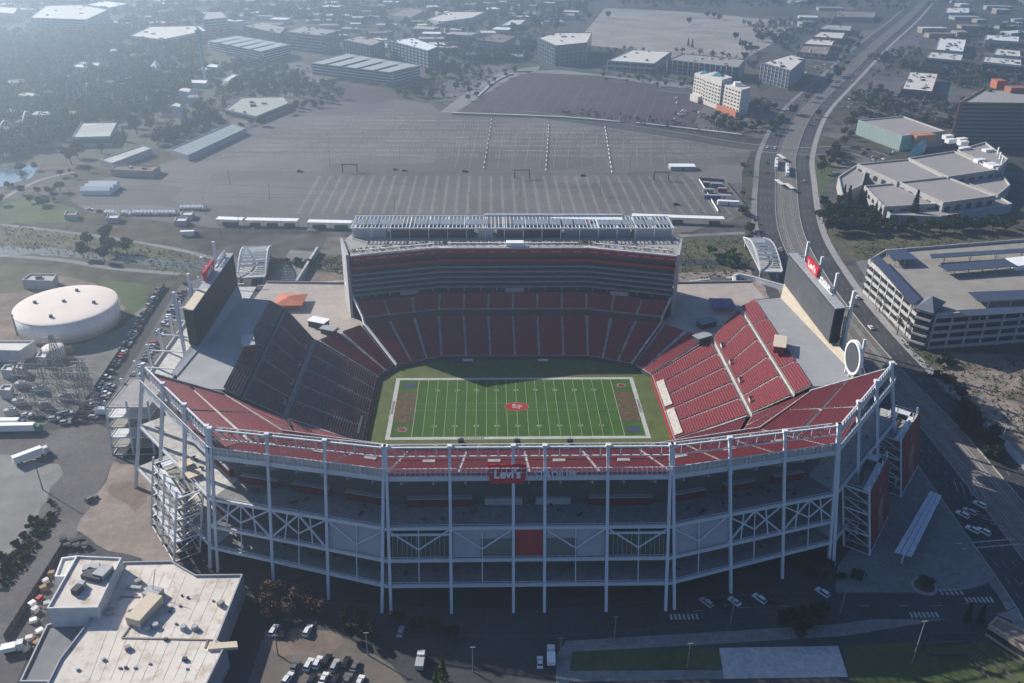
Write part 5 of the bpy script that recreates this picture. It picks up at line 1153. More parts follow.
def make_tree(kind, m, seed):
    rr = random.Random(seed); r_ = thing("tree", "x", "tree", (0,0,0)); 
    mb = MB(); mb.cyl((0,0,0),(.1,.05,3.2),.32,.22,7)
    if kind == "broad":
        for k in range(5):
            a = k*1.256+rr.random(); mb.cyl((.1,.05,2.8),(math.cos(a)*2.2,math.sin(a)*2.2,5.6+rr.random()),.17,.06,5)
        mb.build("trunk", BARK, r_); mb = MB(); crown_blob(mb,0,0,6.2,4.3,3.4,750,.55,rr,14)
    elif kind == "conifer":
        mb.cyl((.1,.05,3.2),(0,0,13.5),.22,.05,6); mb.build("trunk", BARK, r_); mb = MB()
        for _ in range(800):
            t = rr.random()**.8; z = 1.6+t*12.6; rad = (1-t)*3.1*(.75+.25*math.sin(z*5)); a = rr.uniform(0,6.28); q = rad*rr.uniform(.45,1.05)
            leafquad(mb, Vector((math.cos(a)*q,math.sin(a)*q,z-q*.25)), .42*rr.uniform(.6,1.3), rr)
    elif kind == "palm":
        mb.cyl((.1,.05,3.2),(.2,.1,9.5),.22,.17,7); mb.build("trunk", BARK, r_); mb = MB()
        for k in range(26):
            a = rr.uniform(0,6.28); el = rr.uniform(-.5,1.1); p = Vector((.2,.1,9.5)); d_ = Vector((math.cos(a)*math.cos(el),math.sin(a)*math.cos(el),math.sin(el)))
            sd = Vector((-math.sin(a),math.cos(a),0))*.22
            for s_ in range(5):
                q = p+d_*.55; mb.poly([p-sd,p+sd,q+sd*.85,q-sd*.85]); p = q; d_ = (d_+Vector((0,0,-.25))).normalized()
    elif kind == "bare":
        for k in range(9):
            a = k*.7+rr.random(); e = Vector((math.cos(a)*3.0,math.sin(a)*3.0,6.5+rr.uniform(-1,1.4))); mb.cyl((.1,.05,2.4+rr.random()),e,.14,.05,5)
            for _ in range(4): mb.cyl(e*.7+Vector((0,0,.9)),e+Vector((rr.uniform(-1.4,1.4),rr.uniform(-1.4,1.4),rr.uniform(0,1.6))),.05,.02,4)
        mb.build("trunk", BARK, r_); mb = MB(); crown_blob(mb,0,0,6.2,3.9,2.8,620,.36,rr,18)
    elif kind == "bush":
        mb = MB(); mb.cyl((0,0,0),(0,0,.8),.15,.1,5); mb.build("trunk", BARK, r_); mb = MB(); crown_blob(mb,0,0,1.5,2.2,1.5,420,.36,rr,9)
    mb.build("crown", m, r_); return r_
PROTO = {}
def tree(kind, li, x, y, h, label, group, z=0.0, var=0):
    key = (kind, li, var); base = {"broad":10,"conifer":14.2,"palm":11,"bare":10,"bush":3.2}[kind]
    sc = h/base; rz = random.uniform(0,6.28); nm = {"conifer":"conifer_tree","palm":"palm_tree","bush":"shrub","bare":"bare_tree"}.get(kind,"tree")
    if key not in PROTO:
        o = make_tree(kind, LEAF[li], hash((kind, li, var)) % 9999 if False else (len(kind)*37+li*11+var*5)); o.name = nm; PROTO[key] = o
        o.location = (x,y,z); o.rotation_euler = (0,0,rz); o.scale = (sc,sc,sc*random.uniform(.9,1.1)); o["label"] = label; o["group"] = group
        o["category"] = {"bush":"shrub"}.get(kind,"tree"); return o
    o = dup(PROTO[key], (x,y,z), rz, (sc,sc,sc*random.uniform(.9,1.1)), label, group); o.name = nm; return o
def clear(x, y, m=5):
    for f in FOOT:
        if min(p[0] for p in f)-m < x < max(p[0] for p in f)+m and min(p[1] for p in f)-m < y < max(p[1] for p in f)+m: return False
    return True
random.seed(21)
def scatter(poly, n, kinds, hr_, label, group, mind=6):
    P_ = poly; xs=[p[0] for p in P_]; ys=[p[1] for p in P_]; k=0; t=0; got=[]
    while k < n and t < n*40:
        t += 1; u, v = random.uniform(min(xs),max(xs)), random.uniform(min(ys),max(ys))
        if not inpoly(u,v,P_): continue
        x, y = g2(u,v)
        if not clear(x,y,4) or any((x-a)**2+(y-b)**2 < mind*mind for a,b in got): continue
        got.append((x,y)); kd, li = random.choice(kinds); tree(kd, li, x, y, random.uniform(*hr_), label[kd] if isinstance(label,dict) else label, group, var=random.randint(0,1)); k += 1
BR = [("broad",0),("broad",0),("broad",1),("broad",2),("broad",1)]
lab = {"broad":"rounded leafy tree among the crowd of amusement park trees at upper left","conifer":"pointed conifer among the amusement park trees at upper left"}
scatter([(0,95),(60,80),(150,60),(225,85),(215,120),(120,150),(70,165),(30,160),(0,160)], 62, BR+[("conifer",1)], (10,16), lab, "amusement park trees")
scatter([(95,95),(160,90),(165,120),(140,145),(125,140)], 5, [("broad",3)], (12,16), "rust coloured autumn tree among the amusement park trees", "autumn park trees")
scatter([(225,60),(330,78),(330,95),(300,105),(215,100)], 18, BR, (8,13), "leafy tree in the belt between striped parking structure and the pale green roofed hall", "parking structure trees")
scatter([(385,62),(440,55),(470,70),(430,100),(395,95)], 22, BR+[("bare",3)], (8,13), {"broad":"leafy tree in the dark grove beside the tall white parapet office","bare":"reddish bare tree in the grove beside the tall white parapet office"}, "office grove trees")
scatter([(455,100),(500,75),(520,68),(515,74),(480,95),(465,108)], 12, [("broad",2),("broad",0),("bare",3)], (6,9), {"broad":"green street tree along the pale drive by the mauve lot","bare":"bare street tree along the pale drive by the mauve lot"}, "pale drive trees")
scatter([(500,12),(590,5),(600,25),(545,36),(500,35)], 20, BR, (12,18), "dark tree in the far wood left of the pale parking lot", "far wood trees")
scatter([(735,45),(790,30),(800,45),(760,55),(740,62)], 14, BR+[("conifer",1)], (9,16), {"broad":"leafy tree behind the hotel by the pale parking lot edge","conifer":"dark conifer behind the hotel by the pale parking lot edge"}, "pale lot edge trees")
for u, v in ((688,47),(692,48)): x,y=g2(u,v); tree("conifer",1,x,y,15,"one of two dark conifers at the lower left of the pale parking lot","pale lot conifers")
for u, v in ((689,24),(707,18),(714,18),(719,20),(655,9),(735,40),(608,18)): x,y=g2(u,v); tree("broad",1,x,y,13,"lone dark tree standing on the pale parking lot","pale lot lone trees")
scatter([(700,118),(770,95),(790,105),(770,130),(745,138),(720,128)], 14, BR+[("bare",3)], (6,10), {"broad":"leafy tree on the island between hotel and road junction","bare":"bare tree on the island between hotel and road junction"}, "junction island trees")
scatter([(885,85),(945,88),(960,100),(925,105),(885,100)], 12, BR, (7,10), "leafy tree in front of the brick walled white roof building", "brick building trees")
scatter([(965,70),(1015,68),(1020,85),(975,82)], 9, BR+[("bare",3)], (8,12), "tree behind the striped office tower", "office tower trees")
scatter([(800,112),(880,100),(960,125),(945,133),(870,118),(830,125)], 10, [("bare",3),("broad",2)], (7,10), "street tree along the avenue behind the mint walled hall", "avenue trees")
scatter([(815,205),(865,212),(870,235),(822,236)], 26, [("broad",1),("broad",0)], (8,13), "dark round tree in the thicket by the railway road opposite the convention centre", "convention thicket trees")
scatter([(870,215),(940,222),(1020,215),(1024,232),(870,236)], 26, [("broad",0),("broad",1)], (8,12), "round green tree in the row in front of the convention centre", "convention front trees")
for u, v, h in ((846,212,22),(858,210,19),(862,214,17),(912,220,24),(842,205,15)): x,y=g2(u,v); tree("conifer",1,x,y,h,"tall dark conifer in front of the convention centre","convention conifers")
for u, v in ((873,300),(866,292),(871,285),(879,312),(884,300),(893,318),(899,325),(905,335),(888,290),(878,278),(897,335),(902,318)): x,y=g2(u,v); tree("palm",2,x,y,random.uniform(9,12),"palm tree in the row beside the parking garage front","garage palms")
scatter([(917,345),(945,352),(960,392),(1005,440),(1010,470),(985,460),(945,410),(925,365)], 20, [("bush",1),("broad",1),("bush",1)], (4,7), {"bush":"dark shrub in the strip between the railway road and bare dirt","broad":"dark small tree in the strip between railway road and bare dirt"}, "railway strip plants", mind=3)
scatter([(700,250),(745,248),(748,268),(705,270)], 8, [("bush",4),("bush",0)], (4,7), "green creek shrub right of the suite tower", "creek shrubs right", mind=4)
scatter([(80,242),(135,238),(138,262),(85,264)], 7, [("broad",2),("broad",0)], (9,13), "olive green creekside tree behind the round tank", "creek trees left")
scatter([(0,170),(95,168),(75,200),(0,215)], 16, [("broad",0),("bush",0),("broad",2)], (4,9), {"broad":"leafy tree on the grassy bank by the pond","bush":"shrub on the grassy bank by the pond"}, "pond bank plants")
scatter([(280,262),(342,258),(342,270),(285,274)], 6, [("bush",0),("bush",2)], (3,5), "creek shrub left of the suite tower", "creek shrubs left", mind=4)
scatter([(0,555),(22,535),(48,497),(58,505),(40,540),(10,575),(0,590)], 16, [("bush",2),("bush",2),("bush",0)], (2,3.4), "hedge shrub beside the gravel yard at lower left", "gravel yard hedge", mind=2.5)
scatter([(240,596),(318,598),(322,618),(250,620)], 13, [("bare",3)], (6,9), "reddish bare tree in the shadow beside the cream roofed building", "reddish bare trees", mind=3)
for u, v, h in ((443,683,11),(436,690,8)): x,y=g2(u,v); tree("conifer",4,x,y,h,"bright green pointed tree at the bottom edge" if h>9 else "small green pointed tree at the bottom edge","bottom conifers")
scatter([(345,620),(440,622),(470,630),(450,645),(345,640)], 9, [("broad",1)], (5,7), "dark tree in the deep shadow before the stadium front", "shadow trees", mind=4)
scatter([(780,622),(825,620),(825,640),(782,642)], 4, [("broad",1)], (7,9), "dark clump tree beside the front sidewalk", "sidewalk trees", mind=3)
scatter([(800,562),(858,560),(862,582),(800,584)], 7, [("bush",1),("broad",1)], (3,5), "dark planting beneath the right end of the stadium front", "front planting", mind=3)
for u,v,h in ((966,622,8),(979,624,8)): x,y=g2(u,v); tree("conifer",1,x,y,h,"dark pointed tree at the corner of the stepped garden","garden conifers")
for u,v in ((925,588),): x,y=g2(u,v); tree("broad",1,x,y,6,"small dark tree in a round bed on the corner pavement","corner tree")
scatter([(745,150),(757,152),(752,200),(760,245),(750,245),(740,210)], 9, [("bare",3),("bush",2)], (4,7), {"bare":"reddish bare tree on the left verge of the light rail road","bush":"shrub on the left verge of the light rail road"}, "left verge plants", mind=4)
scatter([(820,165),(834,150),(850,120),(880,85),(890,85),(862,118),(842,160),(828,200),(816,200)], 34, [("broad",0),("broad",2),("bare",3)], (7,12), {"broad":"leafy street tree on the right verge of the light rail road","bare":"bare street tree on the right verge of the light rail road"}, "right verge trees")
scatter([(760,130),(800,108),(838,66),(850,45),(862,40),(845,75),(805,105),(770,140)], 28, [("broad",0),("broad",1),("bare",3)], (8,12), {"broad":"leafy tree on the left verge of the road beyond the junction","bare":"bare tree on the left verge of the road beyond the junction"}, "junction verge trees")
scatter([(600,76),(740,90),(740,96),(600,82)], 16, [("bare",3),("broad",2)], (5,8), {"bare":"reddish bare tree in the row behind the mauve lot","broad":"olive street tree in the row behind the mauve lot"}, "mauve lot back row")
scatter([(245,108),(300,104),(330,98),(345,104),(300,112),(255,128)], 14, BR+[("bare",3)], (7,11), {"broad":"leafy tree along the park edge of the main lot","bare":"bare tree along the park edge of the main lot"}, "lot edge trees")
scatter([(150,145),(230,112),(235,122),(170,146)], 26, BR, (9,14), "leafy tree behind the long blue grey roofed shed", "shed trees")
scatter([(165,158),(250,122),(258,128),(180,164)], 16, [("bush",0),("bush",2),("broad",0)], (2.5,6), {"bush":"low shrub along the near edge of the long blue grey roofed shed","broad":"small tree along the near edge of the long blue grey roofed shed"}, "shed edge plants", mind=5)
# far woodland, one mass
rr = random.Random(77); mbs = [MB(), MB(), MB()]
def farpatch(poly, n, hlo, hhi):
    xs=[p[0] for p in poly]; ys=[p[1] for p in poly]; k=0; t=0
    while k < n and t < n*30:
        t += 1; u,v = rr.uniform(min(xs),max(xs)), rr.uniform(min(ys),max(ys))
        if not inpoly(u,v,poly): continue
        x,y = g2(u,v)
        if not clear(x,y,6) or min((p[0]-x)**2+(p[1]-y)**2 for p in TRK)<29**2: continue
        h = rr.uniform(hlo,hhi); mb = rr.choice(mbs[:2]) if rr.random() > .13 else mbs[2]; k += 1
        mb.cyl((x,y,0),(x,y,h*.5),.3,.2,4)
        for c in range(46):
            d_ = Vector((rr.gauss(0,1),rr.gauss(0,1),rr.gauss(0,.9))); d_ = d_.normalized()*rr.uniform(.35,1.05); leafquad(mb, Vector((x+d_.x*h*.42,y+d_.y*h*.42,h*.6+d_.z*h*.40)), h*.10*rr.uniform(.6,1.4), rr)
farpatch([(-10,-20),(330,-20),(330,25),(240,20),(200,60),(130,50),(60,70),(0,95),(-10,95)], 1300, 10, 20)
farpatch([(-10,40),(130,45),(200,50),(210,80),(150,115),(110,118),(60,140),(0,160),(-10,160)], 950, 10, 18)
farpatch([(230,55),(330,78),(300,98),(230,95)], 150, 6, 10)
farpatch([(325,-20),(600,-20),(590,8),(540,30),(470,34),(430,30),(330,28)], 1000, 8, 15)
farpatch([(600,-25),(1040,-25),(1040,8),(940,4),(900,12),(830,8),(690,8),(610,5)], 950, 8, 16)
farpatch([(860,60),(1030,20),(1030,80),(960,90),(900,70)], 420, 6, 11)
farpatch([(740,25),(835,18),(850,45),(835,60),(795,58)], 150, 6, 11)
farpatch([(850,95),(1030,118),(1030,128),(950,130),(870,112)], 90, 6, 10)
farpatch([(440,40),(540,45),(535,62),(470,64),(440,55)], 260, 6, 11)
farpatch([(215,62),(330,80),(345,100),(250,118),(170,142),(150,140),(210,100)], 130, 7, 12)
farpatch([(845,115),(1030,130),(1030,140),(990,140),(860,118)], 60, 6, 10)
farpatch([(330,30),(545,36),(540,62),(470,66),(440,60),(385,62),(330,50)], 200, 6, 12)
farpatch([(385,75),(470,66),(500,72),(455,98),(430,104),(395,96)], 60, 6, 10)
farpatch([(590,50),(680,50),(760,60),(760,90),(690,84),(600,74)], 90, 5, 10)
farpatch([(700,120),(760,100),(800,112),(780,132),(740,140)], 40, 5, 9)
farpatch([(560,108),(700,124),(742,132),(742,137),(640,126),(560,114)], 60, 2.5, 4.5)
farpatch([(840,60),(1030,70),(1030,118),(880,112),(845,100)], 150, 5, 10)
for i, m_ in enumerate((LEAF[2], LEAF[1], LEAF[3])):
    o = mbs[i].build("far_woodland", m_); o["kind"] = "stuff"
# rough ground cover on the creek banks
mb = MB()
for poly, n in (([(0,224),(60,233),(215,259),(190,277),(120,261),(0,250)], 420), ([(680,241),(750,237),(752,291),(680,287)], 500), ([(830,236),(1024,232),(1024,258),(870,262)], 500), ([(935,360),(1024,360),(1024,440),(985,425)], 300), ([(275,262),(345,256),(345,276)], 250), ([(900,340),(935,355),(1010,465),(960,420)], 250), ([(0,565),(60,505),(50,530),(8,590)], 300)):
    xs=[p[0] for p in poly]; ys=[p[1] for p in poly]; k=0
    while k < n:
        u,v = rr.uniform(min(xs),max(xs)), rr.uniform(min(ys),max(ys))
        if not inpoly(u,v,poly): continue
        x,y = g2(u,v); k += 1
        for c in range(3): leafquad(mb, Vector((x+rr.gauss(0,.8),y+rr.gauss(0,.8),rr.uniform(.1,.9))), rr.uniform(.25,.6), rr)
o = mb.build("ground_scrub", LEAF[0]); o["kind"] = "stuff"

# ================================================================ VEHICLES
CARC = {"white":(.66,.66,.66),"silver":(.36,.37,.38),"black":(.018,.018,.02),"grey":(.13,.135,.14),"red":(.30,.02,.02),"blue":(.03,.06,.16)}
TYRE = mat("tyre",(.02,.02,.02),.8,0)
def car_shape(mb, L, Wd, prof, z0):
    """body from a side profile of (x, z), narrower at the top"""
    n = len(prof)
    for i in range(n):
        (xa,za),(xb,zb) = prof[i], prof[(i+1)%n]; wa = Wd/2*(1-.10*max(0,za-.8)); wb = Wd/2*(1-.10*max(0,zb-.8))
        mb.poly([(xa,-wa,za),(xa,wa,za),(xb,wb,zb),(xb,-wb,zb)])
    mb.poly([(x,-Wd/2*(1-.10*max(0,z-.8)),z) for x,z in prof]); mb.poly([(x,Wd/2*(1-.10*max(0,z-.8)),z) for x,z in reversed(prof)])
def make_car(col_, kind="sedan"):
    r_ = thing("parked_car","x","car",(0,0,0)); P_ = MATS.get("paint_"+col_) or mat("paint_"+col_, CARC[col_], .3, 0, spec=.5)
    s = kind == "suv"; H1 = 1.0 if not s else 1.1; HT = 1.45 if not s else 1.75; L=4.6 if not s else 4.9
    lo = [(-L/2,.35),(L/2,.35),(L/2,.75),(L/2-.25,H1-.1),(L*.22,H1),(-L/2+.1,H1+.02),(-L/2,.8)]
    mb = MB(); car_shape(mb,L,1.84,lo,0); b_ = mb.build("body",P_,r_)
    cab = [(-L/2+(.55 if not s else .12),H1),(L*.20,H1),(L*.07,HT-.05),(-L*.02,HT),(-L*.30 if not s else -L*.42,HT-.02)]
    mb = MB(); car_shape(mb,L,1.66,[(x,z) for x,z in cab],0); mb.build("window",GLASS,r_)
    mb = MB(); rx0, rx1 = (-L*.29 if not s else -L*.43), L*.065; mb.hexa([(rx0,-.72,HT-.06),(rx1,-.72,HT-.06),(rx1,.72,HT-.06),(rx0,.72,HT-.06)],[(rx0+.1,-.66,HT+.03),(rx1-.1,-.66,HT+.03),(rx1-.1,.66,HT+.03),(rx0+.1,.66,HT+.03)]); mb.build("roof",P_,r_)
    for x in (-L*.30,L*.30):
        for y in (-.8,.8):
            mb = MB(); mb.cyl((x,y-.11,.33),(x,y+.11,.33),.33,.33,10); mb.build("wheel",TYRE,r_)
    return r_
CP = {}
random.seed(5)
def car(col_, u, v, rz, label, group=None, kind=None, xy=None, nm="parked_car"):
    kind = kind or random.choice(("sedan","suv")); k = (col_,kind); x, y = xy if xy else g2(u,v)
    z = .1
    if k not in CP:
        o = make_car(col_,kind); CP[k] = o; o.location=(x,y,z); o.rotation_euler=(0,0,rz); o["label"]=label
        if group: o["group"]=group
    else:
        o = dup(CP[k],(x,y,z),rz,1.0,label,group)
        if not group and "group" in o: del o["group"]
    o.name = nm; return o
COLS = ["white","white","silver","black","black","grey","grey","silver","red","blue"]
def row(p0, p1, n, off, group, where, skip=.08, slant=1.1):
    a_, b_ = g2(*p0), g2(*p1); ang = math.atan2(b_[1]-a_[1], b_[0]-a_[0])
    for k in range(n):
        if random.random() < skip: continue
        q = lerp(a_,b_,(k+.5)/n); c_ = random.choice(COLS); car(c_,0,0,ang+slant+random.uniform(-.05,.05)+(math.pi if random.random()<.5 else 0), "%s car parked in the %s" % (c_,where), group, xy=q)
row((80,424),(160,290),52,0,"cars along the substation fence","long slanted row along the substation fence")
row((92,420),(112,385),9,0,"cars behind the fence row","short second row beside the substation fence",.3)
row((116,412),(150,352),16,0,"cars beside the outer deck","row beside the stadium outer deck",.1)
row((150,352),(188,284),24,0,"cars beside the outer deck","row beside the stadium outer deck",.25)
for c_,u,v in (("white",27,416),("grey",33,418),("black",40,419),("white",68,414),("black",60,422),("silver",66,424),("white",55,420),("grey",62,416)): car(c_,u,v,.2,"%s car standing beside the long semi trailer at left"%c_,"cars by the semi trailer")
for i,(c_,u,v,r,lb) in enumerate((("white",274,632,1.35,"white car alone near the reddish bare trees, left of the pair"),("white",308,632,1.35,"white car near the reddish bare trees, right of the pair"),("black",284,634,1.35,"black car beside the left white car near the reddish bare trees"),
  ("white",309,666,1.35,"white car, left of two in the upper row of the lit car park at bottom"),("white",318,664,1.35,"white car, right of two in the upper row of the lit car park at bottom"),("black",327,662,1.35,"black car beside the white pair in the lit car park"),("silver",335,667,1.35,"silver car in the upper row of the lit car park"),("black",346,664,1.35,"black car right of the silver car in the lit car park"),("grey",355,668,1.35,"grey car at the right end of the upper row of the lit car park"),
  ("grey",295,668,1.35,"grey car at the left end of the upper row of the lit car park"),("white",288,680,1.2,"white car at the lower left of the lit car park"),("white",324,680,1.35,"white car in the middle of the bottom row of the lit car park"),("black",312,681,1.35,"black car left of the middle in the bottom row of the lit car park"),("black",335,682,1.35,"black car right of the middle in the bottom row"),("grey",348,681,1.35,"grey car in the bottom row of the lit car park"),("white",360,683,1.35,"white car at the right end of the bottom row"),
  ("silver",401,633,1.4,"silver car in the dark shadow before the stadium front"),("white",540,664,1.52,"white car, left of two on the dark road at bottom centre"),
  ("white",734,603,2.2,"white car in the shadow row, second from left along the stadium front"),("white",759,600,2.2,"white car in the shadow row, third along the stadium front"),("silver",706,604,2.2,"silver car leftmost in the shadow row along the stadium front"),("black",768,600,2.2,"black car beside the third white car along the stadium front"),("black",722,606,2.2,"black car between silver and white in the shadow row"),("white",822,594,2.2,"white car farthest right in the shadow row before the stadium"),
  ("white",962,516,2.2,"white car in the bay beside the railway road, left of upper pair"),("silver",969,513,2.2,"silver car in the bay beside the railway road, right of upper pair"),("white",979,506,2.2,"white car alone nearest the railway in the right bay"),("white",972,531,2.2,"white car in the right bay, left of lower pair"),("white",983,533,2.2,"white car in the right bay, right of lower pair"))): car(c_,u,v,r,lb)
for u,v,lb in ((92,500,"dark car beside the parked rental carts at left"),): car("grey",u,v,1,lb)
for k in range(26):
    u,v = random.choice(((random.uniform(560,690),random.uniform(86,122)),(random.uniform(672,735),random.uniform(112,124)))); 
    c_=random.choice(COLS); car(c_,u,v,random.choice((0,1.57)),"%s car parked on the lot before the hotel"%c_ if v>105 and u>672 else "%s car parked on the mauve overflow lot"%c_,"cars on the hotel lots" if u>672 and v>105 else "cars on the mauve lot")  if u>660 else None
for k in range(30):
    u,v=random.uniform(846,935),random.uniform(96,116); x,y=g2(u,v)
    if clear(x,y,3): c_=random.choice(COLS); car(c_,0,0,random.choice((0.1,1.6)),"%s car on the office lots right of the junction"%c_,"cars on the right office lots",xy=(x,y))
for k in range(46):
    i=random.randrange(8,len(TRK)-2); n=normals(TRK)[i]; s_=random.choice((12,15.5,19,-11.5,-14.5,-17.5)); p=TRK[i]; q=TRK[i+1]
    if p[1]<60: continue
    c_=random.choice(COLS); car(c_,0,0,math.atan2(q[1]-p[1],q[0]-p[0])+(0 if s_<0 else math.pi),"%s car driving on the light rail road"%c_,"cars on the light rail road",xy=(p[0]+n[0]*s_,p[1]+n[1]*s_),nm="moving_car")
for k in range(16):
    u,v=random.uniform(436,500),random.uniform(70,100); x,y=g2(u,v)
    if inpoly(u,v,[(440,85),(470,68),(515,62),(500,72),(455,100),(430,102)]): c_=random.choice(COLS); car(c_,0,0,.9,"%s car on the small lot beside the dark grove"%c_,"cars by the grove",xy=(x,y))
for u,v,c_ in ((395,170,"black"),(404,171,"grey"),(465,172,"black"),(583,176,"black"),(90,210,"white"),(100,212,"black"),(140,168,"black"),(300,172,"black"),(676,205,"black"),(720,186,"white")): car(c_,u,v,.2,"%s car alone on the wide empty main parking lot"%c_,"lone cars on the main lot")
for poly,n,lb,gp in (([(668,112),(692,102),(738,120),(775,114),(788,127),(770,138),(700,126)],26,"%s car on the lot in front of the cream hotel","cars before the hotel"),([(900,64),(945,68),(1024,74),(1024,88),(990,86),(945,74)],26,"%s car on the lots below the white roofed blocks at right","cars by the white roofs"),([(235,72),(300,64),(330,76),(330,84),(285,90),(240,84)],24,"%s car on the lot below the left striped parking structure","cars by the striped structure"),([(875,60),(925,28),(938,30),(900,60)],16,"%s car on the lot strip beside the far railway road","cars by the far railway road"),([(850,146),(880,150),(900,150),(895,160),(862,162)],10,"%s car between the two halls of the convention centre","cars by the convention centre"),([(800,60),(850,60),(842,90),(800,92)],12,"%s car on the lot behind the angular glass office","cars by the glass office")):
    k=0; t=0
    while k<n and t<n*30:
        t+=1; u,v=random.uniform(min(p[0] for p in poly),max(p[0] for p in poly)),random.uniform(min(p[1] for p in poly),max(p[1] for p in poly))
        if not inpoly(u,v,poly): continue
        x,y=g2(u,v)
        if not clear(x,y,3) or min((p[0]-x)**2+(p[1]-y)**2 for p in TRK)<28**2: continue
        c_=random.choice(COLS); car(c_,0,0,random.choice((.1,1.67)),lb%c_,gp,xy=(x,y)); k+=1
def truck(u,v,rz,label,L=14,cab="white",box=WHITE,nm="semi_truck",ht=3.0,z=.1):
    x,y=g2(u,v); r_=thing(nm,label,"truck",(x,y,z),rz); P_=mat("cab_"+cab,{"white":(.6,.6,.6),"green":(.03,.20,.10),"blue":(.03,.07,.22)}[cab],.35,0)
    mb=MB(); mb.box((0,0,1.0),(L,2.5,ht)); mb.build("trailer",box,r_)
    mb=MB(); mb.hexa([(L/2+.4,-1.2,.6),(L/2+3.0,-1.2,.6),(L/2+3.0,1.2,.6),(L/2+.4,1.2,.6)],[(L/2+.4,-1.1,3.2),(L/2+2.2,-1.1,3.2),(L/2+2.2,1.1,3.2),(L/2+.4,1.1,3.2)]); c_=mb.build("cab",P_,r_)
    mb=MB(); mb.hexa([(L/2+2.94,-1,1.9),(L/2+3.0,-1,1.7),(L/2+3.0,1,1.7),(L/2+2.94,1,1.9)],[(L/2+2.3,-1,3.0),(L/2+2.4,-1,3.0),(L/2+2.4,1,3.0),(L/2+2.3,1,3.0)]); mb.build("windscreen",GLASS,c_)
    for xx in (-L/2+1.2,-L/2+2.5,L/2-.5,L/2+2.2):
        for yy in (-1.1,1.1): mb=MB(); mb.cyl((xx,yy-.15,.5),(xx,yy+.15,.5),.5,.5,10); mb.build("wheel",TYRE,r_)
    return r_
truck(12,432,.02,"long white semi trailer with green and blue cab at the left edge",20,"green")
truck(4,427,.02,"second white trailer parked behind the long semi at left",14,"blue")
truck(29,460,.75,"white box lorry with pale roof beside the gravel yard",11,"white")
truck(104,415,.05,"white delivery truck under the left end of the stadium frame",7,"white",ht=2.6)
truck(551,663,1.52,"white van, right of two vehicles on the dark road at bottom centre",4,"white",ht=1.6,nm="van")
truck(420,668,1.5,"silver van in the shade near the bottom conifer",3.5,"white",GREYP,ht=1.7,nm="van")
truck(10,652,.3,"small white truck behind the grey wing of the cream roofed building",4,"white",ht=1.6,nm="van")
truck(188,236,.1,"white and blue trailer beside the creek path",9,"blue",ht=2.6)
# light rail trains
def train(u,v,label,nmods=2):
    x,y=g2(u,v); i=min(range(len(TRK)),key=lambda k:(TRK[k][0]-x)**2+(TRK[k][1]-y)**2); p,q=TRK[i-1],TRK[i+1]; rz=math.atan2(q[1]-p[1],q[0]-p[0]); r_=thing("light_rail_train",label,"train",(x,y,.2),rz)
    for k in range(nmods):
        c_=(k-(nmods-1)/2)*15.5; mb=MB(); mb.hexa([(c_-7.4,-1.3,.4),(c_+7.4,-1.3,.4),(c_+7.4,1.3,.4),(c_-7.4,1.3,.4)],[(c_-7.2,-1.2,3.5),(c_+7.2,-1.2,3.5),(c_+7.2,1.2,3.5),(c_-7.2,1.2,3.5)]); w_=mb.build("carriage",WHITE,r_)
        mb=MB(); mb.box((c_,0,1.5),(13,2.64,1.0)); mb.build("window",GLASS,w_); mb=MB(); mb.box((c_,0,3.5),(4,1.6,.5)); mb.build("rooftop_unit",METAL,w_)
train(776,166,"white light rail train, left one at the platform")
train(787,172,"white light rail train, right one at the platform")
for u,v,lb in ((781,160,"platform shelter between the two trains"),(779,186,"platform shelter just below the two trains"),(789,190,"lower right platform shelter by the trains")):
    p=G(u,v); r_=thing("platform_shelter",lb,"shelter",tuple(p)); mb=MB(); mb.box((p.x,p.y,3.2),(3.4,14,.3),.1); mb.build("roof",OFFW,r_)
    for k in (-5,0,5): mb=MB(); mb.bar((p.x,p.y+k,.1),(p.x,p.y+k,3.2),.25); mb.build("post",METAL,r_)
# fenced compound with containers and tents near the road
rr=random.Random(9)
for i,(u,v,L,Wd,m_,lb) in enumerate(((716,187,9,4,GLASSB,"teal container at the top of the compound near the road"),(708,193,8,3,CONC,"grey container in the compound near the road"),(722,192,7,3,RED,"red container in the compound near the road"),(712,199,12,3,BLUEC,"blue container in the compound near the road"),(728,205,16,4,WHITE,"long white trailer at the bottom of the compound"),(724,199,10,4,OFFW,"cream cabin in the compound above the long white trailer"),(682,169,22,10,GREYP,"grey box shed alone on the right of the main lot"),(706,186,5,3,BLACK,"black container at the upper left of the compound"))):
    p=G(u,v); r_=thing("container",lb,"container",tuple(p)); mb=MB(); mb.box((p.x,p.y,.15),(L,Wd,3.0),-.15 if i!=6 else 0); b_=mb.build("body",m_,r_); mb=MB(); mb.box((p.x,p.y,3.16),(L*.98,Wd*.96,.25),-.15 if i!=6 else 0); mb.build("roof",WHITE if i in (4,6) else METAL,r_)
    mb=MB(); mb.box((p.x,p.y,.4),(1.2,Wd+.12,2.1),-.15 if i!=6 else 0); mb.build("door",CONC_D,b_)
def fence(pts,h,label,m=METAL,nm="fence",step=4):
    P_=[g2(*p) for p in pts]; r_=thing(nm,label,"fence",(*P_[0],0)); 
    for i in range(len(P_)-1):
        a_,b_=P_[i],P_[i+1]; mb=MB(); mb.bar((*a_,h/2),(*b_,h/2),.08,h*.92); mb.build("panel",m,r_); n=max(1,int(math.dist(a_,b_)/step)); n=min(n,18)
        for k in range(n+1): q=lerp(a_,b_,k/n); mb=MB(); mb.bar((*q,0),(*q,h+.2),.14); mb.build("post",METAL,r_)
fence([(699,180),(724,182),(745,208)],2.4,"fence along the right of the container compound",CONC_D)
fence([(699,180),(718,212)],1.6,"white fence along the left of the container compound",WHITE)
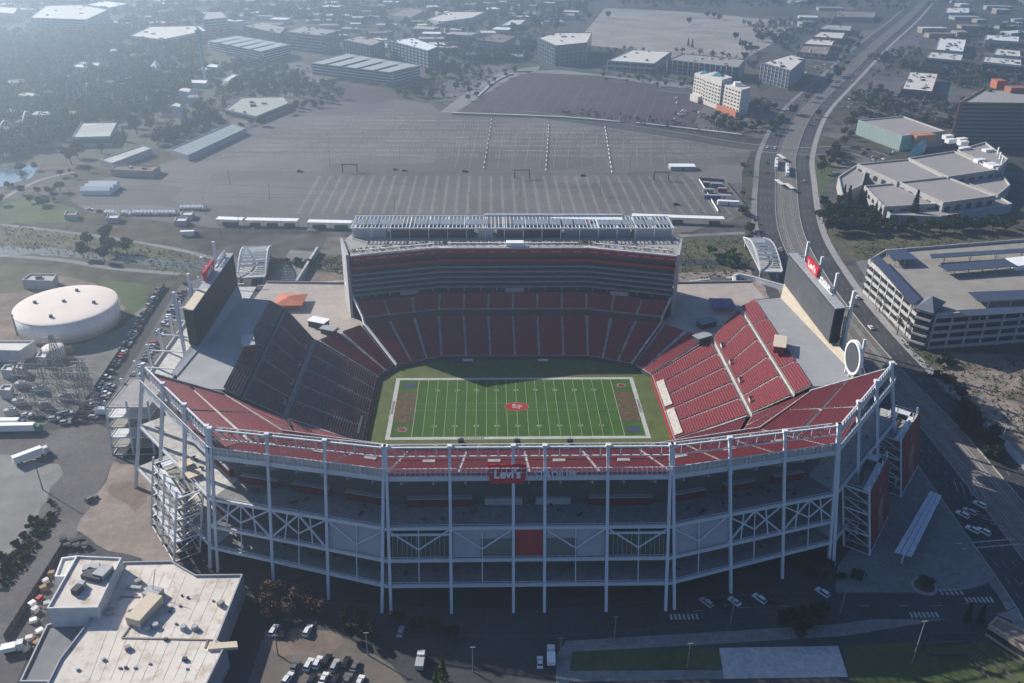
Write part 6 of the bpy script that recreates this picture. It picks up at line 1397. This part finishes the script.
fence([(72,425),(165,287)],2.6,"long dark fence between substation and the slanted car row",CONC_D,step=9)
fence([(65,545),(5,640)],2.4,"dark fence beside the lower left drive",CONC_D,step=6)
def lowwall(pts,h,w,m,label,nm="low_wall"):
    P_=smooth([g2(*p) for p in pts],3); r_=thing(nm,label,"wall",(*P_[0],0)); mb=MB(); kerb(mb,P_,-w/2,w,h); b_=mb.build("wall",m,r_); mb=MB(); ns=normals(P_)
    for i in range(len(P_)-1): mb.bar((*P_[i],h+.05),(*P_[i+1],h+.05),w+.2,.12)
    mb.build("coping",CONC_L,r_)
lowwall([(452,114),(560,118),(620,123)],1.6,3,GREYP,"pale wall along the near edge of the mauve lot")
lowwall([(636,124),(700,131),(742,136)],1.6,3,GREYP,"pale wall beside the cross road right of the mauve lot")
lowwall([(478,97),(495,82),(512,74)],1.2,2.2,CONC_L,"curved pale kerb wall at the left of the mauve lot")
lowwall([(318,252),(297,286)],3.5,1.2,CONC_L,"pale ramp wall beside the plaza left of the suite tower")
lowwall([(258,289),(292,289)],2.5,2.0,WHITE,"white wall in front of the left footbridge")
lowwall([(345,283),(270,288)],1.4,1.5,CONC_L,"low wall behind the orange red canopy")
lowwall([(690,283),(745,278)],1.4,1.5,CONC_L,"low wall behind the right plaza")
lowwall([(735,288),(738,278),(790,292)],3.0,1.6,WHITE,"white zigzag wall beside the right footbridge")
# barrier rows on the lot
for (u0,v0,u1,v1,lb) in ((492,118,484,168,"left of three"),(549,124,546,170,"middle of three"),(605,126,612,172,"right of three")):
    a_,b_=g2(u0,v0),g2(u1,v1); n=24
    for k in range(n):
        q=lerp(a_,b_,k/(n-1)); o=None; mb=MB(); mb.hexa([(-.5,-1.6,0),(.5,-1.6,0),(.5,1.6,0),(-.5,1.6,0)],[(-.2,-1.6,1.1),(.2,-1.6,1.1),(.2,1.6,1.1),(-.2,1.6,1.1)]); o=mb.build("lot_barrier",WHITE if k%2 else CONC_D); o.location=(*q,.05); tag(o,"barrier block in the %s long barrier rows on the main lot"%lb,"barrier","barriers, %s rows"%lb)
# gate gantries on the lot
for u,v,lb in ((350,172,"left of three dark gantry frames on the main lot"),(522,178,"middle of three dark gantry frames on the main lot"),(661,180,"right of three dark gantry frames on the main lot")):
    p=G(u,v); r_=thing("gantry",lb,"gantry",tuple(p)); 
    for d_ in (-6,6): mb=MB(); mb.box((p.x+d_,p.y,0),(.8,.8,6.5)); mb.build("leg",CONC_D,r_)
    mb=MB(); mb.bar((p.x-6.5,p.y,6.7),(p.x+6.5,p.y,6.7),.8,.7); mb.build("beam",CONC_D,r_)
# long entrance canopies between lot and stadium
def longcanopy(u0,v0,u1,v1,label,wd=6,h=4.6):
    a_,b_=Vector((*g2(u0,v0,h),0)),Vector((*g2(u1,v1,h),0)); r_=thing("entrance_canopy",label,"canopy",((a_+b_)/2)); L=(b_-a_).length
    mb=MB(); mb.bar((a_.x,a_.y,h),(b_.x,b_.y,h),wd,.4); mb.build("roof",WHITE,r_); n=int(L/11)
    for k in range(n+1):
        q=a_.lerp(b_,k/n); mb=MB(); mb.bar((q.x,q.y,0),(q.x,q.y,h),.35); mb.build("post",METAL,r_)
        if k<n and k%4!=3: e=a_.lerp(b_,(k+.8)/n); q2=a_.lerp(b_,(k+.2)/n); mb=MB(); mb.bar((q2.x,q2.y-1,1.1),(e.x,e.y-1,1.1),2.2,2.2); mb.build("gate_booth",mat("blue_grey_booth",(.10,.12,.15)),r_)
longcanopy(217,218,243,219,"white entrance canopy, leftmost of the line behind the stadium")
longcanopy(246,219,298,220,"white entrance canopy above the left footbridge")
longcanopy(308,221,352,222,"white entrance canopy just left of the suite tower roof")
longcanopy(552,217,622,219,"white entrance canopy behind the right half of the tower roof")
longcanopy(632,215,724,218,"white entrance canopy at the right end of the line")
for i,(u,n) in enumerate(((107,3),(124,2),(135,6),(160,5),(182,7))):
    v=214.5+(0 if u<180 else -5); p=G(u,v); r_=thing("row_tent","white peaked tent row, number of peaks %s, beside the main lot's left corner"%("three","two","six","five","seven")[i],"tent",tuple(p))
    for k in range(n):
        x,y=p.x+k*2.7,p.y; mb=MB(); q=[(x-1.3,y-2.5,2.6),(x+1.3,y-2.5,2.6),(x+1.3,y+2.5,2.6),(x-1.3,y+2.5,2.6)]
        for j in range(4): mb.poly([q[j],q[(j+1)%4],(x,y,4.0)]); a_,b_=q[j],q[(j+1)%4]; mb.poly([(a_[0],a_[1],.1),(b_[0],b_[1],.1),b_,a_]) if j%2 else None
        mb.build("canopy",WHITE,r_)
for u,v,lb in ((112,219,"grey service hut left of the peaked tent rows"),(186,216,"small white hut beside the lot's left end"),(180,222,"white trailer hut near the left end of the canopies"),(70,216,"tan roofed compound hut beside the grass bank")):
    x,y=g2(u,v); building("hut",lb,"hut",[(u-6,v),(u-4,v-4),(u+8,v-4),(u+6,v)],3,GREYP,OFFW if u!=70 else DIRT_L)
# three-ridge marquee
p=G(101,191); r_=thing("marquee","white marquee with three ridges at the left end of the main lot","tent",tuple(p))
for k in range(3):
    y=p.y-7+k*7; x=p.x; mb=MB(); mb.poly([(x-11,y-3.5,3.5),(x+11,y-3.5,3.5),(x+11,y,6),(x-11,y,6)]); mb.poly([(x-11,y,6),(x+11,y,6),(x+11,y+3.5,3.5),(x-11,y+3.5,3.5)]); mb.poly([(x-11,y-3.5,0),(x+11,y-3.5,0),(x+11,y-3.5,3.5),(x-11,y-3.5,3.5)]); mb.poly([(x+11,y-3.5,0),(x+11,y+3.5,0),(x+11,y+3.5,3.5),(x+11,y,6),(x+11,y-3.5,3.5)]); mb.poly([(x-11,y+3.5,0),(x-11,y-3.5,0),(x-11,y-3.5,3.5),(x-11,y,6),(x-11,y+3.5,3.5)]); mb.build("ridge_canopy",WHITE,r_)
# ================================================================ FOOTBRIDGES
def bridge(a_,b_,wd,label,h0=6.5,arch=6):
    a_,b_=Vector((*a_,0)),Vector((*b_,0)); d_=(b_-a_).normalized(); n=Vector((-d_.y,d_.x,0)); L=(b_-a_).length; r_=thing("footbridge",label,"bridge",tuple((a_+b_)/2))
    z=lambda t:h0+arch*math.sin(math.pi*t)
    mb=MB(); q=[a_-n*wd/2,b_-n*wd/2,b_+n*wd/2,a_+n*wd/2]; mb.hexa([(p.x,p.y,h0-1.4) for p in q],[(p.x,p.y,h0-.4) for p in q]); mb.build("deck",CONC_L,r_)
    N=14
    for s in (-1,1):
        mb=MB()
        for k in range(N):
            p,q_=a_.lerp(b_,k/N)+n*(s*wd/2),a_.lerp(b_,(k+1)/N)+n*(s*wd/2); mb.bar((p.x,p.y,z(k/N)),(q_.x,q_.y,z((k+1)/N)),.7,.7); mb.bar((p.x,p.y,h0-.4),(p.x,p.y,z(k/N)),.3); 
            if 0<k<N-1: mb.bar((p.x,p.y,z(k/N)),(q_.x,q_.y,h0-.4),.25)
        mb.build("arch_truss",STEEL,r_)
    for k in range(2,N-1):
        p,q_=a_.lerp(b_,(k+.12)/N),a_.lerp(b_,(k+.78)/N); mb=MB(); mb.poly([(*(p-n*wd*.44).to_2d(),z((k+.1)/N)+.5),(*(q_-n*wd*.44).to_2d(),z((k+.8)/N)+.5),(*(q_+n*wd*.44).to_2d(),z((k+.8)/N)+.5),(*(p+n*wd*.44).to_2d(),z((k+.1)/N)+.5)]); mb.build("solar_slat",mat("bridge_solar",(.20,.22,.25),.35),r_)
    for t in (.06,.94):
        for s in (-1,1): p=a_.lerp(b_,t)+n*(s*wd*.4); mb=MB(); mb.bar((p.x,p.y,0),(p.x,p.y,h0-1.2),1.4); mb.build("pier",CONC,r_)
bridge((-151,135),(-158,184),16,"arched footbridge with solar slats behind the left scoreboard")
bridge((158,143),(163,200),13,"arched footbridge with solar slats beside the railway road at right")
# ================================================================ SMALL SITE STRUCTURES
# solar canopy at the right-hand corner
q=[g2(930,491,5.5),g2(942,496,5.5),g2(912,557,5.5),g2(894,552,5.5)]; r_=thing("solar_canopy","long pale solar canopy standing diagonally on the right corner pavement","canopy",(*q[2],0))
for k in range(3):
    a_,b_,c_,d_=lerp(q[0],q[1],k/3+.02),lerp(q[0],q[1],(k+1)/3-.02),lerp(q[3],q[2],(k+1)/3-.02),lerp(q[3],q[2],k/3+.02); e=ccw([a_,b_,c_,d_]); mb=MB(); mb.hexa([(*p,5.3) for p in e],[(*p,5.6) for p in e]); mb.build("panel_strip",mat("pale_blue_panel",(.50,.52,.58),.3),r_)
for t in (.05,.35,.65,.95):
    p=lerp(lerp(q[0],q[1],.5),lerp(q[3],q[2],.5),t); mb=MB(); mb.bar((*p,0),(*p,5.3),.5); mb.build("post",STEEL,r_)
p=G(924,587); r_=thing("planter_bed","round raised planting bed on the right corner pavement","planter",tuple(p)); mb=MB(); mb.cyl((p.x,p.y,.05),(p.x,p.y,.7),4.2,4,24); mb.build("rim",CONC,r_); mb=MB(); mb.cyl((p.x,p.y,.7),(p.x,p.y,1.0),3.4,3.0,20); mb.build("soil",mat("planter_soil",(.10,.06,.05)),r_)
# stepped garden at lower right
r_=thing("stepped_garden","stepped garden with pale angular terrace edges at the bottom right corner","garden",(*g2(980,640),0))
for k,pts in enumerate(([(930,635),(976,634),(1030,672)],[(924,645),(970,642),(1018,683)],[(930,655),(966,655),(1000,690)],[(926,637),(918,650),(930,662)])):
    P_=[g2(*p) for p in pts]
    for i in range(2): mb=MB(); mb.bar((*P_[i],.35),(*P_[i+1],.35),.45,.7); mb.build("terrace_edge",CONC_D,r_)
q=ccw([g2(*p) for p in ((986,624),(1030,646),(1030,664),(980,634))]); 
building("pavilion","brown roofed pavilion wall behind the stepped garden","building",[(988,626),(996,618),(1040,640),(1034,656)],4,TANW,DIRT_L,1,GLASS)
# light poles
def pole(u,v,h,label,group=None,arm=True):
    p=G(u,v); r_=thing("light_pole",label,"lamp post",tuple(p),group=group); mb=MB(); mb.cyl((p.x,p.y,0),(p.x,p.y,h),.24,.13,7); mb.build("shaft",METAL_D,r_)
    mb=MB(); mb.box((p.x,p.y,h),(1.6,.3,.25)); mb.build("lamp_head",METAL_D,r_)
for u,v in ((205,214),(222,238),(240,232),(395,212),(470,208),(560,212),(640,212),(660,210),(700,212),(690,150),(662,124),(624,124),(560,112),(650,110),(230,185),(400,160),(630,170),(550,140),(470,150),(330,165),(270,200),(440,190),(520,196),(600,196)): pole(u,v,12,"thin light pole standing on the main parking lots behind the stadium","main lot light poles")
for u,v,h,lb in ((43,490,14,"grey light pole beside the gravel yard at left"),(912,663,17,"tall light pole on the lawn at bottom right"),(614,641,10,"light pole on the front sidewalk below the stadium sign"),(730,625,10,"light pole on the front sidewalk right of centre"),(840,614,10,"light pole near the right end of the front sidewalk"),(473,672,10,"light pole by the small paved pad at bottom centre"),(560,660,9,"light pole at the left end of the front lawn"),(92,575,12,"light pole above the raised white roof block"),(368,655,9,"pale light pole at the corner of the lit car park"),(278,655,8,"small light pole at the left of the lit car park"),(687,668,10,"light pole between lawn and pale plaza"),(862,585,9,"light pole left of the round planting bed")): pole(u,v,h,lb)
for k in range(10):
    i=10+k*7
    if i<len(TRK)-1:
        n=normals(TRK)[i]; p=TRK[i]; x,y=p[0]-n[0]*21.5,p[1]-n[1]*21.5; r_=thing("street_lamp","street lamp along the right kerb of the light rail road","lamp post",(x,y,0),group="light rail road lamps"); mb=MB(); mb.cyl((x,y,0),(x,y,9),.18,.1,6); mb.build("shaft",METAL,r_); mb=MB(); mb.bar((x,y,9),(x+n[0]*3,y+n[1]*3,9.3),.15); mb.build("arm",METAL,r_)
# substation
rr=random.Random(31)
def lattice(x,y,w,h,label,nm="lattice_tower",cat="tower",grp=None,arms=()):
    r_=thing(nm,label,cat,(x,y,0),group=grp); mb=MB(); c=[(-1,-1),(1,-1),(1,1),(-1,1)]; f=lambda t:w/2*(1-.75*t)
    n=7
    for i,(a_,b_) in enumerate(c):
        mb.bar((x+a_*w/2,y+b_*w/2,0),(x+a_*f(1),y+b_*f(1),h),.22)
        a2,b2=c[(i+1)%4]
        for k in range(n):
            t0,t1=k/n,(k+1)/n; mb.bar((x+a_*f(t0),y+b_*f(t0),h*t0),(x+a2*f(t1),y+b2*f(t1),h*t1),.14); mb.bar((x+a2*f(t0),y+b2*f(t0),h*t0),(x+a_*f(t1),y+b_*f(t1),h*t1),.14); mb.bar((x+a_*f(t1),y+b_*f(t1),h*t1),(x+a2*f(t1),y+b2*f(t1),h*t1),.12)
    mb.build("lattice_frame",METAL_D,r_)
    for z,l in arms: mb=MB(); mb.bar((x-l,y,z),(x+l,y,z),.3); mb.build("cross_arm",METAL,r_)
    return r_
x,y=g2(92,412); lattice(x,y,7,26,"large lattice pylon at the corner of the substation beside the fence",arms=((20,6),(23,5),(25.5,4)))
x,y=g2(60,372); lattice(x,y,5,20,"smaller lattice pylon inside the substation",arms=((16,5),(18.5,4)))
for iy in range(6):
    for ix in range(5):
        u,v=28+ix*15+iy*2-8,372+iy*8.5; x,y=g2(u,v); h=rr.uniform(6,9); r_=thing("switch_gantry","steel switch gantry in the dense grid of the substation","gantry",(x,y,0),group="substation gantries"); w=rr.uniform(6,8)
        for d_ in (-w/2,w/2): mb=MB(); mb.bar((x+d_,y,0),(x+d_,y,h),.18); mb.bar((x+d_,y,h*.5),(x+d_*.4,y,h),.1); mb.build("leg",METAL_D,r_)
        mb=MB(); mb.bar((x-w/2-1,y,h),(x+w/2+1,y,h),.2); mb.build("beam",METAL_D,r_)
        for k in (-2,0,2): mb=MB(); mb.cyl((x+k,y+.3,h-2.4),(x+k,y+.3,h-.1),.22,.16,6); mb.build("insulator",mat("insulator_brown",(.22,.17,.13)),r_)
        if rr.random()<.8:
            mb=MB(); mb.bar((x-w/2,y-3,h*.55),(x+w/2,y-3,h*.55),.15); mb.bar((x-w/2,y-3,0),(x-w/2,y-3,h*.55),.12); mb.bar((x+w/2,y-3,0),(x+w/2,y-3,h*.55),.12); mb.build("bus_frame",METAL_D,r_)
for i,(u,v) in enumerate(((22,388),(40,392),(20,405),(45,408),(66,400),(12,415))):
    x,y=g2(u,v); r_=thing("transformer","grey finned transformer standing among the substation gantries","transformer",(x,y,0),group="substation transformers"); mb=MB(); mb.box((x,y,.2),(4,2.6,3.0),.3); b_=mb.build("tank_body",GREYP,r_)
    for s in (-1,1): mb=MB(); mb.box((x+s*2.5,y,.5),(.7,2.4,2.2),.3); mb.build("cooling_fin",METAL,r_)
    mb=MB(); mb.cyl((x-1,y,3.9),(x+1.4,y,3.9),.45,.45,8); mb.build("conservator",METAL,r_)
# amusement park: drop tower, coaster, star tent
p=G(206,84); r_=thing("ride_tower","slim blue observation ride tower rising above the park trees","tower",tuple(p)); mb=MB(); mb.cyl((p.x,p.y,0),(p.x,p.y,64),1.8,1.4,12); mb.build("shaft",mat("ride_blue",(.20,.34,.42)),r_); mb=MB(); mb.cyl((p.x,p.y,58),(p.x,p.y,62),4,4,16); mb.build("cabin",mat("ride_blue2",(.16,.30,.38)),r_)
p=G(158,76); r_=thing("star_tent","white peaked tent with tall spire among the park trees","tent",tuple(p)); mb=MB()
for k in range(10): a0,a1=k*.628,(k+1)*.628; mb.poly([(p.x+14*math.cos(a0),p.y+14*math.sin(a0),5 if k%2 else 7),(p.x+14*math.cos(a1),p.y+14*math.sin(a1),7 if k%2 else 5),(p.x,p.y,19)])
mb.build("canopy",WHITE,r_); mb=MB(); mb.cyl((p.x,p.y,0),(p.x,p.y,21),.4,.3,8); mb.build("mast",WHITE,r_)
def coaster(pts,label,m):
    P_=[(*g2(u,v),h) for u,v,h in pts]; r_=thing("roller_coaster",label,"ride",P_[0][:2]+(0,)); mb=MB(); Q=[]
    for i in range(len(P_)-1):
        for k in range(8): t=k/8; s=(1-math.cos(math.pi*t))/2; Q.append((*lerp(P_[i][:2],P_[i+1][:2],t),P_[i][2]+(P_[i+1][2]-P_[i][2])*s))
    for i in range(len(Q)-1): mb.bar(Q[i],Q[i+1],1.1,.7)
    mb.build("track",m,r_)
    for q in Q[::4]: mb=MB(); mb.bar((q[0],q[1],0),q,.6); mb.build("support",m,r_)
coaster([(-5,152,6),(10,145,22),(22,138,8),(30,130,18),(45,128,6)],"white roller coaster track curving near the pond",WHITE)
coaster([(66,112,6),(76,108,34),(86,108,6),(92,104,22),(84,98,8)],"pale steel roller coaster with a tall hump among the park trees",METAL)
# heap of parked carts near the lower left drive
for i,(u,v) in enumerate(((64,541),(72,543),(80,541),(68,548),(77,548),(86,547))):
    x,y=g2(u,v); r_=thing("cart","dark canopied cart in the huddle above the raised white roof block","cart",(x,y,.1),group="huddled carts"); mb=MB(); mb.box((x,y,.4),(2.6,1.4,.6),.4); mb.build("body",BLACK,r_); mb=MB(); mb.box((x,y,1.9),(2.4,1.5,.12),.4); mb.build("canopy",CONC_D,r_)
    for a_ in (-.9,.9): mb=MB(); mb.bar((x+a_,y,.9),(x+a_,y,1.95),.1); mb.build("post",METAL,r_)
# clutter along the back of the cream roofed building
cl=[(40,600),(36,612),(44,590),(34,622),(40,632),(30,640),(33,606),(46,583),(26,650),(48,606),(38,645),(52,575)]
for i,(u,v) in enumerate(cl):
    x,y=g2(u,v); r_=thing("pallet_stack","stack of pallets and crates in the clutter behind the raised white roof block","pallets",(x,y,.05),group="yard clutter"); m_=rr.choice((RED,WHITE,mat("pallet_wood",(.30,.20,.12)),CONC_L,OFFW))
    mb=MB(); mb.box((x,y,.05),(2.4,2.0,.3),rr.uniform(0,1.5)); b_=mb.build("pallet",mat("pallet_wood",(.30,.20,.12)),r_); mb=MB(); mb.box((x,y,.36),(2.0,1.6,rr.uniform(.6,1.6)),rr.uniform(0,1.5)); mb.build("load",m_,r_)
# low pale houses and sheds in the far haze
rr=random.Random(3); far=[]
tries=0
while len(far)<150 and tries<6000:
    tries+=1; u,v=rr.uniform(-5,1030),rr.uniform(-6,62)
    if v>30 and not (330<u<535 and v<62 or 850<u<1030 and 14<v<80 or 230<u<330 and v<40): continue
    if 575<u<800 and 4<v<60: continue
    if 835<u<960 and v<30 or abs(u-(920-(v-5)*1.35))<26: continue
    x,y=g2(u,v)
    if not clear(x,y,22) or min((p[0]-x)**2+(p[1]-y)**2 for p in TRK)<55**2: continue
    w,d_,h=rr.uniform(18,55),rr.uniform(14,30),rr.uniform(4,9); rz=rr.uniform(-.4,.4); r_=thing("warehouse","low flat roofed building among trees in the hazy far district","building",(x,y,0),rz,group="far district buildings")
    mb=MB(); mb.box((0,0,0),(w,d_,h)); mb.build("wall",rr.choice((GB,TANW,LB)),r_); mb=MB(); mb.box((0,0,h),(w+.6,d_+.6,.5)); mb.build("roof",rr.choice((OFFW,CONC_L,CONC,WHITE,DIRT_L,GREYP)),r_)
    far.append((x,y)); FOOT.append([(x-w/2,y-d_/2),(x+w/2,y+d_/2),(x+w/2,y-d_/2),(x-w/2,y+d_/2)])

rr=random.Random(17); k=0
while k<34:
    u,v=rr.uniform(0,225),rr.uniform(45,150)
    if not inpoly(u,v,[(0,45),(130,45),(225,60),(215,112),(120,145),(60,160),(0,158)]): continue
    x,y=g2(u,v)
    if not clear(x,y,10): continue
    k+=1; w,d_,h=rr.uniform(7,20),rr.uniform(6,12),rr.uniform(8,13); rz=rr.uniform(-.6,.6); r_=thing("park_pavilion","small roofed ride pavilion half hidden among the amusement park trees","building",(x,y,0),rz,group="park ride pavilions")
    mb=MB(); mb.box((0,0,0),(w,d_,h)); mb.build("wall",rr.choice((TANW,LB,GB)),r_); mb=MB(); mb.hexa([(-w/2-.5,-d_/2-.5,h),(w/2+.5,-d_/2-.5,h),(w/2+.5,d_/2+.5,h),(-w/2-.5,d_/2+.5,h)],[(-w/3,-.4,h+2),(w/3,-.4,h+2),(w/3,.4,h+2),(-w/3,.4,h+2)]); mb.build("roof",rr.choice((OFFW,WHITE,CONC_L,DIRT_L,mat("rust_roof",(.34,.16,.08)))),r_)
# ================================================================ HAZE
mb=MB(); mb.hexa([(-2900,-650,-1),(2900,-650,-1),(2900,4100,-1),(-2900,4100,-1)],[(-2900,-650,215),(2900,-650,215),(2900,4100,215),(-2900,4100,215)])
hz=bpy.data.materials.new("haze_air"); hz.use_nodes=True; nt=hz.node_tree; nt.nodes.remove(nt.nodes["Principled BSDF"]); v=nt.nodes.new("ShaderNodeVolumePrincipled"); v.inputs["Color"].default_value=(.64,.81,1.0,1); v.inputs["Density"].default_value=HAZE_DENSITY; v.inputs["Anisotropy"].default_value=HAZE_G
nt.links.new(v.outputs[0],nt.nodes["Material Output"].inputs["Volume"]); o=mb.build("haze",hz); o["kind"]="stuff"
S.cycles.volume_step_rate=4; S.cycles.volume_bounces=0
